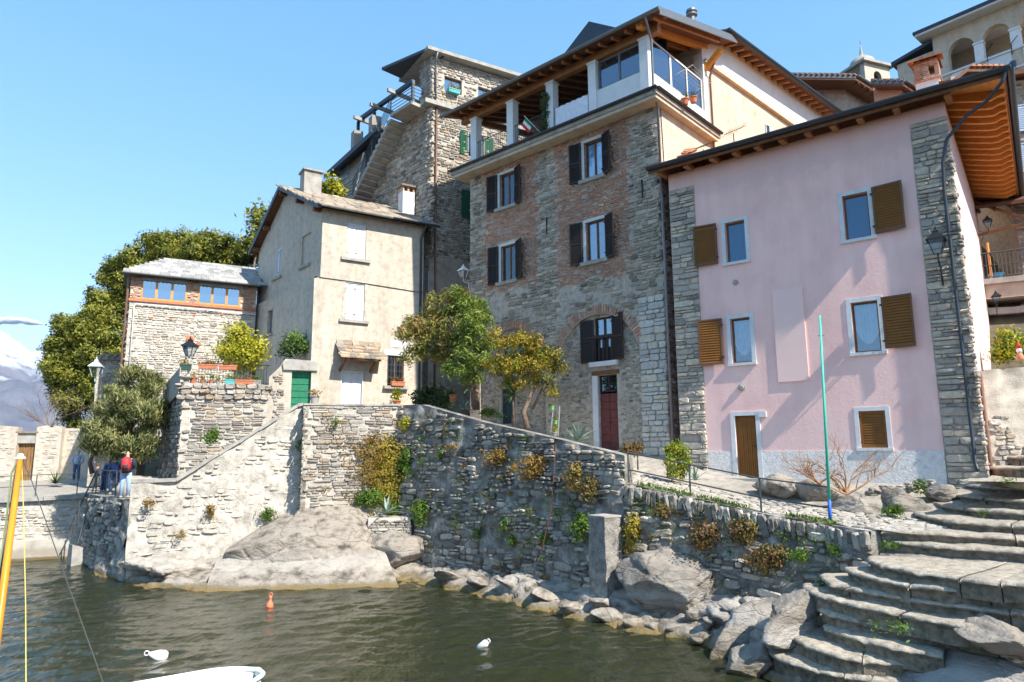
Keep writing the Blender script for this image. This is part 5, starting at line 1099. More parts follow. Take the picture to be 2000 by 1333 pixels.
# ------------------------------------------------------------------ stone tower house
TK = house('stone_tower_house', 'high stone house with outside concrete stair and flat grey roof', 'house', FT, 6.5)
fm = fmap(0); _a2 = R_(134 - 32.4); _d2 = (math.cos(_a2), math.sin(_a2)); _n2 = (-math.sin(_a2), math.cos(_a2))
tmap = lambda v, w, off: (_d2[0] * v + _n2[0] * off, _d2[1] * v + _n2[1] * off, w)
tf = lambda *q: FT.rect([tuple(p) for p in q])
t1 = tf((868, 148), (902, 158), (902, 183), (868, 180)); t2 = tf((934, 168), (962, 178), (962, 198), (934, 190)); t3 = tf((915, 262), (945, 268), (945, 310), (915, 308)); t4 = tf((849, 532), (872, 536), (872, 572), (849, 570)); t5 = tf((900, 372), (917, 374), (917, 428), (900, 428))
to = [(-.05, 6), (7.5, 6), (7.5, 26.1), (-.05, 25.95)]
m = MB(); m.plate(to, [rc(r) for r in (t1, t2, t3, t4)], fm, .2); m.plate([(0, 6), (8, 6), (8, 23.0), (.9, 23.0), (.9, 26), (0, 26)], [], tmap); m.add([tmap(.9, 23, 0), tmap(.9, 26, 0), (7.5, .9, 26), (7.5, .9, 23)], [(0, 1, 2, 3)]); m.add([tmap(8, 6, 0), tmap(8, 23, 0), (7.5, 8, 23), (7.5, 8, 6)], [(0, 1, 2, 3)]); m.build('wall', X['mort_w'], TK)
hs = [rc((r[0] - .03, r[1] + .03, r[2] - .03, r[3] + .03)) for r in (t1, t2, t3, t4)]; okt = okpoly(to, hs)
st = pack(0, 6, 15, 26, okt, 71, (.1, .22), (1.2, 2.8), .03, skip=.06, tilt=.1); lay(TK, st, X['stone_w'], .06, 'rub', limit=300)
lay(TK, pack(0, 3, 10.5, 15, okt, 72, (.1, .2), (1.3, 2.8), .03, skip=.15), X['stone_d'], .05, 'rub', limit=80)
MB().prism(rc((-.04, 3.4, 6, 14.6)), fm, -.01, .07).build('render_coat', X['grey_r'], TK)
ang2 = 134 - 32.4 - 180
lay(TK, pack(-7.6, -.05, 14, 22.9, lambda a, b, c, d: True, 73, (.12, .26), (1.1, 2.4), .03, skip=.12, tilt=.14), X['stone_g'], .06, 'rub', ang=ang2, limit=160)
lay(TK, pack(-.45, .0, 14.5, 22.9, lambda a, b, c, d: True, 76, (.15, .3), (1.1, 2.), .03, skip=0, tilt=.02), X['stone_w'], .09, 'flat', 'corner_stone', ang=ang2, limit=60)
lay(TK, pack(-.85, -.02, 23.2, 25.9, lambda a, b, c, d: True, 77, (.12, .25), (1.1, 2.), .03, skip=0, tilt=.02), X['stone_w'], .05, 'rub', ang=ang2, limit=60)
window(TK, t1, fm, -.15, .06, ('wood_b', 'pane_s'), 1); window(TK, t2, fm, -.15, .06, ('wood_b', 'pane_s'), 1); window(TK, t3, fm, -.15, .06, ('white', 'pane'), 1); window(TK, t4, fm, -.1, .06, ('wood_b', 'pane_t'), 1, curtain='part')
for r, mts, sw in ((t3, 'shut_g', .15), (t4, 'shut_bl', .05)):
    w = (r[1] - r[0]) * .55; f2 = fmap(.07)
    shutter(TK, (r[0] - w - .03, r[0] - .03, r[2], r[3]), f2, (mts, mts), .02, .05, .05, .07, swing=-sw); shutter(TK, (r[1] + .03, r[1] + w + .03, r[2], r[3]), f2, (mts, mts), .02, .05, .05, .07, swing=sw)
shutter(TK, t5, fm, ('shut_g', 'shut_g'), .08, .05, .05, .07)
m = MB(); m.box(-.5, 7.5, -.35, 3.2, 22.98, 23.22); m.build('string_course', X['conc'], TK)
m = MB(); m.hexa([(-.5, -.55, 25.95), (7.6, -.55, 26.2), (7.6, 3.4, 26.2), (-.5, 3.4, 25.95), (-.5, -.55, 26.14), (7.6, -.55, 26.39), (7.6, 3.4, 26.39), (-.5, 3.4, 26.14)]); m.build('roof', X['conc'], TK)
pr_ = [tmap(-.4, 25.98, .45), tmap(3.1, 25.98, 1.2), tmap(3.1, 25.98, -.6), tmap(-.4, 25.98, -.6)]; MB().hexa([*pr_, *[(x, y, z + .16) for x, y, z in pr_]]).build('porch_roof', X['gutter'], TK)
MB().tube([(.12, -.5, 25.95), (.12, -.3, 25.6), (.2, -.09, 25.3), (.22, -.09, 23.2)], .05, 8).build('downpipe', X['zinc'], TK, smooth=True); MB().tube([(.28, -.12, 23.0), (.28, -.12, 15.2), (.3, -.14, 12), (.3, -.14, 7)], .055, 8).build('downpipe', X['copper'], TK, smooth=True)
MB().prism(rc((.5, 2.35, 22.95, 22.97)), tmap, 0, .1)
lnd = [tmap(.3, 22.86, 0), tmap(.3, 22.86, 1.1), tmap(2.3, 22.86, 1.1), tmap(2.3, 22.86, 0)]; MB().hexa([*lnd, *[(x, y, z + .18) for x, y, z in lnd]]).build('landing', X['conc'], TK)
nS = 14; vT, zT, vB_, zB = 2.3, 23.0, 6.1, 19.35
for i in range(nS):                                                      # free steps of the outside stair
    v = vT + (vB_ - vT) * i / nS; z = zT - (zT - zB) * (i + 1) / nS; dv = (vB_ - vT) / nS
    poly = [(v - .06, z - .10), (v + dv + .1, z - .30), (v + dv + .1, z), (v - .06, z)]; MB().prism(poly, tmap, 0, 1.08).build('stair_step', X['conc'], TK)
lnd = [tmap(vB_, 19.0, 0), tmap(vB_, 19.0, 1.1), tmap(vB_ + 1.0, 19.0, 1.1), tmap(vB_ + 1.0, 19.0, 0)]; MB().hexa([*lnd, *[(x, y, z + .3) for x, y, z in lnd]]).build('landing', X['conc'], TK)
for k in range(5):
    h = .18 + k * .2
    MB().tube([tmap(.3, 23.04 + h, .05), tmap(.3, 23.04 + h, 1.05), tmap(2.3, 23.04 + h, 1.05), tmap(vB_, zB + h, 1.05), tmap(vB_ + .95, 19.3 + h, 1.05)], .022, 5).build('stair_rail', X['gutter'], TK)
for v, z in ((.3, 23.04), (2.3, 23.04), (4.2, 21.2), (vB_, 19.35), (vB_ + .95, 19.3)): MB().tube([tmap(v, z - .1, 1.05), tmap(v, z + 1.02, 1.05)], .028, 6).build('rail_post', X['gutter'], TK)
# roof terrace behind the stair, with concrete pergola
def tp(x, y, off=.3): return FT2.front(x, y, off)
ya, yb = tp(806, 160, .6), tp(700, 236, .6); MB().bar(tmap(ya[0], ya[1], .6), tmap(yb[0], yb[1], .6), .2, .22).build('pergola_beam', X['gutter'], TK)
for x, y in ((760, 180), (726, 208), (694, 233)): q = tp(x, y, 1.1); MB().bar(tmap(q[0], q[1] + .1, 1.2), tmap(q[0], q[1] + .1, -1.0), .16, .2).build('pergola_joist', X['conc'], TK)
for (x, y0, y1) in ((698, 300, 240), (730, 262, 220), (806, 205, 158)): q, q2 = tp(x, y0, .6), tp(x, y1, .6); MB().bar(tmap(q[0], q[1], .6), tmap(q[0], q2[1], .6), .16, .16).build('pergola_post', X['gutter'], TK)
for x, y in ((697, 268), (732, 240)): q = tp(x, y + 14, .8); MB().box(*(lambda p: (p[0] - .28, p[0] + .28, p[1] - .28, p[1] + .28))(tmap(q[0], q[1], .8)), q[1] - .3, q[1] + .75).build('terrace_pier', X['stone_w'], TK)
q0, q1 = tp(738, 252, 1.0), tp(636, 345, 1.0); e = [tmap(q0[0], q0[1], 1.0), tmap(q1[0], q1[1], 1.0)]
MB().bar(e[0], e[1], .2, .3).build('terrace_edge', X['gutter'], TK)
MB().add([e[0], e[1], tmap(q1[0], q1[1] + 1.2, -4), tmap(q0[0], q0[1] + .6, -4)], [(0, 1, 2, 3)]).build('terrace_roof', X['gutter'], TK)
w0, w1 = tp(690, 300, .3), tp(652, 340, .3); MB().add([tmap(6, 15, .3), tmap(q1[0] - .3, 15, .3), tmap(q1[0] - .3, q1[1], .3), tmap(6, q0[1], .3)], [(0, 1, 2, 3)]).build('annex_wall', X['conc'], TK)
r = FT2.rect([(668, 318), (682, 305), (682, 345), (668, 355)], .3); shutter(TK, (min(r[:2]), max(r[:2]), r[2], r[3]), lambda v, w, off: tmap(v, w, off + .3), ('shut_bl', 'shut_bl'), .03, .05, .05, .07)
MB().bar(tmap(q1[0] - 3.2, 19.2, .9), tmap(q1[0] - 4.3, 21.8, .9), .08, .1).build('roof_strut', X['trimw'], TK)
# ------------------------------------------------------------------ house with the glazed veranda
VK = house('veranda_house', 'low stone house with orange framed veranda windows and slate roof', 'house', FL, 6.5)
fm = fmap(0); W_ = 5.9
m = MB(); m.box(0, W_, 0, 6, 5, 11.92); m.box(.1, W_, .35, 6, 11.92, 13.4); m.build('wall', X['mort_w'], VK)
lay(VK, pack(0, W_, 6.6, 11.9, okpoly([(-.02, 5), (W_, 5), (W_, 11.9), (-.02, 11.9)]), 81, (.09, .2), (1.4, 3.4), .03, skip=.08), X['pale_rub'], .04, 'rub', limit=300)
lay(VK, pack(-6, 0, 6.6, 12, lambda a, b, c, d: True, 82, (.12, .25), (1.2, 2.6), .03, skip=.2), X['stone_d'], .05, 'rub', ang=-90, limit=30)
lf = lambda *q: FL.rect([tuple(p) for p in q])
wa = lf((275, 548), (366, 556), (366, 592), (275, 586)); wb = lf((386, 558), (470, 566), (470, 602), (386, 594)); z0, z1 = (wa[2] + wb[2]) / 2, 13.22
MB().prism(rc((-.03, W_, 11.92, z0 - .12)), fm, -.1, .0).build('wall_band', X['mort_w'], VK); MB().prism(rc((-.05, W_, z0 - .118, z0)), fm, -.1, .08).build('sill_band', X['pot'], VK)
for (a, b) in ((0, wa[0]), (wa[1], wb[0]), (wb[1], W_)):
    lay(VK, pack(a, b, z0, 13.3, lambda u, z, c, d: u - c > a - .05 and u + c < b + .05, 83 + int(a), (.075, .08), (3, 3.4), .012, wob=0, skip=0, tilt=0, split=0), X['brick'], .05, 'brk', 'brick', off=.0)
    MB().box(a, b, .0, .3, z0, 13.3).build('pier', X['mort_w'], VK)
for r in (wa, wb): window(VK, (r[0], r[1], z0 + .002, z1), fm, .02, .09, ('wood_o', 'pane_s'), 2, name='veranda_window')
for r in (wa, wb):
    m = MB(); n = 12
    for k in range(n): a = r[0] + (r[1] - r[0]) * k / n; b = r[0] + (r[1] - r[0]) * (k + 1) / n; m.add([fm(a, z1 - .10, .11), fm((a + b) / 2, z1 - .15, .12), fm(b, z1 - .10, .11), fm(b, z1 + .12, .09), fm(a, z1 + .12, .09)], [(0, 1, 2, 3, 4)])
    m.build('blind', X['conc'], VK)
rp = [(-.35, -.45, 13.32), (W_ + .1, -.45, 13.32), (W_ + .1, 6.2, 13.32), (-.35, 6.2, 13.32), (1.6, 2.8, 15.0), (W_ + .1, 2.8, 15.0)]
m = MB(); m.add(rp, [(0, 1, 5, 4), (0, 4, 3), (4, 5, 2, 3), (0, 3, 2, 1)]); m.build('roof_deck', X['gutter'], VK); rg = random.Random(31)
for row in range(9):
    v = -.48 + row * .36; t = (v + .45) / 3.25; u = -.35 + 1.95 * t
    while u < W_ + .1:
        w = rg.uniform(.3, .55); zt = 13.36 + 1.68 * t; j = lambda: rg.uniform(-.03, .03); k = 1.68 / 3.25
        p = [(u, v + j(), zt), (u + w - .015, v + j(), zt), (u + w - .015, v + .46, zt + .46 * k + .012), (u, v + .46, zt + .46 * k + .012)]
        MB().hexa([*p, *[(x, y, z + .04) for x, y, z in p]]).build('roof_slab', X['slate_g'], VK); u += w
m = MB(); gut(m, (-.4, -.52, 13.32), (W_ + .1, -.52, 13.32), .07); m.build('gutter', X['zinc'], VK)
m = MB(); m.tube([(.22, -.12, 6.8), (.22, -.12, 11.75), (.3, -.12, 11.86), (3, -.12, 11.84), (W_, -.12, 11.78)], .03, 6); m.build('white_pipe', X['white'], VK, smooth=True)
MB().tube([(-.12, .1, 13.2), (-.12, .1, 7)], .06, 8).build('downpipe', X['copper'], VK)
for x, y, r_ in ((371, 663, .19), (388, 672, .11)): u, z = FL.front(x, y, 0); MB().tube([fm(u, z, 0), fm(u, z, .07), fm(u, z, .09)], [r_, r_, r_ * .7], 16).build('clay_disc', X['pot'], VK)
for x, y in ((294, 622), (333, 624), (379, 616), (434, 615)): u, z = FL.front(x, y, 0); MB().tube([fm(u, z, -.02), fm(u, z, .07)], .06, 6).build('drain_hole', X['pot'], VK)
# ------------------------------------------------------------------ terrace of the lemon tree
EK = house('garden_terrace', 'stone garden terrace with rounded cap stones and iron railing', 'terrace', FE, 3.3)
fm = fmap(0); uE = 3.3
m = MB(); m.box(0, uE, 0, 4.5, 3, 7.36); m.box(uE, 5.4, .12, 1.0, 3, 8.28) if False else None
m.build('mortar_face', X['mort_w'], EK)
lay(EK, pack(0, uE, 3.4, 6.7, okpoly([(-.02, 3), (uE, 3), (uE, 6.75), (-.02, 6.75)]), 91, (.08, .2), (1.5, 4.0), .025, skip=.05, tilt=.08), X['stone_w'], .06, 'rub', limit=300)
lay(EK, pack(-.06, uE, 6.7, 7.36, lambda a, b, c, d: True, 92, (.2, .25), (1.1, 1.9), .02, skip=0, split=.1, tilt=.15), X['stone_w'], .13, 'rub', 'cap_stone', limit=60)
MB().add([(0, 0, 3), (-1.15, 4.0, 3), (-1.15, 4.0, 7.3), (0, 0, 7.3)], [(0, 1, 2, 3)]).add([(0, 0, 7.3), (-1.15, 4, 7.3), (0, 4, 7.3)], [(0, 1, 2)]).build('side_face', X['mort_d'], EK)
lay(EK, pack(-4, 0, 3.2, 7.3, lambda a, b, c, d: True, 93, (.12, .25), (1.1, 2.2), .03, skip=.2, tilt=.14), X['stone_d'], .06, 'rub', ang=-74, limit=90)
m = MB(); wq = FE.rect([(517, 703), (603, 696), (603, 722), (517, 722)])
GD = FE.rect([(569, 726), (607, 724), (607, 790), (569, 790)]); GD = (GD[0], GD[1], 6.3, GD[3])
gw_ = [(uE, 3.), (5.35, 3.), (5.35, GD[3] + .45), (GD[0] - .3, GD[3] + .5), (GD[0] - .5, GD[3] + .15), (uE, GD[3] - .3)]
m.plate(gw_, [rc(GD)], fm, .3); m.prism([(u, z) for u, z in gw_][2:5], lambda u, w, o: fm(u, w, o), -.5, -.49); m.build('door_wall', X['cream'], EK)
lay(EK, pack(uE, 5.3, 4.2, 8.2, okpoly(gw_, [rc((GD[0] - .2, GD[1] + .3, 6, GD[3] + .4))]), 94, (.1, .22), (1.2, 2.4), .03, skip=.1), X['stone_w'], .05, 'rub', limit=120)
MB().prism([(GD[0] - .35, GD[3] + .02), (GD[1] + .25, GD[3] + .02), (GD[1] + .25, GD[3] + .42), (GD[0] - .1, GD[3] + .5), (GD[0] - .4, GD[3] + .3)], fm, -.3, .1).build('door_lintel', X['conc'], EK)
n = 6; m = MB()
for k in range(n): m.prism(rc((GD[0], GD[1], GD[2] + (GD[3] - GD[2]) * k / n + .012, GD[2] + (GD[3] - GD[2]) * (k + 1) / n - .012)), fm, -.28, -.2)
m.prism(rc((GD[0], GD[1], GD[2], GD[3])), fm, -.3, -.25); m.build('green_door', X['green_d'], EK)
m = MB(); zt = 7.36; k = .55
while k < uE: m.tube([(k, .12, zt), (k, .12, zt + .85)], .009, 4, False); k += .115
m.tube([(.5, .12, zt + .86), (uE, .12, zt + .86)], .018, 5); m.tube([(.5, .12, zt + .1), (uE, .12, zt + .1)], .014, 5); m.build('railing', X['black'], EK)
for i in range(5):                                                       # grey boards screening the left side
    a_, b_ = .1 + i * .74, .1 + i * .74 + .71; P_ = lambda t, o: (-.276 * t - .96 * o, .961 * t - .276 * o); z0 = 7.3 - .1 * i
    q4 = [(*P_(a_, .10), z0 - .35), (*P_(a_, .14), z0 - .35), (*P_(b_, .14), z0 - .45), (*P_(b_, .10), z0 - .45), (*P_(a_, .10), z0 + .72), (*P_(a_, .14), z0 + .72), (*P_(b_, .14), z0 + .62), (*P_(b_, .10), z0 + .62)]
    MB().hexa(q4).build('screen_board', X['conc'], EK)
# ------------------------------------------------------------------ rendered house behind the brick house
q = FB.w(.1, 4.5, 0); FPH = Fr(q, 41.5)
HK = house('plaster_house', 'tan rendered house with white band under brown rafters', 'house', FPH, 4)
fm = fmap(0); m = MB(); EH = 22.66
m.box(-.5, 13, 0, 8, 4, 21.1); m.build('wall', X['tan'], HK)
MB().hexa([(-.5, -.01, 21.25), (13, -.01, 20.7), (13, 7, 20.7), (-.5, 7, 21.25), (-.5, -.01, EH + .2), (13, -.01, EH + .2), (13, 7, EH + .2), (-.5, 7, EH + .2)]).build('upper_wall', X['white'], HK)
MB().bar((-.5, -.08, 21.25), (13, -.08, 20.7), .2, .16).build('moulding', X['tan'], HK)
u = .8
while u < 12.6: MB().bar((u, .4, EH + .2), (u, -.62, EH - .02), .13, .15).build('rafter', X['beam'], HK); u += .62
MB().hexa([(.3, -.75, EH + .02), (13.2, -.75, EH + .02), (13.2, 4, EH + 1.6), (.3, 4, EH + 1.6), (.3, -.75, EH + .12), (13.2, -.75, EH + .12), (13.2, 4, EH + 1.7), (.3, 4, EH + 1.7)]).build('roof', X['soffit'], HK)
m = MB(); gut(m, (.3, -.84, EH + .1), (13.2, -.84, EH + .1), .12); m.build('gutter', X['gutter'], HK)
r = FPH.rect([(1494, 243), (1502, 247), (1502, 265), (1494, 262)]); window(HK, (r[0], r[1], r[2], r[3]), fm, .06, .04, ('trimw', 'pane'), 0, dark=False)
# ------------------------------------------------------------------ house with the light green shutter
def gabled(name, label, px, roofpx, dr, db, zlow, ang, wallm, depth=7, over=.7):
    """House seen from below: px = (left, right) wall corners under the eave, roofpx = (left, right) ends of the front verge."""
    W0, W1 = at(*px[0], db), at(*px[1], db - .6); E0, E1 = at(*roofpx[0], dr), at(*roofpx[1], dr - .6); fr = Fr(W0, math.degrees(math.atan2(W1[1] - W0[1], W1[0] - W0[0]))); K = house(name, label, 'house', fr, zlow)
    L = float(np.linalg.norm((W1 - W0)[:2])); dv = np.array([math.cos(R_(ang - fr.ang)), math.sin(R_(ang - fr.ang))]); zt = float(max(E0[2], E1[2])) + .1
    m = MB(); m.add([(0, 0, zlow), (L, 0, zlow), (L, 0, zt), (0, 0, zt)], [(0, 1, 2, 3)]); m.build('wall', wallm, K)
    MB().add([(L, 0, zlow), (L + dv[0] * depth, dv[1] * depth, zlow), (L + dv[0] * depth, dv[1] * depth, zt), (L, 0, zt)], [(0, 1, 2, 3)]).build('side_wall', wallm, K)
    e0, e1 = fr.loc(E0), fr.loc(E1); p = [(*e0, float(E0[2])), (*e1, float(E1[2])), (e1[0] + dv[0] * depth, e1[1] + dv[1] * depth, float(E1[2])), (e0[0] + dv[0] * depth, e0[1] + dv[1] * depth, float(E0[2]))]
    MB().hexa([(x, y, z - .26) for x, y, z in p] + p).build('roof', X['soffit'], K); MB().bar(p[0], p[1], .06, .34).build('verge_board', X['gutter'], K); m = MB(); gut(m, (p[1][0] + .08, p[1][1], p[1][2] + .05), (p[2][0] + .08, p[2][1], p[2][2] + .05), .11); m.build('gutter', X['zinc'], K)
    n = int((e1[0] - e0[0]) / .3)
    for k in range(n): f = (k + .5) / n; m = MB(); tile_shape(m, (e0[0] + (e1[0] - e0[0]) * f, e0[1] + (e1[1] - e0[1]) * f - .05, float(E0[2] + (E1[2] - E0[2]) * f) + .03), Vector((dv[0], dv[1], .02)).normalized(), (dv[1], -dv[0], 0), 1.4, .12); m.build('tile', X['terra'], K)
    for k in range(9): t = .35 + k * .7; MB().bar((L + dv[0] * t - .1, dv[1] * t, zt - .42), (p[1][0] + dv[0] * t, p[1][1] + dv[1] * t, p[1][2] - .32), .1, .12).build('rafter', X['soffit'], K)
    return K, fr
GK, FG = gabled('gable_house', 'grey rendered house with light green shutters and wide dark eaves', ((1543, 200), (1653, 200)), ((1516, 147), (1671, 149)), 38.6, 40, 12, 36.5, X['grey_r'])
fm = fmap(0); r = FG.rect([(1553, 172), (1582, 165), (1584, 197), (1557, 203)]); MB().prism(rc((r[0] - .12, r[1] + .12, r[2] - .12, r[3] + .12)), fm, 0, .03).build('window_surround', X['trimw'], GK); c = (r[0] + r[1]) / 2
for a, b in ((r[0], c - .01), (c + .01, r[1])): shutter(GK, (a, b, r[2], r[3]), fm, ('shut_l', 'shut_l'), .04, .05, .08, .12, True)
q = at(1537, 190, 36); fp = thing('roof_flue', 'pale ringed flue pipe standing in front of the green shutters', 'flue', (q[0], q[1], q[2] - 1.2)); MB().lathe([(.12, 0), (.12, 1.2), (.24, 1.25), (.24, 1.38), (.14, 1.4), (.24, 1.46), (.24, 1.58), (.1, 1.65)], (0, 0, 0), 12).build('pipe', X['conc'], fp, z=False)
QK, FQ = gabled('low_roof_house', 'low reddish stone house under a dark plank eave', ((1706, 180), (1762, 180)), ((1700, 160), (1765, 160)), 35.6, 36.2, 12, 36.5, X['brick'], 5)
FQ2 = Fr(at(1900, 150, 34), 0); Q2K = house('dark_gable_roof', 'small dark plank gable just above the pink house roof', 'roof', FQ2, 14)
p0, p1, p2 = FQ2.front(1858, 165), FQ2.front(1890, 140), FQ2.front(1960, 140)
m = MB(); m.add([(p0[0], 0, p0[1]), (p1[0], 0, p1[1]), (p2[0], 0, p2[1]), (p0[0], 4, p0[1]), (p1[0], 4, p1[1]), (p2[0], 4, p2[1]), (p0[0], 0, p0[1] + .22), (p1[0], 0, p1[1] + .22), (p2[0], 0, p2[1] + .22), (p0[0], 4, p0[1] + .22), (p1[0], 4, p1[1] + .22), (p2[0], 4, p2[1] + .22)], [(0, 1, 4, 3), (1, 2, 5, 4), (6, 7, 10, 9), (7, 8, 11, 10), (0, 6, 7, 1), (1, 7, 8, 2), (0, 3, 9, 6)]); m.build('roof', X['soffit'], Q2K)
MB().box(p1[0] - .6, p2[0], .5, 4, 14, p1[1]).build('wall', X['grey_r'], Q2K)
for k in range(6): m = MB(); tile_shape(m, (p1[0] + .3 + k * .3, -.1, p1[1] + .26), Vector((0, 1, .1)).normalized(), (1, 0, 0), 1., .13); m.build('tile', X['terra'], Q2K)
# ------------------------------------------------------------------ bell tower
FBT = Fr(at(1690, 150, 60), 20); BT = house('bell_tower', 'small pale stone bell tower with domed cap and spike', 'bell tower', FBT, 20)
xr = FBT.front(1737, 140)[0]; wT = xr; zc = FBT.front(1690, 122)[1]; fm = fmap(0)
m = MB(); hole = arch(wT * .5, zc - 1.15, wT * .15, wT * .16, zc - 2.5, 10)
m.plate([(0, 20), (wT, 20), (wT, zc), (0, zc)], [hole], fm, .4); m.box(0, wT, .5, wT, 20, zc - .01); lh = hole
m.plate([(0, 20), (wT, 20), (wT, zc), (0, zc)], [hole], lmap(0), .4); m.build('wall', X['stone_q'], BT)
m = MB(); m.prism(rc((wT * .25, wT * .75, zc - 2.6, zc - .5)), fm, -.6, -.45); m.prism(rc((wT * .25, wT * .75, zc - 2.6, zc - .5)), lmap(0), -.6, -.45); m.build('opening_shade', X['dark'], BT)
MB().lathe([(.02, .8), (.1, .78), (.14, .5), (.18, .2), (.25, 0)], (wT / 2, .25, zc - 2.4), 10).build('bell', X['copper'], BT)
MB().box(-.35, wT + .35, -.35, wT + .35, zc + .003, zc + .25).build('cornice', X['conc'], BT)
R0 = wT * .40; MB().lathe([(R0, .25), (R0, .5), (R0 * .97, .8), (R0 * .82, 1.25), (R0 * .52, 1.6), (R0 * .25, 1.75), (.2, 1.85), (.14, 2.2), (.07, 2.7), (.03, 3.0)], (wT / 2, wT / 2, zc), 18).build('dome', X['conc'], BT, smooth=True)
MB().tube([(wT / 2, wT / 2, zc + 2.9), (wT / 2, wT / 2, zc + 3.5)], .02, 5).build('spike', X['black'], BT)
# ------------------------------------------------------------------ villa with arches
FV = Fr(at(1845, 130, 46), -50); VL = house('arcaded_villa', 'beige villa with an arched loggia high at top right', 'villa', FV, 16)
fm = fmap(0); vr = lambda *q: FV.rect([tuple(p) for p in q])
ze = FV.front(1845, 62)[1]; zs = FV.front(1900, 125)[1]
aL, aR = FV.front(1850, 110)[0], FV.front(1905, 85)[0]; bL, bR = FV.front(1915, 80)[0], FV.front(1975, 55)[0]; zc = FV.front(1877, 74)[1]; wA = (bR - bL) / 2
cs_ = [(aL + aR) / 2, (bL + bR) / 2]; pitch = cs_[1] - cs_[0]; cs_.append(cs_[1] + pitch); zsp = zc - wA * .95
hol = [arch(c, zsp, wA * .88, wA * .9, zs, 14) for c in cs_]; x1 = cs_[2] + pitch
m = MB(); m.plate([(-.6, 14), (x1, 14), (x1, ze), (-.6, ze)], hol, fm, .5); m.build('wall', X['tan'], VL)
MB().box(-.6, x1, 3.5, 3.6, 14, ze).build('loggia_back', X['tan'], VL); MB().box(-.6, x1, .52, 3.5, zs - .3, zs - .05).build('loggia_floor', X['tan'], VL)
MB().add([(-.6, .52, ze - .2), (x1, .52, ze - .2), (x1, 3.5, ze - .2), (-.6, 3.5, ze - .2)], [(0, 1, 2, 3)]).build('loggia_ceiling', X['trimw'], VL)
for k in range(3): w = wA * .0; c = cs_[k] + pitch / 2; m = MB(); m.prism(rc((c - pitch / 2 + wA * .86, c + pitch / 2 - wA * .86, zs, zsp)), fm, -.45, .06); m.prism(rc((c - pitch / 2 + wA * .8, c + pitch / 2 - wA * .8, zsp - .12, zsp)), fm, -.47, .12); m.build('column', X['white'], VL)
for k in range(3): MB().prism(rc((cs_[k] - wA * .8, cs_[k] + wA * .8, zs - 1.15, zs - .2)), fm, 0, .04).build('parapet_panel', X['trimw'], VL)
m = MB(); m.prism(rc((-.6, x1, zs - .16, zs)), fm, 0, .1); m.prism(rc((-.6, x1, zs - 1.5, zs - 1.36)), fm, 0, .1); m.build('moulding', X['trimw'], VL)
MB().hexa([(-1.4, -1.0, ze - .05), (x1, -1.0, ze - .05), (x1, 5, ze - .05), (-1.4, 5, ze - .05), (-1.4, -1.0, ze + .12), (x1, -1.0, ze + .12), (x1, 5, ze + .12), (-1.4, 5, ze + .12)]).build('eave_soffit', X['trimw'], VL)
MB().hexa([(-1.5, -1.1, ze + .124), (x1, -1.1, ze + .124), (x1, 6, ze + .124), (-1.5, 6, ze + .124), (-1.5, -1.1, ze + .34), (x1, -1.1, ze + .34), (x1, 6, ze + 2), (-1.5, 6, ze + 2)]).build('roof', X['gutter'], VL)
zw = FV.front(1770, 118)[1]; xa = FV.front(1750, 130)[0]
MB().box(xa, -.6, .2, 4, 14, zw).build('wing_wall', X['tan'], VL); MB().hexa([(xa - .3, -.1, zw), (-.6, -.1, zw + .55), (-.6, 4, zw + .55), (xa - .3, 4, zw), (xa - .3, -.1, zw + .25), (-.6, -.1, zw + .8), (-.6, 4, zw + .8), (xa - .3, 4, zw + .25)]).build('wing_roof', X['gutter'], VL)
q = FV.front(1806, 105); MB().lathe([(.12, 0), (.12, 1.1), (.2, 1.15), (.2, 1.35), (.1, 1.4)], (q[0], 1.5, zw + .2), 10).build('flue_pipe', X['zinc'], VL)
r = FV.rect([(1958, 130), (1975, 124), (1975, 142), (1958, 146)]); window(VL, r, fm, .05, .08, ('trimw', 'pane_s'), 1, bars=1, dark=False)
w = (r[1] - r[0]) * .6
for a in (r[0] - w, r[1]): shutter(VL, (a, a + w, r[2] - .1, r[3] + .1), fm, ('shut_n', 'shut_n'), .05, .05, .07, .1)
for x, y in ((1930, 122), (1978, 108)): q = FV.front(x, y); MB().tube([fm(q[0], q[1], .1), fm(q[0], q[1] + .8, .1), fm(q[0] + .5, q[1] + 1.0, .5)], .03, 5).build('lamp_bracket', X['black'], VL)
# ------------------------------------------------------------------ stone house at the far right
FS = Fr(at(1968, 300, 27), -20); SK = house('right_stone_house', 'grey rubble house with blue shutters cut by the right picture edge', 'house', FS, 9)
fm = fmap(0); zt = FS.front(1985, 158)[1]; m = MB(); m.box(0, 6, 0, 5, 9, zt); m.build('wall', X['mort_g'], SK)
lay(SK, pack(0, 3, 9, zt, lambda a, b, c, d: True, 97, (.1, .22), (1.2, 2.6), .04, skip=.2, tilt=.1), X['stone_g'], .05, 'rub', limit=80)
for y0, y1 in ((210, 260), (285, 340)):
    q0, q1 = FS.front(1976, y0), FS.front(1988, y1); shutter(SK, (q0[0], max(q1[0], q0[0] + .45), q1[1], q0[1]), fm, ('shut_bl', 'shut_bl'), .1, .05, .05, .08)
MB().hexa([(-.6, -.6, zt), (6, -.6, zt), (6, 5, zt + 1), (-.6, 5, zt + 1), (-.6, -.6, zt + .22), (6, -.6, zt + .22), (6, 5, zt + 1.2), (-.6, 5, zt + 1.2)]).build('roof', X['soffit'], SK)
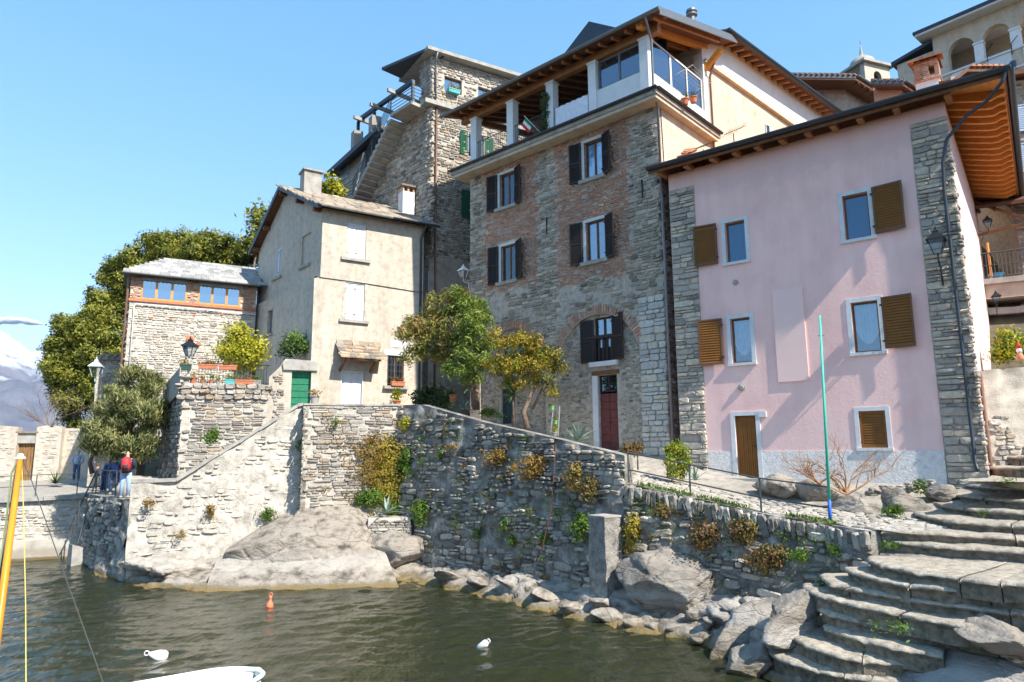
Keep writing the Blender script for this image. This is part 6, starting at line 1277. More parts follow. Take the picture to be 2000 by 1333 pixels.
# ------------------------------------------------------------------ balcony beside the steps, with its old wooden roof
pA, pB = at(1916, 548, 27), at(2040, 540, 26); FK = Fr(pA, math.degrees(math.atan2(pB[1] - pA[1], pB[0] - pA[0]))); zK = float(pA[2])
BKY = house('balcony', 'stone balcony with iron railing and curved stone brackets beside the steps', 'balcony', FK, zK - 2.5)
m = MB(); m.box(0, 5, -.2, 3, zK - .22, zK); m.build('balcony_floor', X['conc'], BKY); MB().box(.02, 5, -.05, 3, zK - .8, zK - .22).build('balcony_beam', X['tan'], BKY)
for k in range(4):
    z = zK - 1.15 - k * .42; poly = [(0 + k * .05, z - .22), (1.2, z - .26), (2.6, z - .12), (4, z + .06), (4, z + .34), (2.4, z + .1), (1., z), (0 + k * .05, z + .06)]
    MB().prism(poly, lambda u, w, o: (u, o, w), .3 + k * .5, .7 + k * .5).build('curved_bracket', X['conc'], BKY)
m = MB(); k = .1
while k < 4.5: m.tube([(k, -.12, zK + .08), (k, -.12, zK + 1.05)], .013, 4, False); k += .13
m.tube([(0, -.12, zK + 1.06), (5, -.12, zK + 1.12)], .03, 6); m.tube([(0, -.12, zK + .08), (5, -.12, zK + .08)], .02, 6); m.tube([(0, -.12, zK + .55), (5, -.12, zK + .58)], .015, 6); m.build('railing', X['iron'], BKY)
MB().tube([(.35, -.08, zK - .1), (.35, -.08, zK + 1.5)], .05, 6).build('wood_post', X['wood_o'], BKY)
zr = FK.front(1930, 410)[1]
MB().hexa([(-.1, -.3, zr), (4, -.3, zr), (4, 4, zr + 2), (-.1, 4, zr + 2), (-.1, -.3, zr + .15), (4, -.3, zr + .15), (4, 4, zr + 2.15), (-.1, 4, zr + 2.15)]).build('roof', X['soffit'], BKY)
for k in range(5): MB().bar((.2 + k * .55, -.2, zr - .1), (.2 + k * .55, 3.6, zr + 1.6), .1, .12).build('rafter', X['soffit'], BKY)
MB().bar((0, .1, zK + 1.9), (2.2, .1, zK + 2.2), .08, .1).build('tie_beam', X['beam'], BKY); MB().bar((0, .1, zK + 3.4), (2.4, .3, zK + 2.0), .08, .1).build('tie_beam', X['beam'], BKY)
# garden wall and planting at the top of the steps
g0, g1 = np.array([13.35, 19.3, 0]), np.array([17.2, 19.0, 0])
GW = thing('garden_wall', 'rough rendered garden wall at the head of the stone steps', 'wall', (g0[0], g0[1], 0))
wall_segment(GW, g0, g1, [(0, 6.7), (3.85, 6.9)], 3.2, .5, 'cream', .08, 44)
lay(GW, pack(0, 1.1, 3.6, 5.6, okpoly([(0, 3), (1.2, 3), (.9, 4.6), (.4, 5.7), (0, 5.7)]), 99, (.1, .2), (1.2, 2.2), .03), X['stone_w'], .06, 'rub', ang=math.degrees(math.atan2(*(g1 - g0)[:2][::-1])), limit=60)
# ------------------------------------------------------------------ rocks along the water
T3 = lambda p: (float(p[0]), float(p[1]), float(p[2]))
def pxloft(name, rails, nu, nv, mt, amp, seed, label, rock=1.2, cat='rock', vec=(.2, -.9, .3)):
    """Bedrock face through lines measured at their own distances; closed behind by the wall it leans on."""
    R = [[at(*p) for p in r] for r in rails]; b = R[0][0].copy(); o = loft(name, [[p - b for p in r] for r in R], nu, nv, X[mt], amp, 1, seed, rock=rock, vec=vec, damp=lambda t: .35 + .65 * math.sin(math.pi * t)); o.location = T3(b)
    z = np.array([v.co.z + b[2] for v in o.data.vertices]); return tag(o, label, cat)
pxloft('rock_outcrop', [[(400, 1160, 23.7), (455, 1162, 23.6), (530, 1160, 23.7), (590, 1155, 23.9), (655, 1152, 24.1), (705, 1150, 24.2), (745, 1150, 24.2), (780, 1150, 24.2)],
    [(410, 1122, 24.3), (460, 1122, 24.2), (530, 1120, 24.2), (590, 1114, 24.3), (648, 1108, 24.5), (698, 1102, 24.8), (730, 1094, 25.2), (755, 1085, 25.8)],
    [(425, 1096, 25.2), (470, 1102, 24.9), (530, 1100, 24.9), (590, 1096, 24.9), (645, 1090, 25.1), (695, 1084, 25.5), (722, 1074, 26.1), (740, 1064, 26.8)],
    [(436, 1088, 25.3), (475, 1095, 25.0), (530, 1094, 24.9), (590, 1090, 24.9), (640, 1084, 25.1), (690, 1076, 25.5), (716, 1062, 26.1), (732, 1050, 26.9)],
    [(440, 1080, 25.0), (476, 1068, 24.9), (530, 1055, 25.0), (590, 1046, 25.2), (640, 1040, 25.5), (690, 1036, 25.9), (718, 1034, 26.6), (734, 1034, 27.4)],
    [(442, 1074, 26.2), (478, 1050, 26.6), (530, 1018, 26.9), (580, 994, 27.1), (640, 986, 27.4), (695, 984, 27.7), (722, 996, 28.0), (738, 1015, 28.2)],
    [(442, 1070, 27.6), (478, 1044, 27.8), (530, 1010, 28.0), (580, 985, 28.2), (640, 978, 28.4), (695, 976, 28.6), (722, 990, 28.8), (740, 1010, 28.8)]], 220, 140, 'rock', .17, 3, 'big smooth bedrock hump under the sunlit square wall', rock=1.7)
def wl(x, y, z=-.12): p = atz(x, y, z); return (x, y, float(p[1]))
XS = (775, 870, 950, 1010, 1080, 1150, 1230, 1300, 1385)
pxloft('rock_ledge', [[wl(x, y + 20, -.6) for x, y in zip(XS, (1146, 1146, 1168, 1188, 1209, 1226, 1241, 1250, 1262))], [wl(x, y, -.1) for x, y in zip(XS, (1146, 1146, 1168, 1188, 1209, 1226, 1241, 1250, 1262))],
    [wl(x, y, .05) for x, y in zip(XS, (1134, 1133, 1152, 1171, 1190, 1206, 1221, 1231, 1240))], [wl(x, y, .18) for x, y in zip(XS, (1116, 1115, 1128, 1142, 1160, 1176, 1194, 1206, 1215))],
    [wl(x, y, .34) for x, y in zip(XS, (1090, 1090, 1098, 1106, 1118, 1136, 1160, 1178, 1188))], [wl(x, y - 12, .45) for x, y in zip(XS, (1090, 1090, 1098, 1106, 1118, 1136, 1160, 1178, 1188))]], 360, 100, 'rock', .24, 17, 'long sloping beige bedrock ledge between the shaded wall and the water', rock=.7, vec=(-.15, -.2, .85))
c = at(775, 1080, 26.9); rockmesh('rock_outcrop', T3(c), (1.2, 1.1, 1.15), 8, 5, (0, .12, R_(0)), 'rock', .16, 1.1, sq=.5, label='pale split rock beneath the little masonry pier', cat='rock')
c = at(330, 1115, 25.2); rockmesh('rock_ledge', T3(c), (1.9, .9, .5), 9, 5, (0, .05, R_(8)), 'rock', .28, 1.4, sq=.8, label='cracked rock at the water below the iron rungs', cat='rock')
c = at(1303, 1142, 19.0); rockmesh('boulder', T3(c), (1.5, 1.0, 1.12), 14, 5, (0, .12, R_(-38)), 'rock_g', .2, 1.0, sq=1.2, strata=.0, label='large grey boulder leaning on the wall right of the concrete pillar', cat='boulder')
BL = [(1010, 1140, 22.2, .75, .5, .3), (880, 1122, 24.6, .8, .6, .35), (950, 1130, 23.4, .8, .5, .35), (1068, 1158, 21.2, .7, .45, .38), (1120, 1180, 20.0, .75, .42, .38), (1185, 1176, 19.9, .8, .6, .42), (1200, 1198, 19.2, .6, .45, .36), (1245, 1212, 18.7, .5, .3, .4), (1290, 1222, 18.3, .5, .3, .45), (1335, 1222, 17.9, .55, .3, .45), (1375, 1232, 17.5, .4, .35, .3),
      (1430, 1178, 17.5, .5, .36, .2), (1395, 1195, 17.5, .3, .25, .2), (1418, 1210, 17.2, .5, .34, .26), (1385, 1215, 17.2, .25, .2, .16), (1365, 1250, 17.0, .22, .2, .13), (1445, 1195, 17.2, .28, .2, .18), (1475, 1160, 17.6, .6, .4, .24), (1350, 1200, 17.8, .3, .22, .15)]
names_ = ['first flat block of the shelf, left of the rusty stake', 'pale rounded block below the weedy shaded wall foot', 'flat block on the shelf below the drain pipe', 'slanting slab just right of the rusty stake', 'slab lying at the water left of the pillar foot', 'humped block right at the foot of the concrete pillar', 'tilted slab below the concrete pillar', 'narrow upright slab left of the pair under the boulder', 'left one of the two leaning slabs under the boulder', 'right one of the two leaning slabs under the boulder', 'small wet slab at the right end of the leaning row',
          'flat grey stone on top of the loose heap beside the boulder', 'small dark stone on the left edge of the loose heap', 'big grey block in the middle of the loose heap', 'smallest stone low on the loose heap', 'yellowish stone half under water below the loose heap', 'wedge stone in the right of the loose heap', 'long flat stone behind the loose heap under the weeds', 'broken stone between the boulder and the loose heap']
rg = random.Random(2)
for i, ((x, y, d, a, b, h), nm) in enumerate(zip(BL, names_)):
    c = at(x, y, d); rockmesh('shore_stone', T3((c[0], c[1], min(c[2], .75) - (.12 if i < 11 else .02))), (a * (1.15 if i < 11 else 1), b, h * (.62 if i < 11 else 1)), 40 + i, 4 if i < 11 else 3, (rg.uniform(-.15, .15), rg.uniform(.1, .45), R_(rg.uniform(10, 60))), 'rock' if i < 11 else 'rock_g', .15, 1.2, sq=.9, label=nm, cat='rock', group='stones along the waterline')
def longrock(name, p, q, w, h, seed, label, mt='rock_g'):
    p, q = np.array(p), np.array(q); d = q - p; L = np.linalg.norm(d); rockmesh(name, T3((p + q) / 2), (L * .58, w, h), seed, 5, (0, -math.asin(d[2] / L), math.atan2(d[1], d[0])), mt, .17, 1.3, sq=.9, label=label, cat='rock')
longrock('rock_ridge', atz(1392, 1288, -.05), at(1535, 1160, 16.6), .42, .42, 61, 'long slanting grey rock ridge dipping into the water beside the steps')
longrock('rock_ridge', atz(1415, 1318, .0), at(1510, 1262, 15.0), .42, .34, 63, 'lower wet rock in front of the slanting ridge')
longrock('rock_ridge', at(1500, 1262, 14.4), at(1590, 1172, 15.6), .5, .5, 66, 'steep rock rib carrying the left end of the steps')
c = at(1945, 1248, 12.2); rockmesh('rock_slab', T3(c), (.85, 1.05, .46), 71, 5, (.0, .10, R_(-14)), 'rock_g', .13, 1.3, sq=1.2, strata=.10, label='big layered blue-grey slab lying at the right end of the lower steps', cat='rock')
c = at(1950, 1305, 12.3); rockmesh('worn_bedrock', T3((c[0], c[1], .35)), (2.2, 1.7, .95), 73, 5, (0, .05, R_(-30)), 'rock_g', .13, 1.2, sq=.5, label='rough worn bedrock below the layered slab in the lower right corner', cat='rock')
c = at(1740, 1190, 13.4); rockmesh('rock_hump', T3((c[0] + .6, c[1], .6)), (.5, .7, .36), 75, 4, (0, 0, .5), 'rock_g', .2, 1.2, sq=.6, label='worn rock hump breaking through the lower steps', cat='rock')
for i, (x, y, d, a, b, h, l) in enumerate(((1520, 945, 20.6, .9, .5, .42, 'rounded pale rock beside the brown door step'), (1590, 950, 20.0, .7, .5, .40, 'pale rock behind the green pole'), (1680, 985, 18.6, .8, .45, .36, 'rough conglomerate rock under the bare bush'), (1765, 975, 18.2, .7, .5, .42, 'shaded rubble mound left of the upper steps'), (1830, 955, 18.4, .55, .4, .3, 'stone pile at the corner of the upper steps'))):
    c = at(x, y, d); rockmesh('path_rock', T3((c[0], c[1], c[2] - .12)), (a, b, h), 80 + i, 4, (0, .1, R_(-30)), 'rock' if i < 3 else 'rock_g', .22, 1.6, sq=.5, label=l, cat='rock', group='rocks along the pink house')
for i in range(26):
    f = i / 25; x, y, d = 1700 + 120 * f, 955 - 18 * f + rg.uniform(0, 20), 18.9 - f * .4; c = at(x, y, d)
    if i == 0: RB = thing('rubble_wall', 'low broken dry stone wall below the pink house plinth', 'wall', T3(c)); rb = c
    V_, F_ = POOL['rub'][i % 9]; m = MB(); sc = (rg.uniform(.15, .35), rg.uniform(.12, .2), rg.uniform(.08, .15)); o_ = c - rb
    m.add([(v[0] * sc[0] + o_[0], v[1] * sc[1] + o_[1], v[2] * sc[2] + o_[2]) for v in V_], F_.tolist()).build('stone', X['stone_g'], RB, z=False)
# concrete pillar and masonry pier
c = at(1188, 1152, 20.2); p = at(1200, 1010, 20.2); PL = thing('concrete_pillar', 'square weathered concrete pillar standing on the shore rocks', 'pillar', (c[0], c[1], c[2] - .15), 36)
m = MB(); h = p[2] - c[2] + .15; tw = .0; vs_ = []
for k in range(9):
    f = k / 8; hx, hy = .36 - .05 * f, .33 - .04 * f; vs_ += [(-hx, -hy, h * f), (hx, -hy, h * f), (hx, hy + .08, h * f), (-hx, hy + .08, h * f)]
for (x, y, z) in vs_: n_ = mn.noise(Vector((x * 3, y * 3, z * 3))) * .03; m.v.append((x + n_, y - n_ + .04 * z / h, z))
m.f = [(a * 4 + b, a * 4 + (b + 1) % 4, a * 4 + 4 + (b + 1) % 4, a * 4 + 4 + b) for a in range(8) for b in range(4)] + [(32, 33, 34, 35)]; m.mi = [0] * len(m.f)
m.build('shaft', mat('rough_pillar_concrete', [(.11, .10, .09), (.26, .24, .215), (.40, .375, .34)], .95, 4, 1., 14, dist=.07), PL, z=False)
m = MB(); m.box(-.33, .34, -.27, .43, h + .002, h + .05); m.build('cap', X['conc'], PL, z=False)
c = at(762, 1010, 27.3); PI = thing('masonry_pier', 'small dry stone pier topped by an agave against the wall', 'pier', (c[0], c[1], 1.2), 8)
zt = c[2] - 1.2; m = MB(); m.hexa([(-.85, -.5, 0), (.85, -.5, 0), (.85, .6, 0), (-.85, .6, 0), (-.8, -.4, zt), (.78, -.4, zt), (.78, .6, zt), (-.8, .6, zt)]); m.build('core', X['mort_w'], PI, z=False)
lay(PI, [(a, b, c_, d, e) for a, b, c_, d, e in pack(-.85, .85, 1.25, zt + 1.2, lambda a, b, cc, d: abs(a) + cc < .88 and b + d < zt + 1.2, 5, (.08, .14), (1.6, 3.6), .02, skip=0)], X['stone_w'], .08, 'flat', off=.44)
# ------------------------------------------------------------------ promenade on the left
q0, q1 = np.array([-33., 26.6, 0]), np.array([-19.3, 31.55, 0]); QY = thing('quay_wall', 'low sunlit quay wall of the promenade at the left', 'wall', T3(q0))
fr, L = wall_segment(QY, q0, q1, [(0, 2.2), (L_ := float(np.linalg.norm(q1 - q0)), 2.62)], -.4, .6, 'mort_w', .05, 33)
lay(QY, pack(0, L, .9, 2.2, okpoly([(0, .9), (L, .9), (L, 2.35), (0, 2.0)]), 34, (.1, .2), (1.5, 3.5), .04, skip=.25), X['pale_rub'], .04, 'rub', ang=fr.ang, limit=160)
coping(QY, [Vector(fr.w(0, .15, 2.22) - q0), Vector(fr.w(L, .15, 2.66) - q0)], .7, .18, 1.6, 'conc', seed=2)
m = MB(); e = [fr.w(u, v, z) - q0 for u, v, z in ((0, -.3, -.5), (L, -.3, -.5), (L, .1, -.5), (0, .1, -.5), (0, -.3, .72), (L, -.3, .85), (L, .1, .85), (0, .1, .72))]; m.hexa([tuple(p) for p in e]); m.build('ledge', mat('stained_ledge_concrete', [(.30, .27, .22), (.44, .41, .36), (.52, .49, .44)], .9, 1.4, .5, 25, stain=[((.13, .09, .03), -2, .12, .05, .9, .15), ((.22, .17, .11), .12, .5, .1, .5, .5)]), QY, z=False)
c = at(168, 1088, 29.6); m = MB(); BKs = thing('landing_block', 'sloping concrete block at the corner of the little landing', 'block', (c[0], c[1], -.3), 45); m.hexa([(-.6, -.35, 0), (.9, -.35, 0), (.9, .35, 0), (-.6, .35, 0), (-.6, -.3, 1.15), (.9, -.3, .62), (.9, .3, .62), (-.6, .3, 1.15)]); m.build('block', X['conc'], BKs, z=False)
PRO = [(-34, 27, 2.2), (-19.35, 31.7, 2.62), (-18.3, 30.1, 2.84), (-14.3, 25.9, 2.84), (-13.2, 27.5, 2.9), (-14.0, 33, 3.), (-20, 44.5, 3.05), (-30, 44, 3.05), (-50, 40, 2.9)]
m = MB(); m.add(PRO, [tuple(range(len(PRO)))]); o = m.build('promenade', X['sand']); tag(o, 'grey paved promenade behind the left quay railing', 'promenade', kind='structure')
gr = lambda pts, **k: railing('railing', [T3(p) for p in pts], X['iron'], **k)
z_ = lambda t: fr.w(L * t, .25, 2.25 + .44 * t)
gr([z_(t) for t in (.5, .62, .74, .86, .97)], h=1.0, mids=(.52,), label='grey tube railing along the left promenade edge', group=None)
pf = lambda t: np.array(b1) * (1 - t) + np.array(b0) * t + np.array([.2, .2, 2.86])
gr([pf(t) for t in (.05, .3, .52)], h=1.0, mids=(.15,), label='grey railing of the little platform where the people look out', group=None)
HR = thing('stair_handrail', 'pair of slanting handrails going down to the landing', 'handrail', T3(pf(.02))); hb = np.array(HR.location)
for (x, y, d), k in (((134, 1036, 30.2), 0), ((152, 1062, 29.4), 1)): e = at(x, y, d); MB().tube([Vector(pf(.02 + .04 * k) - hb + np.array([0, 0, .95])), Vector(e - hb)], .03, 6).build('rail', X['iron'], HR, z=False)
for k in range(3): e = at(140 + k * 8, 1030 - k * 26, 29.8); MB().tube([Vector(e - hb), Vector(e - hb + np.array([0, 0, -.9]))], .025, 6).build('post', X['iron'], HR, z=False)
# old wall with a timber gate
GWO = Fr(at(0, 900, 41.5), 10); OW = house('old_garden_wall', 'old pale wall with rounded pillars and a plank gate on the promenade', 'wall', GWO, 2.9)
f_ = lambda x, y: GWO.front(x, y)
fm = fmap(0); zt = f_(60, 835)[1]
for (xa, xb, t_) in ((-70, 31, .5), (68, 117, .5), (117, 172, .3)):
    a, b = f_(xa, 880)[0], f_(xb, 880)[0]; m = MB(); n = 8
    poly = [(a, 2.6), (b, 2.6)] + [(a + (b - a) * (1 - k / n), zt + (.12 * math.sin(math.pi * k / n) if t_ > .4 else -.05)) for k in range(n + 1)]
    m.prism(poly, fm, -.9 if t_ < .4 else -.5, 0 if t_ > .4 else -.4); m.build('pillar', X['cream'], OW)
    lay(OW, pack(a, b, 3, zt - .2, lambda u, z, c, d: a + .05 < u - c and u + c < b - .05, 35 + xa, (.1, .25), (1.5, 3), .06, skip=.5), X['pale_rub'], .03, 'rub', off=0 if t_ > .4 else -.4, limit=25)
a, b = f_(31, 880)[0], f_(68, 880)[0]; m = MB(); m.prism(rc((a, b, zt - .95, zt - .35)), fm, -.5, -.12); m.build('gate_lintel', X['conc'], OW); MB().prism(rc((a - .1, b + .1, zt - .35, zt - .25)), fm, -.6, .0).build('gate_cap', X['slate'], OW)
n = 6
for k in range(n): MB().prism(rc((a + (b - a) * k / n + .01, a + (b - a) * (k + 1) / n - .01, 2.9, zt - .96)), fm, -.4, -.33 + .01 * (k % 2)).build('gate_plank', mat('weathered_gate_plank%d' % k if k == 0 else 'gate_plank_tone', [(.10, .05, .025), (.22, .12, .05), (.33, .20, .09)], .8, 3, .3, 30, stretch=(3, 3, .6)), OW)
# stone hut with a lantern, under the big trees
c = at(186, 760, 35.5); FH = Fr(c, 20); HU = house('stone_hut', 'small stone outbuilding with tiled top under the evergreen tree', 'hut', FH, 2.9); z1 = FH.front(205, 692)[1]; fm = fmap(0)
m = MB(); m.box(0, 2.2, 0, 3, 2.9, z1 - .2); m.build('wall', X['mort_g'], HU); lay(HU, pack(0, 2.2, 4, z1 - .3, lambda a, b, c, d: a - c > 0 and a + c < 2.2, 39, (.12, .25), (1.3, 3), .03, skip=.05), X['stone_w'], .05, limit=80)
for k in range(7):
    m = MB(); tile_shape(m, (.05 + k * .32, -.25, z1 - .32), Vector((0, 1, .3)).normalized(), (1, 0, 0), 1.4, .15); m.build('tile', X['slate'], HU)
def lantern(name, label, base, ang, arm=.5, s=1., post=0, tone='black', glass_='pane_t', group=None, rise=.35):
    """Four-sided street lantern on a bracket or a post."""
    root = thing(name, label, 'lantern', T3(base), ang, group); top = Vector((0, -arm, rise))
    m = MB()
    if post: m.tube([(0, 0, 0), (0, 0, post * .1), (0, 0, post)], [.07 * s, .045 * s, .035 * s], 8); top = Vector((0, 0, post)); m.build('post', X['white'] if tone == 'black' and post else X[tone], root, z=False)
    else: m.tube([(0, 0, -.55 * s), (0, -.1, -.25 * s), (0, -.08, 0), (0, -arm * .5, -.08), (0, -arm, rise - .18 * s), (0, -arm, rise)], .022 * s, 6); m.tube([(0, 0, .12), (0, -arm * .45, .02), (0, -arm * .8, .1)], .014 * s, 5); m.build('bracket', X[tone], root, z=False)
    m = MB(); tx, ty, tz = top; b0_, b1_, h = .09 * s, .19 * s, .36 * s
    for k in range(4):
        a = math.pi / 4 + k * math.pi / 2; m.tube([(tx + math.cos(a) * b0_ * 1.4, ty + math.sin(a) * b0_ * 1.4, tz), (tx + math.cos(a) * b1_ * 1.4, ty + math.sin(a) * b1_ * 1.4, tz + h)], .014 * s, 4)
    m.build('cage', X[tone], root, z=False)
    m = MB(); r4 = [(b0_ * 1.3, 0), (b1_ * 1.3, h)]
    vs = [(tx + r * math.cos(math.pi / 4 + k * math.pi / 2), ty + r * math.sin(math.pi / 4 + k * math.pi / 2), tz + z) for r, z in r4 for k in range(4)]; m.add(vs, [(k, (k + 1) % 4, 4 + (k + 1) % 4, 4 + k) for k in range(4)]); m.build('pane', X[glass_], root, z=False)
    m = MB(); prof = [(b1_ * 1.75, h), (b1_ * 1.7, h + .03 * s), (b1_ * .75, h + .17 * s), (b1_ * .5, h + .2 * s), (b1_ * .5, h + .26 * s), (.03 * s, h + .3 * s), (.02 * s, h + .38 * s)]
    vs = [(tx + r * math.cos(math.pi / 4 + k * math.pi / 2), ty + r * math.sin(math.pi / 4 + k * math.pi / 2), tz + z) for r, z in prof for k in range(4)]; m.add(vs, [(i * 4 + k, i * 4 + (k + 1) % 4, i * 4 + 4 + (k + 1) % 4, i * 4 + 4 + k) for i in range(len(prof) - 1) for k in range(4)] + [(3, 2, 1, 0)]); m.build('lamp_roof', X[tone], root, z=False)
    return root
u, z = FP.front(1838, 520, -.05); lantern('wall_lantern', 'black iron street lantern on the grey corner stones of the pink house', FP.w(u, -.08, z), -37.7, .5, 1.05, 0, rise=.25)
lantern('wall_lantern', 'small lantern on the side wall of the pink house under the orange rafters', FP.w(6.55, 9.5, 12.9), 52.3, .3, .7, 0, rise=.2)
lantern('wall_lantern', 'small dark lantern beneath the balcony beside the steps', FK.w(.35, -.35, zK - 1.2), FK.ang, .3, .7, 0, rise=.1)
u, z = FE.front(367, 738, .35); lantern('lamp_post', 'white garden lamp post with black lantern on the terrace corner', FE.w(u, .35, 7.36), 0, 0, 1.15, 1.15)
c = at(188, 745, 33.5); X['palegreen'] = flat('pale_green_iron', (.42, .48, .44), .6); lantern('wall_lantern', 'pale green street lantern on the hut wall under the evergreen', T3(c), 20, .3, 1.3, 0, 'palegreen', rise=.2)
c = at(886, 556, 31.5); lantern('wall_lantern', 'white lantern peeking out above the oleander crown', FB.w(-10.3, -.05, float(c[2]) + .1), -42.6, .45, .9, 0, 'white', rise=.15)
# path railing and pole
RP = [np.array([3.42, 20.6, 3.6]), np.array([4.98, 19.62, 3.26]), np.array([6.46, 18.26, 2.92]), np.array([7.72, 17.08, 2.74])]
railing('railing', [T3(p) for p in RP], X['iron'], h=.86, r=.022, mids=(.42,), label='thin dark iron railing along the outer edge of the sloping path')
c, t = at(1622, 1023, 17.05), at(1601, 617, 17.05); GP = thing('mooring_pole', 'tall slim turquoise green pole with blue foot at the path edge', 'pole', T3(c)); d = Vector(t - c)
MB().tube([d * .11, d], [.040, .026], 8).build('pole', flat('turquoise_paint', (.06, .50, .36), .5), GP, smooth=True, z=False); MB().tube([Vector((0, 0, 0)), d * .11], [.044, .042], 8).build('pole_foot', flat('blue_paint', (.03, .12, .48), .5), GP, smooth=True, z=False)
MB().tube([d * .90 - Vector((.06, 0, 0)), d * .90 + Vector((.09, 0, 0))], .012, 5).build('cleat', X['iron'], GP, z=False)
# rusty pipe on the shaded wall, and its bent tail
m = MB(); a = [at(x, y, dd) for x, y, dd in ((1098, 868, 22.35), (1094, 930, 22.1), (1088, 1000, 21.9), (1072, 1070, 21.8), (1060, 1095, 21.8))]; RPp = thing('rusty_pipe', 'thin rusty pipe running down the shaded path wall', 'pipe', T3(a[0])); MB().tube([Vector(p - a[0]) + Vector((-.22, -.22, 0)) for p in a], .017, 6).build('pipe', X['rust'], RPp, smooth=True, z=False)

c = at(296, 905, 29.6); rockmesh('earth_bank', T3((c[0], c[1], 3.0)), (1.5, .9, .9), 120, 4, (0, .1, .3), 'conc', .12, 1.2, sq=.4, label='grey sloping bank in the shade under the big bush', cat='bank')
# ------------------------------------------------------------------ trees and plants
def blob(x, y, d, rp, ry=None): c = at(x, y, d); r = rp * d / F; return (T3(c), (r, r * .9, (ry * d / F) if ry else r))
def base_of(x, y, d): return T3(at(x, y, d))
plant('evergreen_tree', 'broad dark evergreen tree behind the stone hut at the left', 'tree', (-28.5, 44.5, 3), [blob(*q) for q in ((172, 640, 45, 46), (135, 690, 45, 38), (195, 690, 44.5, 46), (150, 745, 45, 50), (215, 600, 46, 40), (128, 640, 45, 24), (150, 800, 44.5, 38), (205, 760, 44, 36), (126, 770, 45, 22), (118, 722, 45, 26))], 90000, [('leaf_ev', 1.)], .2, 5, asp=2.0, clump=30, spread=.16, shell=.5, sub=15, trunk=[([(-28.5, 44.5, 2.5), (-28.4, 44.5, 7), (-28, 44.5, 13)], [.3, .22, .1])], up=.6)
plant('evergreen_tree', 'tall dark evergreen tree filling the gap above the veranda house', 'tree', (-26, 47, 8), [blob(*q) for q in ((225, 570, 47, 40), (258, 535, 47, 45), (310, 505, 47, 48), (230, 630, 47, 36), (290, 555, 47, 44))], 50000, [('leaf_ev', 1.)], .21, 6, asp=2.0, clump=30, spread=.16, shell=.5, sub=15, trunk=[([(-26, 47, 6), (-25.5, 47, 16)], [.3, .12])], up=.6)
plant('evergreen_tree', 'rounded evergreen tree behind the aerial and cream gable', 'tree', (-21, 47, 9), [blob(*q) for q in ((380, 500, 47, 50), (440, 500, 47, 48), (490, 520, 47, 46), (350, 530, 47, 46), (430, 550, 47, 50))], 50000, [('leaf_ev', 1.)], .21, 7, asp=2.0, clump=30, spread=.16, shell=.5, sub=15, trunk=[([(-21, 47, 8), (-20.5, 47, 16)], [.28, .12])], up=.6)
plant('loose_tree', 'thin feathery tree top rising beside the cream gable', 'tree', (-18.5, 45, 12), [blob(*q) for q in ((505, 425, 45, 18), (515, 455, 45, 22), (495, 480, 45, 20))], 1300, [('leaf_ev', 1.)], .34, 8, clump=9, spread=.3, shell=.2, trunk=[([(-18.0, 45, 12), (-17.2, 45, 20)], [.1, .03])])
plant('rosemary_bush', 'huge bristly grey-green bush hanging over the promenade', 'bush', base_of(250, 900, 29.3), [blob(*q) for q in ((262, 765, 29.4, 42), (225, 800, 29.2, 44), (270, 820, 29.2, 44), (215, 850, 29.1, 42), (255, 865, 29.1, 42), (195, 875, 29.1, 24), (288, 760, 29.5, 26), (285, 880, 29.3, 22))], 42000, [('leaf_ro', .88), ('leaf_dk', .12)], .22, 9, asp=6, clump=20, spread=.10, shell=.5, up=1.8, sub=12, trunk=[([base_of(260, 905, 29.6), base_of(250, 850, 29.5), base_of(240, 800, 29.4)], [.12, .09, .05])])
plant('lemon_tree', 'bright yellow-green lemon tree behind the terrace railing', 'tree', FE.w(2.55, .9, 7.36), [blob(*q) for q in ((470, 670, 29.4, 32), (445, 690, 29.2, 22), (500, 685, 29.3, 24), (478, 700, 29.1, 26), (465, 650, 29.5, 18))], 3200, [('leaf_le', 1.)], .17, 10, asp=2.0, clump=8, spread=.13, shell=.5, trunk=[([T3(FE.w(2.55, .9, 7.36)), T3(FE.w(2.55, .85, 8.3))], [.06, .04])])
plant('garden_shrub', 'green shrub in the shade between the lemon tree and cream house', 'shrub', base_of(575, 695, 30.6), [blob(*q) for q in ((575, 670, 30.6, 22), (560, 685, 30.5, 16), (592, 678, 30.6, 14))], 1100, [('leaf_gr', .6), ('leaf_dk', .4)], .16, 11, clump=8, spread=.12, shell=.4)
OB = base_of(930, 800, 27.6)
plant('oleander_tree', 'large oleander with reddish tips in front of the cream and brick houses', 'tree', OB, [blob(*q) for q in ((835, 625, 28.2, 40), (815, 660, 28, 36), (850, 690, 27.8, 40), (875, 640, 28, 48), (805, 700, 27.8, 18), (880, 590, 28.2, 34))], 9500, [('leaf_ol', 1.)], .2, 12, asp=4.2, clump=11, spread=.10, shell=.4, sub=9, up=.9, droop=.15,
      trunk=[([OB, base_of(932, 770, 27.7), base_of(925, 735, 27.8), base_of(900, 690, 27.9)], [.16, .14, .11, .06]), ([base_of(925, 735, 27.8), base_of(870, 690, 28), base_of(830, 660, 28)], [.07, .05, .02]), ([base_of(925, 735, 27.8), base_of(925, 680, 27.6)], [.07, .03])])
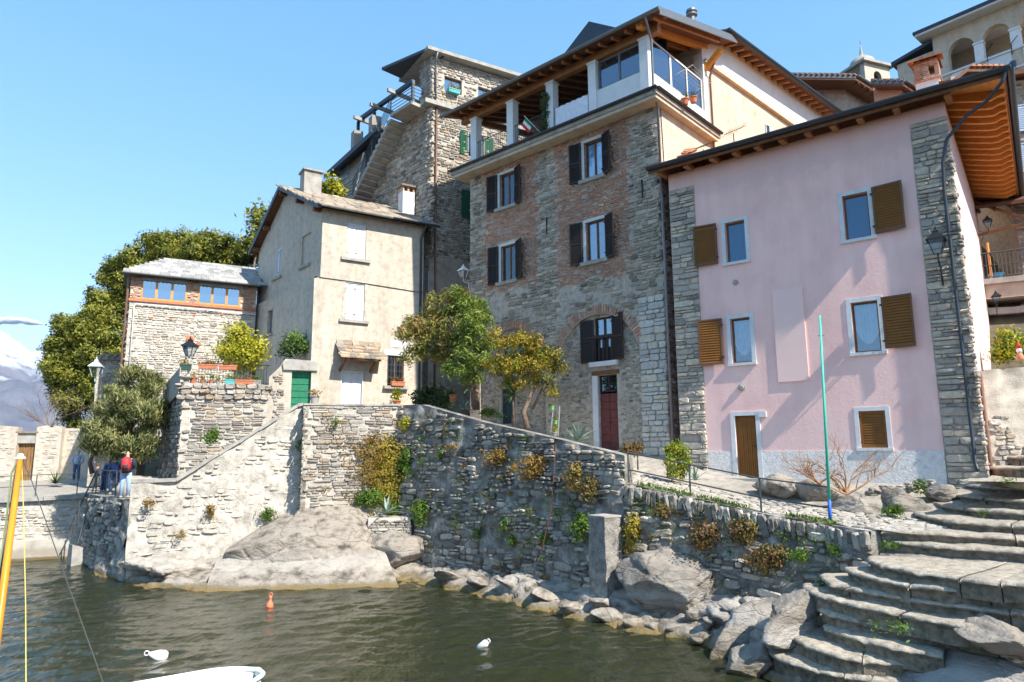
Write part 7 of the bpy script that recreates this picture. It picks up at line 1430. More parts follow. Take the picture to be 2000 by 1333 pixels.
plant('oleander_bush', 'fresh green oleander branches right of the reddish crown', 'shrub', base_of(925, 795, 27.2), [blob(*q) for q in ((905, 640, 27.4, 42), (925, 690, 27.2, 38), (905, 600, 27.6, 34), (935, 610, 27.5, 24), (900, 720, 27, 30), (925, 740, 27, 18))], 7500, [('leaf_olg', 1.)], .21, 13, asp=4.4, clump=11, spread=.10, shell=.4, sub=9, up=.7, droop=.3, trunk=[([base_of(925, 795, 27.2), base_of(918, 720, 27.2), base_of(915, 640, 27.4)], [.08, .06, .02])])
MBs = base_of(1030, 838, 25.2)
plant('yellow_shrub_tree', 'yellow flowering shrub tree with a twisted trunk in front of the arch', 'tree', MBs, [blob(*q) for q in ((1010, 690, 25.5, 36), (975, 665, 25.6, 22), (1030, 670, 25.5, 24), (1000, 730, 25.4, 34), (965, 720, 25.5, 22), (1045, 715, 25.3, 26), (1025, 745, 25.2, 20))], 9000, [('leaf_mi', .85), ('leaf_gr', .15)], .11, 14, asp=2.2, clump=16, spread=.08, shell=.45, sub=9,
      trunk=[([MBs, base_of(1022, 805, 25.3), base_of(1035, 775, 25.3), base_of(1050, 745, 25.3), base_of(1020, 700, 25.4)], [.12, .10, .09, .06, .03])])
plant('mimosa_bough', 'shaded yellow-green bough right of the flowering shrub', 'shrub', base_of(1050, 790, 25.4), [blob(*q) for q in ((1080, 700, 25.5, 20), (1090, 720, 25.5, 14), (1065, 745, 25.2, 18), (1080, 765, 25.2, 12), (1065, 690, 25.4, 14))], 2000, [('leaf_mi', .5), ('leaf_dk', .5)], .11, 15, clump=12, spread=.1, shell=.4, trunk=[([base_of(1040, 800, 25.4), base_of(1065, 750, 25.4), base_of(1080, 705, 25.5)], [.06, .05, .02])])
rosette('yucca', 'yucca with a slim trunk and spiky dark leaves before the teal door', 'yucca', base_of(1003, 832, 25.4), 34, .95, .075, 'yucca', 3, zc=1.15, upr=(-.6, 1.4), stem=(.07, .03), curve=.15)
rosette('agave', 'blue-green agave in the shade beside the red door', 'agave', base_of(1130, 862, 23.6), 16, .85, .16, 'agave', 4, curve=.3)
rosette('agave', 'pale agave growing on top of the small masonry pier', 'agave', base_of(755, 1002, 27.1), 15, .85, .13, 'agave', 5, curve=.5)
rosette('agave', 'small agave on the path edge left of the brown door', 'agave', base_of(1358, 938, 21.6), 9, .6, .1, 'agave', 6, curve=.5)
rosette('agave', 'spiky grass-like plant under the oleander trunk', 'plant', base_of(905, 800, 28.2), 16, .7, .06, 'agave', 7, curve=.6)
rosette('yucca', 'sunlit yucca leaning out of the big bush above the denim man', 'yucca', base_of(180, 925, 31), 24, .9, .08, 'leaf_le', 8, zc=1.0, upr=(-.2, 1.4), stem=(.09, -.15), curve=.2)
rosette('yucca', 'low spiky plant at the foot of the old wall', 'plant', base_of(108, 945, 37.5), 20, .9, .09, 'yucca', 9, upr=(.2, 1.4), curve=.3)
plant('dark_bush', 'dark low bush in the shade against the cream house corner', 'bush', base_of(850, 790, 29.6), [blob(*q) for q in ((840, 772, 29.8, 18), (865, 780, 29.5, 20), (820, 778, 29.9, 14))], 1500, [('leaf_dk', 1.)], .15, 16, clump=10, spread=.1)
plant('green_cushion', 'low bright green cushion plant beside the sloping coping', 'plant', base_of(955, 812, 27), [blob(955, 806, 27, 16, 8), blob(975, 812, 26.6, 10, 6)], 700, [('leaf_gr', 1.)], .09, 17, clump=8, spread=.05)
plant('variegated_ivy', 'bright variegated ivy spilling from a metal planter between the houses', 'plant', base_of(1320, 935, 21.9), [blob(*q) for q in ((1322, 878, 21.9, 22, 12), (1310, 905, 21.8, 13, 18), (1335, 905, 21.8, 12, 20), (1320, 925, 21.8, 16, 12))], 2600, [('leaf_gr', .5), ('leaf_le', .5)], .07, 18, asp=1.4, clump=9, spread=.05, shell=.6)
m = MB(); c = at(1320, 935, 21.95)
PLs = thing('metal_planter', 'dark metal plant stand wrapped in variegated ivy', 'planter', T3(c), -37)
for a, b in ((-.22, -.12), (.22, -.12), (.22, .12), (-.22, .12)): MB().bar((a, b, 0), (a, b, .8), .025, .025).build('leg', X['black'], PLs, z=False)
MB().box(-.26, .26, -.16, .16, .8, 1.0).build('trough', X['black'], PLs, z=False)
def twigs(name, label, base, n, L, seed, material='twig', spreadx=1.4, lean=0):
    rg = random.Random(seed); root = thing(name, label, 'shrub', base)
    def grow(p, d, l, r, k, m):
        pts = [p]; 
        for i in range(4): d = (d + Vector((rg.uniform(-.3, .3), rg.uniform(-.3, .3), rg.uniform(-.18, .22)))).normalized(); pts.append(pts[-1] + d * l / 4)
        m.tube(pts, [r * (1 - .18 * i) for i in range(5)], 5, False)
        if k:
            for _ in range(3 if k > 1 else 4): i = rg.randrange(1, 5); grow(pts[i], (d + Vector((rg.uniform(-1, 1), rg.uniform(-.8, .8), rg.uniform(-.3, .6)))).normalized(), l * rg.uniform(.5, .8), r * .5, k - 1, m)
    for i in range(n):
        a = (i / max(1, n - 1) - .5) * 2; m = MB(); grow(Vector((0, 0, 0)), Vector((a * spreadx + lean, rg.uniform(-.5, .3), rg.uniform(.4, 1))).normalized(), L * rg.uniform(.8, 1.1), .035, 3, m); m.build('branch', X[material], root, z=False)
    return root
twigs('bare_bush', 'leafless brown vine bush against the white plinth', base_of(1655, 965, 19.0), 7, .95, 4, spreadx=1.6)
twigs('bare_bush', 'fine bare twigs at the left end of the plinth rocks', base_of(1600, 945, 19.6), 5, .6, 5, lean=-1)
twigs('bare_tree', 'bare dark shrub on the shore left of the evergreen', base_of(98, 835, 42), 7, 1.6, 6, 'bark', lean=-.4)
def clump(x, y, d, rx, rz, leaf, n, size, seed, label, push=.1, asp=1.8, name='wall_plant', grp='plants rooted in the walls', cat='plant'):
    c = at(x, y, d); dirn = (O - c); dirn[2] = 0; dirn /= np.linalg.norm(dirn); c = c + dirn * push; s = d / F
    return plant(name, label, cat, T3(c), [(T3(c), (rx * s, .22, rz * s)), (T3(c + np.array([rx * s * .3, 0, rz * s * .5])), (rx * s * .6, .2, rz * s * .6))], n, [(leaf, 1.)], size, seed, asp=asp, clump=9, spread=.06, shell=.35, group=grp)
CL = [(748, 930, 28.0, 46, 64, 'leaf_mi', 4200, .11, 'tall yellow weed curtain in the corner of the two walls'), (770, 985, 27.6, 24, 26, 'leaf_gr', 1200, .1, 'green weeds above the agave pier'), (718, 975, 28, 34, 18, 'leaf_gr', 1300, .1, 'green mat at the foot of the sunlit square wall'), (792, 905, 27.6, 12, 26, 'leaf_gr', 600, .1, 'fresh green tuft in the dark corner'), (790, 830, 28.1, 9, 12, 'leaf_le', 300, .1, 'round yellow-green tuft high in the wall corner'), (825, 1005, 26.6, 22, 26, 'leaf_gr', 900, .1, 'leafy weed right of the agave pier'),
      (712, 905, 28.2, 40, 52, 'leaf_dry', 2200, .08, 'orange dry weeds in the sunlit square wall'), (1040, 915, 23.6, 44, 20, 'leaf_dry', 1500, .09, 'dry orange weed band on the shaded wall'), (970, 895, 24.6, 30, 16, 'leaf_dry', 800, .09, 'yellowish weeds left of the dry band'), (1120, 935, 22.2, 18, 24, 'leaf_dry', 700, .09, 'weeds around the rusty pipe'), (1150, 960, 21.6, 22, 24, 'leaf_ru', 900, .09, 'brown weeds above the concrete pillar'), (1140, 1030, 21.2, 26, 22, 'leaf_gr', 800, .09, 'green weeds left of the pillar top'), (1235, 1050, 19.2, 14, 36, 'leaf_mi', 900, .09, 'yellow-green weeds behind the pillar'),
      (1375, 1050, 18.4, 34, 26, 'leaf_ru', 1300, .08, 'rusty weed cushion left of centre below the path'), (1450, 1040, 17.9, 26, 26, 'leaf_ru', 1100, .08, 'rusty weed cushion below the path railing'), (1500, 1092, 17.2, 44, 24, 'leaf_ru', 1600, .08, 'wide rusty weed mat above the loose stones'), (1350, 1105, 18.2, 20, 18, 'leaf_ru', 500, .08, 'small rusty tuft above the boulder'), (1290, 1000, 19.1, 18, 12, 'leaf_ru', 400, .08, 'thin brown tuft near the wall end'), (1560, 1085, 16.8, 12, 8, 'leaf_gr', 250, .07, 'small green tuft at the foot of the path wall'), (1632, 1078, 16.2, 8, 10, 'leaf_gr', 200, .07, 'green tuft near the left end of the steps'),
      (1000, 1060, 24.2, 8, 10, 'leaf_gr', 220, .09, 'little green fern low on the shaded wall'), (985, 1028, 24.6, 9, 11, 'leaf_gr', 220, .09, 'pointed green fern on the shaded wall'), (930, 1045, 25.4, 7, 8, 'leaf_gr', 160, .09, 'tiny green tuft left on the shaded wall'), (1065, 1050, 22.6, 8, 13, 'leaf_gr', 250, .09, 'green tuft beside the rusty pipe foot'), (860, 890, 26.6, 8, 7, 'leaf_gr', 160, .08, 'tiny tuft high on the shaded wall'), (880, 875, 26.4, 14, 5, 'leaf_dry', 200, .08, 'dry tuft under the coping'), (410, 855, 27.2, 18, 14, 'leaf_gr', 500, .09, 'green weed on the terrace stones above the ramp'), (411, 997, 26.6, 6, 14, 'leaf_dry', 220, .09, 'yellow grass tuft hanging on the sunny lake wall'), (520, 1005, 27.4, 18, 10, 'leaf_gr', 350, .09, 'green weeds along the edge of the bedrock hump'), (352, 1045, 26, 8, 6, 'leaf_dry', 120, .08, 'dry tuft between the iron rungs'), (290, 985, 25.7, 10, 8, 'leaf_dry', 150, .08, 'dry tuft near the corner of the lake wall'),
      (1745, 1000, 17.6, 14, 9, 'leaf_gr', 350, .08, 'bright green weed where the path meets the upper steps'), (1795, 950, 18.2, 9, 9, 'leaf_gr', 220, .08, 'small weed on the rubble corner'), (585, 870, 28.2, 6, 10, 'leaf_gr', 160, .08, 'tuft in the shaded recess of the lake wall'), (655, 825, 28.4, 8, 6, 'leaf_gr', 140, .08, 'small tuft high in the square wall')]
def wall_d(x, y, d):
    """Distance at which the sight line meets one of the harbour walls."""
    for a, b, o_ in [(a, b, .2) for a, b in zip(Q, Q[1:])] + [(a, b, .3) for a, b in zip(Q2, Q2[1:])] + [(FA.w(5.72, -.38, 0), FA.w(9.58, -.38, 0), .06), (FA.w(-.2, 0, 0), FA.w(5.72, 0, 0), .06)]:
        f = Fr(a, math.degrees(math.atan2(*(np.array(b) - np.array(a))[:2][::-1]))); u, z = f.front(x, y, -o_); L_ = float(np.linalg.norm((np.array(b) - np.array(a))[:2]))
        if -.05 < u < L_ + .05 and z < 6.6:
            dd = float(f.w(u, -o_, z)[1])
            if abs(dd - d) < 3: return dd
    return d
for i, (x, y, d, rx, rz, lf, n, s, l) in enumerate([(x, y, wall_d(x, y, d), *q) for x, y, d, *q in CL]): clump(x, y, d, rx, rz, lf, n, s, 200 + i, l)
for i, (x, y, n, l) in enumerate(((1735, 1070, 160, 'weeds on the second landing riser'), (1800, 1120, 260, 'weeds in the joint under the wide landing'), (1845, 1138, 260, 'spreading weeds in the middle of the wide landing riser'), (1752, 1148, 160, 'weed tuft on the left of the fourth lower step'), (1612, 1145, 260, 'weeds at the rounded left step ends'), (1735, 1232, 90, 'single weed on the low worn step'), (1760, 1210, 90, 'weed beside the reddish step stone'), (1980, 1180, 140, 'weeds at the right edge of the steps'), (1925, 1005, 90, 'small weed on an upper riser'), (1965, 945, 120, 'weeds on the top steps'))):
    z = {1735: 2.4, 1800: 2.1, 1845: 2.1, 1752: 1.9, 1612: 1.6, 1735.5: 1.1}.get(x, None); c = atz(x, y, z) if z else at(x, y, 14.0 if y > 1100 else 16)
    plant('step_weed', l, 'plant', T3(c), [(T3(c + np.array([0, -.05, .04])), (.22, .16, .07))], n, [('leaf_gr', 1.)], .06, 300 + i, clump=8, spread=.04, group='weeds on the steps')
plant('garden_shrub', 'yellow-green shrub on the garden wall at the right edge', 'shrub', base_of(1965, 705, 20.5), [blob(*q) for q in ((1970, 668, 20.6, 24), (1958, 690, 20.5, 18), (1990, 680, 20.6, 22))], 2200, [('leaf_le', .5), ('leaf_gr', .5)], .13, 19, asp=2.4, clump=8, spread=.08, shell=.4)
plant('red_leaf_plant', 'plant with rusty red leaf rosettes beside the red door', 'plant', base_of(1232, 915, 22.8), [blob(1228, 880, 22.8, 14, 10), blob(1245, 872, 22.8, 9, 8)], 420, [('leaf_ru', 1.)], .13, 20, asp=2.6, clump=8, spread=.06, trunk=[([base_of(1235, 918, 22.8), base_of(1230, 885, 22.8)], [.04, .03]), ([base_of(1246, 918, 22.8), base_of(1245, 876, 22.8)], [.03, .02])])
plant('roof_tree', 'yellow-green broadleaf tree top behind the cream roof', 'tree', base_of(645, 400, 38), [blob(*q) for q in ((645, 365, 38, 18), (655, 378, 38, 16), (635, 378, 38, 12))], 900, [('leaf_le', .8), ('leaf_dk', .2)], .28, 21, asp=2.2, clump=8, spread=.15)
plant('garden_tree', 'dark green tree at the right picture edge', 'tree', base_of(2010, 440, 28), [blob(2000, 385, 28, 14), blob(2010, 420, 28, 18)], 900, [('leaf_ev', 1.)], .2, 22)
# grass along the path edge
rg_ = np.random.default_rng(4); P_ = []
for a, b in zip(Q2, Q2[1:]): P_ += [a + (b - a) * t + np.array([.06, .06, .02]) + rg_.normal(size=3) * [.05, .05, .01] for t in rg_.uniform(0, 1, 260) if mn.noise(Vector(((a + (b - a) * t) * 1.7).tolist())) > -.05]
P_ = np.array(P_); V, Fc = leaf_cards(P_, rg_.normal(size=P_.shape) * [1, 1, .2], .11, rg_, 3, up=1.5); o = numesh('path_grass', V, Fc, X['leaf_gr']); tag(o, 'thin green grass growing along the outer path edge', 'grass', kind='stuff')

# countless small weeds rooted in the joints of the harbour walls
rgw = np.random.default_rng(77); WP, WN, WD = [], [], []
for a, b in list(zip(Q, Q[1:])) + list(zip(Q2, Q2[1:])):
    L_ = float(np.linalg.norm((b - a)[:2])); dv_ = (b - a)[:2] / L_; on = np.array([dv_[1], -dv_[0], 0])
    for _ in range(int(L_ * 26)):
        t = rgw.uniform(); top_ = a[2] + (b[2] - a[2]) * t; z = rgw.uniform(.5, top_ - .15); p = a + (b - a) * t; p = np.array([p[0], p[1], z]) + on * (.10 + .3 * (1 - z / top_))
        if mn.noise(Vector((p * .55).tolist())) < -.02: continue
        k = rgw.integers(6, 40); s_ = rgw.uniform(.04, .15); q = p + rgw.normal(size=(k, 3)) * [s_, s_, s_ * .9]; (WP if rgw.uniform() < .5 else WD).append((q, on))
for lst, lf, nm in ((WP, 'leaf_gr', 'wall_weeds'), (WD, 'leaf_dry', 'dry_wall_weeds')):
    P_ = np.concatenate([q for q, o_ in lst]); N_w = np.concatenate([np.repeat(o_[None], len(q), 0) for q, o_ in lst]) + rgw.normal(size=P_.shape) * .5
    V, Fc = leaf_cards(P_, N_w, .075, rgw, 1.8, up=.4, droop=.2); o = numesh(nm, V, Fc, X[lf]); tag(o, {'leaf_gr': 'scattered small green weeds in the joints of the shaded path wall', 'leaf_dry': 'scattered dry brown weeds in the joints of the shaded path wall'}[lf], 'weeds', kind='stuff')
P_ = []
for _ in range(90):
    u, z = rgw.uniform(5.9, 9.5), rgw.uniform(2.4, 6.0)
    if rgw.uniform() < (u - 5.6) / 4: p = FA.w(u, -.45, z); P_.append(p + rgw.normal(size=(rgw.integers(4, 22), 3)) * [.09, .04, .08])
P_ = np.concatenate(P_); V, Fc = leaf_cards(P_, np.repeat(-FA.v[None], len(P_), 0) + rgw.normal(size=P_.shape) * .5, .08, rgw, 2., up=.3); o = numesh('square_wall_weeds', V, Fc, X['leaf_dry']); tag(o, 'scattered orange dry weeds on the sunlit square wall', 'weeds', kind='stuff')
# ------------------------------------------------------------------ people on the promenade
def person(label, base, face, h, sh, tr, hair, pose='stand', skin=(.45, .27, .19), extra=None):
    """One continuous skinned body, dressed; local -y is where the figure looks."""
    root = thing('person', label, 'person', T3(base), face); k = h / 1.75; J = {}; E = []; Rr = {}
    lean = .0 if pose != 'lean' else .42
    def j(n, x, y, z, r, p=None): J[n] = Vector((x, y - max(0, z - .95) * lean, z)) * k; Rr[n] = r * k; p and E.append((p, n))
    j('pelvis', 0, 0, .95, .13); j('belly', 0, .01, 1.1, .125, 'pelvis'); j('chest', 0, .0, 1.3, .15, 'belly'); j('neck', 0, 0, 1.47, .055, 'chest'); j('chin', 0, -.02, 1.55, .07, 'neck'); j('head', 0, -.015, 1.65, .095, 'chin'); j('top', 0, 0, 1.73, .06, 'head'); j('nose', 0, -.115, 1.62, .014, 'head')
    for s, n in ((-1, 'l'), (1, 'r')):
        j('sh' + n, s * .19, 0, 1.41, .065, 'chest')
        if pose == 'pocket': el, wr = (s * .30, .06, 1.16), (s * .2, -.08, .96)
        elif pose == 'lean' or pose == 'photo': el, wr = (s * .25, -.18, 1.2), (s * .12, -.38, 1.22)
        elif pose == 'front': el, wr = (s * .24, -.05, 1.14), (s * .14, -.26, 1.08)
        else: el, wr = (s * .25, .03, 1.14), (s * .27, -.05, .89)
        j('el' + n, *el, .045, 'sh' + n); j('wr' + n, *wr, .03, 'el' + n); a = Vector(wr) - Vector(el); a = a.normalized(); pm = Vector(wr) + a * .07; j('pa' + n, *pm, .032, 'wr' + n)
        for q in range(4): f = pm + a * (.08 - .008 * abs(q - 1.5)) + Vector((s * (q - 1.5) * .018, -.02, -.015)); j('fi%d' % q + n, *f, .008, 'pa' + n)
        f = pm + a * .02 + Vector((-s * .05, -.03, 0)); j('th' + n, *f, .009, 'wr' + n)
        j('hip' + n, s * .09, 0, .9, .095, 'pelvis'); j('kn' + n, s * .11, -.02, .5, .06, 'hip' + n); j('an' + n, s * .12, .02, .09, .042, 'kn' + n); j('to' + n, s * .14, -.16, .04, .038, 'an' + n)
    me = bpy.data.meshes.new('body'); ks = list(J); me.from_pydata([tuple(J[n]) for n in ks], [(ks.index(a), ks.index(b)) for a, b in E], []); o = bpy.data.objects.new('body', me); COL.objects.link(o); o.parent = root
    md = o.modifiers.new('skin', 'SKIN'); md.use_smooth_shade = True
    for i, n in enumerate(ks): me.skin_vertices[0].data[i].radius = (Rr[n], Rr[n]); me.skin_vertices[0].data[i].use_root = n == 'pelvis'
    sb = o.modifiers.new('sub', 'SUBSURF'); sb.levels = sb.render_levels = 1
    me.materials.append(flat('skin_' + label[:9], skin, .6))
    S_ = flat('shirt_' + label[:14], sh, .85, var=.2); T_ = flat('trousers_' + label[:14], tr, .85, var=.2)
    m = MB(); cp = lambda a, b, t: J[a].lerp(J[b], t)
    m.tube([J['pelvis'] - Vector((0, 0, .03)) * k, J['belly'], J['chest'], J['neck'] - Vector((0, 0, .05)) * k], [.165 * k, .155 * k, .185 * k, .085 * k], 12)
    for n in 'lr': m.tube([J['chest'].lerp(J['sh' + n], .5), J['sh' + n], J['el' + n], J['wr' + n]], [.09 * k, .082 * k, .062 * k, .048 * k], 8)
    m.build('jacket', S_, root, smooth=True, z=False)
    m = MB(); m.tube([J['belly'] - Vector((0, 0, .05)) * k, J['pelvis'] - Vector((0, 0, .08)) * k], [.15 * k, .16 * k], 12)
    for n in 'lr': m.tube([J['pelvis'].lerp(J['hip' + n], .9) + Vector((0, 0, .02)) * k, J['kn' + n], J['an' + n]], [.115 * k, .08 * k, .072 * k], 9)
    m.build('trousers', T_, root, smooth=True, z=False)
    for n in 'lr': MB().tube([J['an' + n] + Vector((0, .06, -.04)) * k, J['an' + n] + Vector((0, -.05, -.04)) * k, J['to' + n]], [.05 * k, .055 * k, .04 * k], 8).build('shoe', X['conc'], root, smooth=True, z=False)
    if hair:
        c_, kind = hair; m = MB(); hd = J['head']
        prof = [(.104, -.0), (.108, .04), (.09, .085), (.05, .115), (.01, .122)]; m.lathe([(r * k, z * k) for r, z in prof], hd + Vector((0, .012, 0)) * k, 12)
        if kind == 'long': m.tube([hd + Vector((0, .06, .03)) * k, hd + Vector((0, .085, -.1)) * k, hd + Vector((0, .09, -.24)) * k], [.09 * k, .095 * k, .06 * k], 10)
        else: m.tube([hd + Vector((0, .04, .02)) * k, hd + Vector((0, .05, -.07)) * k], [.085 * k, .06 * k], 10)
        m.build('hair' if kind != 'cap' else 'cap', flat('hair_' + label[:14], c_, .7), root, smooth=True, z=False)
    for s in (-1, 1):
        MB().lathe([(.002, -.012), (.011, 0), (.002, .012)], J['head'] + Vector((s * .034 * k, -.088 * k, .0)), 6).build('eye', X['dark'], root, z=False)
        MB().tube([J['head'] + Vector((s * .092, .0, .0)) * k, J['head'] + Vector((s * .105, .01, -.03)) * k], .018 * k, 6).build('ear', me.materials[0], root, smooth=True, z=False)
    MB().tube([J['chin'] + Vector((-.025, -.075, .01)) * k, J['chin'] + Vector((.025, -.075, .01)) * k], .006, 5).build('mouth', X['pot'], root, z=False)
    return root, J, k
r, J, k = person('person in a light denim shirt standing by the old wall', atz(148, 938, 3.05), 15, 1.72, (.28, .36, .50), (.05, .11, .22), ((.45, .45, .46), 'cap'), 'pocket')
MB().lathe([(.03, -.04), (.062, -.02), (.065, .02), (.03, .04)], J['chin'] + Vector((0, -.04, .02)), 8).build('face_mask', X['shut_bl'], r, smooth=True, z=False)
r, J, k = person('person with a red backpack and pale jeans seen from behind', atz(243, 973, 2.86), 200, 1.8, (.03, .035, .06), (.30, .40, .54), None, 'front', skin=(.45, .30, .23))
m = MB(); c = J['chest'] + Vector((0, .22, -.06)); m.tube([c + Vector((0, .0, .27)), c + Vector((0, .02, .18)), c + Vector((0, .04, -.1)), c + Vector((0, .03, -.26))], [.07, .155, .17, .12], 10); bpk = m.build('backpack', flat('red_nylon', (.50, .03, .04), .6), r, smooth=True, z=False)
MB().tube([c + Vector((0, .13, -.02)), c + Vector((0, .13, -.2))], [.11, .10], 8).build('backpack_pocket', flat('black_nylon', (.03, .03, .035), .7), bpk, smooth=True).location.z = 0
for s in (-1, 1): MB().tube([c + Vector((s * .1, -.05, .25)), J['chest'] + Vector((s * .12, -.14, .1)), J['chest'] + Vector((s * .14, -.12, -.15))], .025, 6).build('strap', bpy.data.materials['black_nylon'], bpk).location.z = 0
person('person with long brown hair in a blue jacket beside the backpack wearer', atz(221, 966, 2.86), 215, 1.68, (.07, .12, .30), (.05, .08, .16), ((.13, .06, .03), 'long'), 'front')
person('smaller person in navy leaning on the platform railing', atz(202, 962, 2.86), 160, 1.5, (.04, .07, .16), (.03, .06, .16), ((.12, .06, .03), 'short'), 'lean')
person('child in dark clothes half hidden behind the platform railing', atz(187, 955, 2.86), 150, 1.2, (.06, .06, .08), (.10, .10, .11), ((.10, .06, .04), 'short'), 'stand')
# ------------------------------------------------------------------ boat, buoys, spar
BX = atz(470, 1300, .55); BY = atz(255, 1338, .55); ang = math.degrees(math.atan2(BX[1] - BY[1], BX[0] - BY[0])); bd = (BX - BY) / np.linalg.norm(BX - BY); bn = np.array([bd[1], -bd[0], 0])
ctr = BX + bn * .62 - bd * 1.95
BO = thing('rowing_boat', 'small white rowing boat with pale grey-green inside at the bottom edge', 'boat', (ctr[0], ctr[1], 0), ang)
def hull(t):
    w = .64 * (1 - max(0, (t - .78) / .22) ** 2.6 * .62) * (1 - max(0, (.35 - t) / .35) ** 2 * .8); return w
m = MB(); n = 26; inn_ = MB(); rim = []; riml = []
for i in range(n + 1):
    t = i / n; x = -1.9 + 4.0 * t; w = hull(t); ex = .30 * math.sqrt(max(0, 1 - 1)) 
    prof = [(-w, .52), (-w * .93, .25), (-w * .72, .0), (-w * .3, -.14), (w * .3, -.14), (w * .72, .0), (w * .93, .25), (w, .52)]
    m.add([(x, y, z + .06 * (1 - t) ** 2) for y, z in prof], []); inn_.add([(x, y * .9, max(z, .12) + .02) for y, z in prof], []); rim.append((x, w, .54)); riml.append((x, -w, .54))
for i in range(n):
    for q in range(7): a = i * 8 + q; m.f.append((a, a + 1, a + 9, a + 8)); inn_.f.append((a + 8, a + 9, a + 1, a))
m.f += [tuple(range(8)), tuple(n * 8 + q for q in range(8))[::-1]]; inn_.f += [tuple(n * 8 + q for q in range(8))]; m.mi = [0] * len(m.f); inn_.mi = [0] * len(inn_.f)
bw_ = flat('white_gelcoat', (.80, .81, .80), .25, spec=.5); m.build('hull', bw_, BO, smooth=True, z=False); inn_.build('inner_hull', flat('pale_grey_green_gelcoat', (.52, .62, .62), .4), BO, smooth=True, z=False)
MB().tube(rim + [(2.16, .15, .55), (2.16, -.15, .55)] + riml[::-1], .045, 8).build('gunwale', bw_, BO, smooth=True, z=False)
for x in (.3, 1.5): MB().box(x, x + .32, -.56, .56, .30, .34).build('thwart', bw_, BO, z=False)
MB().box(-1.6, .1, -.5, .5, .40, .50).build('foredeck', bw_, BO, z=False)
MB().tube([(.95, .64, .55), (.95, .66, .63), (1.0, .66, .66), (1.05, .66, .63), (1.05, .64, .55)], .012, 5).build('oarlock', X['iron'], BO, z=False); MB().tube([(-.55, .5, .55), (-.57, .5, .66), (-.5, .5, .7), (-.43, .5, .66), (-.45, .5, .55)], .016, 5).build('mooring_eye', X['white'], BO, z=False)
def buoy(name, label, p, prof, mt, tilt, ang, handle=None):
    r = thing(name, label, 'buoy', T3(p), ang, None); o = MB().lathe(prof, (0, 0, 0), 12).build('float', mt, r, smooth=True, z=False); o.rotation_euler = (0, tilt, 0)
    m = MB(); K = 8; z = prof[-1][1]; m.tube([(.05 * math.cos(2 * math.pi * i / K), 0, z + .04 + .05 * math.sin(2 * math.pi * i / K)) for i in range(K + 1)], .012, 5); e = m.build('eye', mt, r, smooth=True, z=False); e.rotation_euler = (0, tilt, 0); return r
wb = flat('white_buoy_plastic', (.78, .77, .74), .4); ob = flat('orange_buoy_plastic', (.72, .20, .10), .4)
buoy('mooring_buoy', 'white cone shaped buoy lying on its side left of the boat', atz(308, 1281, .02), [(.02, -.22), (.12, -.19), (.15, -.12), (.13, 0), (.07, .13), (.03, .2)], wb, -1.25, 20)
buoy('mooring_buoy', 'small orange pear shaped buoy off the bedrock shelf', atz(527, 1182, .05), [(.02, -.15), (.09, -.12), (.115, -.04), (.095, .04), (.04, .13), (.036, .18), (.05, .22), (.03, .26)], ob, .06, 0)
buoy('mooring_buoy', 'white cylinder float on the water in the middle of the harbour', atz(943, 1261, .04), [(.03, -.15), (.07, -.14), (.085, -.08), (.085, .11), (.06, .15), (.03, .16)], wb, .95, -35)
sa, sb_ = at(40, 893, 8.4), at(-26, 1400, 7.1); SPt = thing('boat_spar', 'bright orange varnished spar with white collar rising at the left edge', 'spar', T3(sb_)); d = Vector(sa - sb_)
MB().tube([Vector((0, 0, 0)) - d * .35, d * .5, d * .985], [.040, .038, .030], 10).build('pole', mat('orange_varnish', [(.62, .21, .015), (.74, .29, .03)], .3, 4, 0, stretch=(1, 1, .3), big=.05), SPt, smooth=True, z=False); MB().tube([d * .985, d * 1.01], [.037, .034], 10).build('collar', X['white'], SPt, z=False)
for dx in (-.06, .06): MB().tube([d * 1.0 + Vector((dx * .4, 0, 0)), d * .99 + Vector((dx, 0, .01))], .012, 6).build('pulley', X['white'], SPt, z=False)
yl = flat('yellow_rope', (.55, .50, .12), .8); dr = flat('dark_rope', (.06, .065, .06), .8); gr_ = flat('green_grey_rope', (.16, .19, .10), .8)
def rope(pts, mt, r=.006): q = [Vector(at(*p) - sb_) for p in pts]; MB().tube(q, r, 5).build('rope', mt, SPt, z=False)
rope([(42, 895, 8.4), (46, 1000, 8.2), (50, 1180, 7.8), (51, 1400, 7.2)], yl, .005); rope([(43, 897, 8.4), (62, 940, 8.2), (125, 1120, 7.6), (225, 1400, 6.8)], dr, .0055); rope([(38, 893, 8.4), (22, 925, 8.3), (14, 1000, 8.1), (0, 1110, 7.9), (-10, 1200, 7.8)], gr_, .012); rope([(36, 897, 8.4), (26, 940, 8.3), (18, 1010, 8.1), (4, 1110, 7.9), (-8, 1200, 7.8)], gr_, .008)
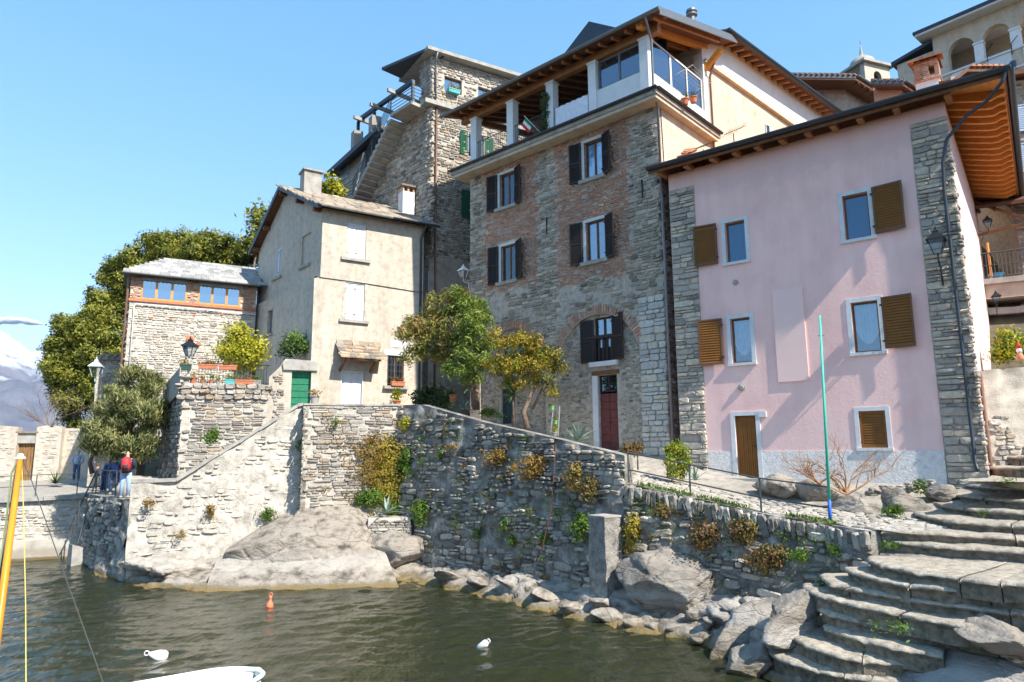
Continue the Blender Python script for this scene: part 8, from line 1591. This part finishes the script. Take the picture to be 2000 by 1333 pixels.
# ------------------------------------------------------------------ things on walls, balconies and terraces
def pot(label, base, r=.16, h=.26, mt='pot', leaf='leaf_gr', n=160, ls=.09, seed=1, box=None, ang=0, group=None, plant_h=.15, name=None):
    root = thing(name or ('planter' if box else 'flower_pot'), label, 'planter' if box else 'flower pot', T3(base), ang, group)
    m = MB()
    if box: a, b = box; m.hexa([(-a * .92, -b * .85, 0), (a * .92, -b * .85, 0), (a * .92, b * .85, 0), (-a * .92, b * .85, 0), (-a, -b, h), (a, -b, h), (a, b, h), (-a, b, h)]); m.box(-a * 1.03, a * 1.03, -b * 1.08, -b * .98, h - .04, h + .012); m.build('box', X[mt], root, z=False)
    else: m.lathe([(r * .68, 0), (r * .95, h * .82), (r * 1.1, h * .84), (r * 1.1, h), (r * .9, h), (r * .85, h * .8)], (0, 0, 0), 14); m.build('pot', X[mt], root, smooth=False, z=False)
    if n:
        rg = np.random.default_rng(seed); P_ = rg.normal(size=(n, 3)) * [(box[0] if box else r) * .55, (box[1] if box else r) * .6, plant_h * .4] + [0, 0, h + plant_h * .6]; V, Fc = leaf_cards(P_, rg.normal(size=(n, 3)) + [0, -.3, .5], ls, rg, 2, up=.8); numesh('plant', V, Fc, X[leaf], root, z=False)
    return root
X['turq'] = flat('turquoise_plastic', (.10, .38, .38), .5); X['dkgreen'] = flat('dark_green_plastic', (.03, .07, .05), .5); X['dryp'] = X['leaf_dry']; X['bluepl'] = flat('sky_blue_plastic', (.10, .42, .70), .45)
eu = lambda x, y, v=.3: FE.front(x, y, v)[0]
tz = 7.37
for x, r_, lab, mt, lf, z, v, bx in ((404, .4, 'long terracotta trough of dry plants hung on the left of the terrace railing', 'pot', 'leaf_ru', tz + .62, .05, (.36, .1)), (444, .4, 'long terracotta trough of rusty plants hung beside the lemon tree', 'pot', 'leaf_ru', tz + .60, .05, (.36, .1)), (478, .3, 'low terracotta trough on the wall top below the lemon tree', 'pot', 'leaf_dry', tz, -.02, (.38, .1)), (450, .2, 'small turquoise trough on the terrace wall top', 'turq', 'leaf_gr', tz, -.02, (.2, .09)), (503, .2, 'small white trough at the right end of the terrace wall top', 'conc', 'leaf_gr', tz, .0, (.16, .09))):
    pot(lab, FE.w(eu(x, 735, v), v, z), .2, .18, mt, lf, 120, .08, x, bx, 20)
for x, lab, mt, lf, z, v, r_ in ((378, 'red clay pot behind the terrace lamp post', 'pot', 'leaf_dry', tz, .15, .15), (396, 'small brown pot with yellow leaves on the terrace', 'pot', 'leaf_mi', tz, .1, .09), (413, 'little pot with fresh green leaves on the terrace wall', 'pot', 'leaf_gr', tz, .05, .10), (426, 'small yellow potted plant on the terrace wall', 'conc', 'leaf_mi', tz, .05, .08)): pot(lab, FE.w(eu(x, 735, v), v, z), r_, r_ * 1.6, mt, lf, 70, .08, x)
q = FE.w(.1, .02, tz); r_ = thing('urn', 'pale stone bowl on the terrace corner', 'urn', T3(q)); MB().lathe([(.14, 0), (.09, .08), (.12, .14), (.27, .22), (.28, .27), (.2, .25)], (0, 0, 0), 14).build('bowl', X['conc'], r_, smooth=False, z=False)
pot('dark green trough hung on the top of the grey screen boards', FE.w(.02, .25, tz + .55), .2, .24, 'dkgreen', 'leaf_dry', 90, .09, 5, (.22, .12), 20); pot('dark trough of red flowers hung halfway down the screen boards', FE.w(-.12, 2.2, tz - .25), .2, .24, 'dkgreen', 'leaf_ru', 110, .09, 6, (.22, .12), 100)
pot('round pale stone pot with a small plant beside the green door', FA.w(6.15, .15, 6.46), .2, .34, 'conc', 'leaf_dry', 110, .1, 8)
pot('pot with a bright lettuce green plant on the end of the square wall', FA.w(9.45, .05, 6.44), .18, .2, 'pot', 'leaf_le', 260, .12, 9, plant_h=.35)
pot('terracotta pot in the shade by the cream house corner', at(884, 785, 29), .16, .3, 'pot', 'leaf_dk', 60, .1, 10)
fb = FC.w(4.05, -.18, 7.6); pot('terracotta flower box with red-brown plants on the barred window sill', fb, .2, .2, 'pot', 'leaf_ru', 160, .1, 11, (.34, .11), 32.4)
fq = FT.front(883, 178); pot('turquoise flower box with yellow flowers under the tower window', FT.w(fq[0], -.2, fq[1] - .25), .2, .22, 'turq', 'leaf_mi', 160, .11, 12, (.36, .14), 32.4)
for x, y, lab in ((1338, 200, 'left hanging terracotta pot on the loggia clothes rack'), (1354, 196, 'right hanging terracotta pot with trailing plant on the loggia rack')):
    v, z = FB.side(x, y, .55); pot(lab, FB.w(.55, v, z - .12), .17, .24, 'pot', 'leaf_dk', 70, .08, x, ang=0)
    rt = [o for o in bpy.data.objects if o.get('label') == lab][0]; MB().tube([Vector((-.15, 0, .24)), Vector((0, 0, .62)), Vector((.15, 0, .24))], .008, 4).build('hanger', X['black'], rt, z=False)
RK = thing('clothes_rack', 'folding clothes rack sticking out below the loggia side windows', 'clothes rack', T3(FB.w(.1, 1.5, 19.55)), FB.ang); m = MB()
for s in (0, 1.7): m.tube([(0, s, 0), (.75, s, .12)], .014, 5)
for k in range(6): m.tube([(.12 + k * .12, 0, .02 + k * .02), (.12 + k * .12, 1.7, .02 + k * .02)], .008, 4)
m.build('frame', X['white'], RK, z=False)
cl = MB(); a, b = CO[2][1] + .1, CO[3][0] - .05; nx_, nz_ = 22, 6; W0 = FB.w(a, -.56, SZ + .08)
CLo = thing('white_cloth', 'white cloth hung along the loggia railing between the pillars', 'cloth', T3(W0), FB.ang)
cl.add([((b - a) * i / nx_, -.03 * math.sin(i * 1.7) - .02, .86 * j / nz_ + .03 * math.sin(i * .9) * (1 - j / nz_)) for j in range(nz_ + 1) for i in range(nx_ + 1)], [(j * (nx_ + 1) + i, j * (nx_ + 1) + i + 1, (j + 1) * (nx_ + 1) + i + 1, (j + 1) * (nx_ + 1) + i) for j in range(nz_) for i in range(nx_)]); cl.build('cloth', flat('white_linen', (.74, .76, .82), .9), CLo, smooth=True, z=False)
fq = FB.w(CO[2][0] - .75, -.55, SZ + .25); FLg = thing('flag', 'small green, white and red flag leaning out through the loggia railing', 'flag', T3(fq), FB.ang)
MB().tube([(0.35, .05, -.1), (-.35, -.25, .85)], .014, 6).build('flag_pole', X['white'], FLg, z=False)
for k, c_ in enumerate(((.02, .22, .08), (.78, .78, .76), (.62, .04, .04))):
    m = MB(); P0_, P1_ = Vector((-.30, -.22, .76)), Vector((.0, -.10, .36)); dn = Vector((-.11, -.015, -.18)); A_ = P0_ + dn * (k * .8); m.add([tuple(P0_ + dn * k * .62), tuple(P1_ + dn * k * .62), tuple(P1_ + dn * (k + 1) * .62), tuple(P0_ + dn * (k + 1) * .62)], [(0, 1, 2, 3)]); m.build('flag_stripe', flat('flag_cloth_%s' % ('green', 'white', 'red')[k], c_, .85), FLg, z=False)
P0i = FB.w(CO[2][0] - .12, -.62, SZ); plant('climbing_ivy', 'dark ivy climbing the middle pillar of the loggia', 'plant', T3(P0i), [(T3(FB.w(CO[2][0] - .05, -.58, SZ + h_)), (.2, .2, .32)) for h_ in (.35, .8, 1.25, 1.6)], 900, [('leaf_dk', 1.)], .11, 23, asp=1.3, clump=8, spread=.05)
for u in (-6.0, -8.4):
    ch = thing('garden_chair', 'dark garden chair standing in the loggia %s' % ('next to the ivy pillar' if u > -7 else 'between the two left pillars'), 'chair', T3(FB.w(u, .4, SZ)), FB.ang + 20); MB().box(-.24, .24, -.24, .24, .42, .46).build('seat', X['black'], ch, z=False); MB().box(-.24, .24, .22, .26, .46, .95).build('backrest', X['black'], ch, z=False)
    for a, b in ((-.22, -.22), (.22, -.22), (-.22, .22), (.22, .22)): MB().bar((a, b, 0), (a, b, .42), .03, .03).build('leg', X['black'], ch, z=False)
# plant ladder beside the red door
q = at(1082, 852, 24.0); LD = thing('plant_ladder', 'small white ladder stand leaning by the path with green pots', 'plant stand', T3(q), -40)
for s in (-.17, .17): MB().bar((s, 0, 0), (s * .8, .18, 1.05), .03, .03).build('upright', X['conc'], LD, z=False)
for k in range(4): MB().bar((-.17, .03 + k * .045, .12 + k * .26), (.17, .03 + k * .045, .12 + k * .26), .03, .03).build('rung', X['conc'], LD, z=False)
X['limepl'] = flat('lime_green_plastic', (.22, .50, .12), .5)
for k, (dz, mt, lf, lab) in enumerate(((.40, 'limepl', 'leaf_gr', 'lime green pot on the middle rung of the plant ladder'), (.90, 'limepl', 'leaf_ru', 'lime green pot with a red flower on the top of the ladder'), (.12, 'limepl', 'leaf_gr', 'lime green pot on the lowest rung of the plant ladder'))): pot(lab, q + np.array([.05 * (-1) ** k, -.12, dz]), .07, .13, mt, lf, 40, .06, 30 + k)
pot('small yellow flower pot at the foot of the plant ladder', q + np.array([.0, -.25, .0]), .1, .12, 'conc', 'leaf_mi', 90, .06, 35)
# aerials and dish
def aerial(label, base, h, n, mt='iron', ang=0, name='tv_aerial', L=.9, tilt=.3):
    r = thing(name, label, 'aerial', T3(base), ang); MB().tube([(0, 0, 0), (0, 0, h)], .022, 6).build('mast', X[mt], r, z=False); MB().tube([(-.45, 0, h - .1), (.6, 0, h - .1 + tilt)], .014, 5).build('boom', X[mt], r, z=False)
    for k in range(n): x = -.4 + k * .9 / n; zz = h - .1 + tilt * (x + .45) / 1.05; MB().tube([(x, -L / 2, zz), (x, L / 2, zz)], .008, 4).build('element', X[mt], r, z=False)
aerial('tall thin television aerial between veranda house and cream house', FC2.w(8.4, -1.2, 12.6), 6.4, 7, 'copper', 20)
v, z = FB.side(1398, 280, .9); aerial('television aerial on the roof edge in front of the tan wall', FB.w(1.0, 4.6, 14.9), 2.9, 7, 'black', 10, tilt=.5)
aerial('bent old aerial against the tan wall above the pink roof corner', FB.w(.8, 2.1, 14.6), 1.7, 4, 'black', 50, tilt=.6, L=.5)
q = FB.w(1.1, 3.6, 15.2); DS = thing('satellite_dish', 'white satellite dish behind the left corner of the pink roof', 'satellite dish', T3(q), 10)
o = MB().lathe([(.02, 0), (.2, .02), (.38, .09), (.46, .15), (.45, .16), (.36, .11), (.02, .03)], (0, 0, 0), 16).build('dish', X['white'], DS, smooth=True, z=False); o.location.z = .75; o.rotation_euler = (R_(65), 0, R_(65)); MB().tube([(0, 0, -.4), (0, 0, .75)], .03, 6).build('mast', X['iron'], DS, z=False); MB().tube([(0, 0, .6), (-.35, -.4, .75)], .012, 5).build('feed_arm', X['iron'], DS, z=False)
# balcony items and the red and white ornament on the garden wall
q = FK.w(.55, .25, zK); r_ = thing('plastic_tub', 'sky blue plastic tub on the balcony floor by the railing', 'tub', T3(q)); MB().lathe([(.22, 0), (.27, .22), (.29, .22), (.29, .25), (.25, .25), (.22, .05)], (0, 0, 0), 16).build('tub', X['bluepl'], r_, z=False)
q = at(1993, 705, 19.7); r_ = thing('garden_ornament', 'small red and white ornament standing on the garden wall', 'ornament', T3(q)); MB().lathe([(.09, 0), (.11, .08), (.07, .2), (.05, .24)], (0, 0, 0), 10).build('base', X['terra'], r_, smooth=True, z=False); MB().lathe([(.06, .24), (.075, .3), (.05, .37)], (0, 0, 0), 10).build('middle', X['white'], r_, smooth=True, z=False); MB().lathe([(.07, .37), (.04, .47), (.01, .56)], (0, 0, 0), 10).build('top', flat('bright_red_paint', (.55, .03, .02), .5), r_, smooth=True, z=False)
# small stake on the shelf
q = at(972, 1152, 22.9); r_ = thing('rusty_stake', 'rusty iron stake standing on the rock shelf', 'stake', T3(q)); MB().tube([(0, 0, -.2), (.05, 0, .35)], .02, 5).build('shaft', X['pot'], r_, z=False); MB().tube([(-.2, 0, .12), (.1, 0, .2)], .015, 5).build('crossbar', X['pot'], r_, z=False)
# ------------------------------------------------------------------ mountain and cloud across the lake
RD = 4000.
def mp_(x, y, d): return tuple(at(x, y, d))
rid = [(-900, 480), (-500, 520), (-250, 560), (-120, 600), (-40, 622), (0, 648), (30, 668), (62, 692), (85, 688), (115, 702), (160, 735), (230, 770), (330, 815), (450, 858)]
r0 = [mp_(x, y, RD * 1.35) for x, y in rid]; r2 = [np.array(mp_(x, 880, RD * .72)) * [1, 1, 0] - [0, 0, 10] for x, y in rid]; r1 = [(np.array(a) * .45 + np.array(b) * .55) for a, b in zip(r0, r2)]
mm = mat('mountain_forest_and_rock', [(.055, .055, .075), (.095, .09, .11), (.15, .135, .15)], 1., 1.2, 0, 8, big=.3, stretch=(.006, .006, .006), stain=[])
N = mm.node_tree.nodes; L = mm.node_tree.links; b_ = N['Principled BSDF']; src = b_.inputs['Base Color'].links[0].from_socket
g = N.new('ShaderNodeNewGeometry'); sx = N.new('ShaderNodeSeparateXYZ'); L.new(g.outputs['Position'], sx.inputs[0]); nn_ = N.new('ShaderNodeTexNoise'); nn_.inputs['Scale'].default_value = .006; nn_.inputs['Detail'].default_value = 7; L.new(g.outputs['Position'], nn_.inputs[0])
ad = N.new('ShaderNodeMath'); ad.operation = 'MULTIPLY_ADD'; L.new(nn_.outputs[0], ad.inputs[0]); ad.inputs[1].default_value = 760; L.new(sx.outputs[2], ad.inputs[2]); mr = N.new('ShaderNodeMapRange'); mr.inputs[1].default_value = 930; mr.inputs[2].default_value = 1060; L.new(ad.outputs[0], mr.inputs[0])
mx = N.new('ShaderNodeMix'); mx.data_type = 'RGBA'; L.new(mr.outputs[0], mx.inputs[0]); L.new(src, mx.inputs[6]); mx.inputs[7].default_value = (.42, .43, .47, 1); L.new(mx.outputs[2], b_.inputs['Base Color'])
o = loft('mountain', [r2, r1, r0], 260, 70, mm, 130, .0021, 2, damp=lambda t: .15 + .85 * math.sin(math.pi * min(1, t * .96)) ); tag(o, 'snow capped mountain across the lake at the left edge', 'mountain', kind='structure')
cc = at(26, 634, 9000); CV, CF, nb = [], [], 0; rgc = np.random.default_rng(6)
for i in range(46):
    t = rgc.uniform(-1, 1); r_ = (1 - t * t) ** .5 * rgc.uniform(26, 62) + 12; V, Fc = ICO[3]; c_ = np.array([t * 330, rgc.uniform(-90, 90), r_ * .45 + rgc.uniform(-6, 22) * (1 - abs(t))])
    CV.append(np.array([v * (r_ * 1.5, r_ * 1.3, r_ * (.75 if v[2] > 0 else .35)) * (1 + .22 * fbm(v + i, 1.7, 4)) for v in V]) + c_); CF.append(Fc + nb); nb += len(V)
vm_ = bpy.data.materials.new('cloud_white'); vm_.use_nodes = True; N = vm_.node_tree.nodes; L = vm_.node_tree.links; N.remove(N['Principled BSDF']); a = N.new('ShaderNodeBsdfDiffuse'); a.inputs[0].default_value = (.92, .92, .93, 1); b = N.new('ShaderNodeBsdfTranslucent'); b.inputs[0].default_value = (.92, .92, .93, 1); c = N.new('ShaderNodeBsdfTransparent')
m1 = N.new('ShaderNodeMixShader'); m1.inputs[0].default_value = .6; L.new(a.outputs[0], m1.inputs[1]); L.new(b.outputs[0], m1.inputs[2]); m2 = N.new('ShaderNodeMixShader'); m2.inputs[0].default_value = .35; L.new(m1.outputs[0], m2.inputs[1]); L.new(c.outputs[0], m2.inputs[2]); L.new(m2.outputs[0], N['Material Output'].inputs[0])
o = numesh('cloud', np.concatenate(CV), np.concatenate(CF), vm_, None, True); o.location = T3(cc); tag(o, 'small white cloud low over the mountain', 'cloud', kind='stuff')
# ------------------------------------------------------------------ the lake air
HAZE = 4.5e-5
hz = bpy.data.materials.new('lake_haze'); hz.use_nodes = True; N = hz.node_tree.nodes; L = hz.node_tree.links; N.remove(N['Principled BSDF']); pv = N.new('ShaderNodeVolumePrincipled'); pv.inputs['Color'].default_value = (.55, .75, 1, 1); pv.inputs['Density'].default_value = HAZE; pv.inputs['Anisotropy'].default_value = .1; L.new(pv.outputs[0], N['Material Output'].inputs['Volume'])
o = MB().box(-8000, 8000, -900, 8000, -3.8, 1250).build('haze', hz); tag(o, 'thin blue air lying over the whole lake', 'haze', kind='stuff')
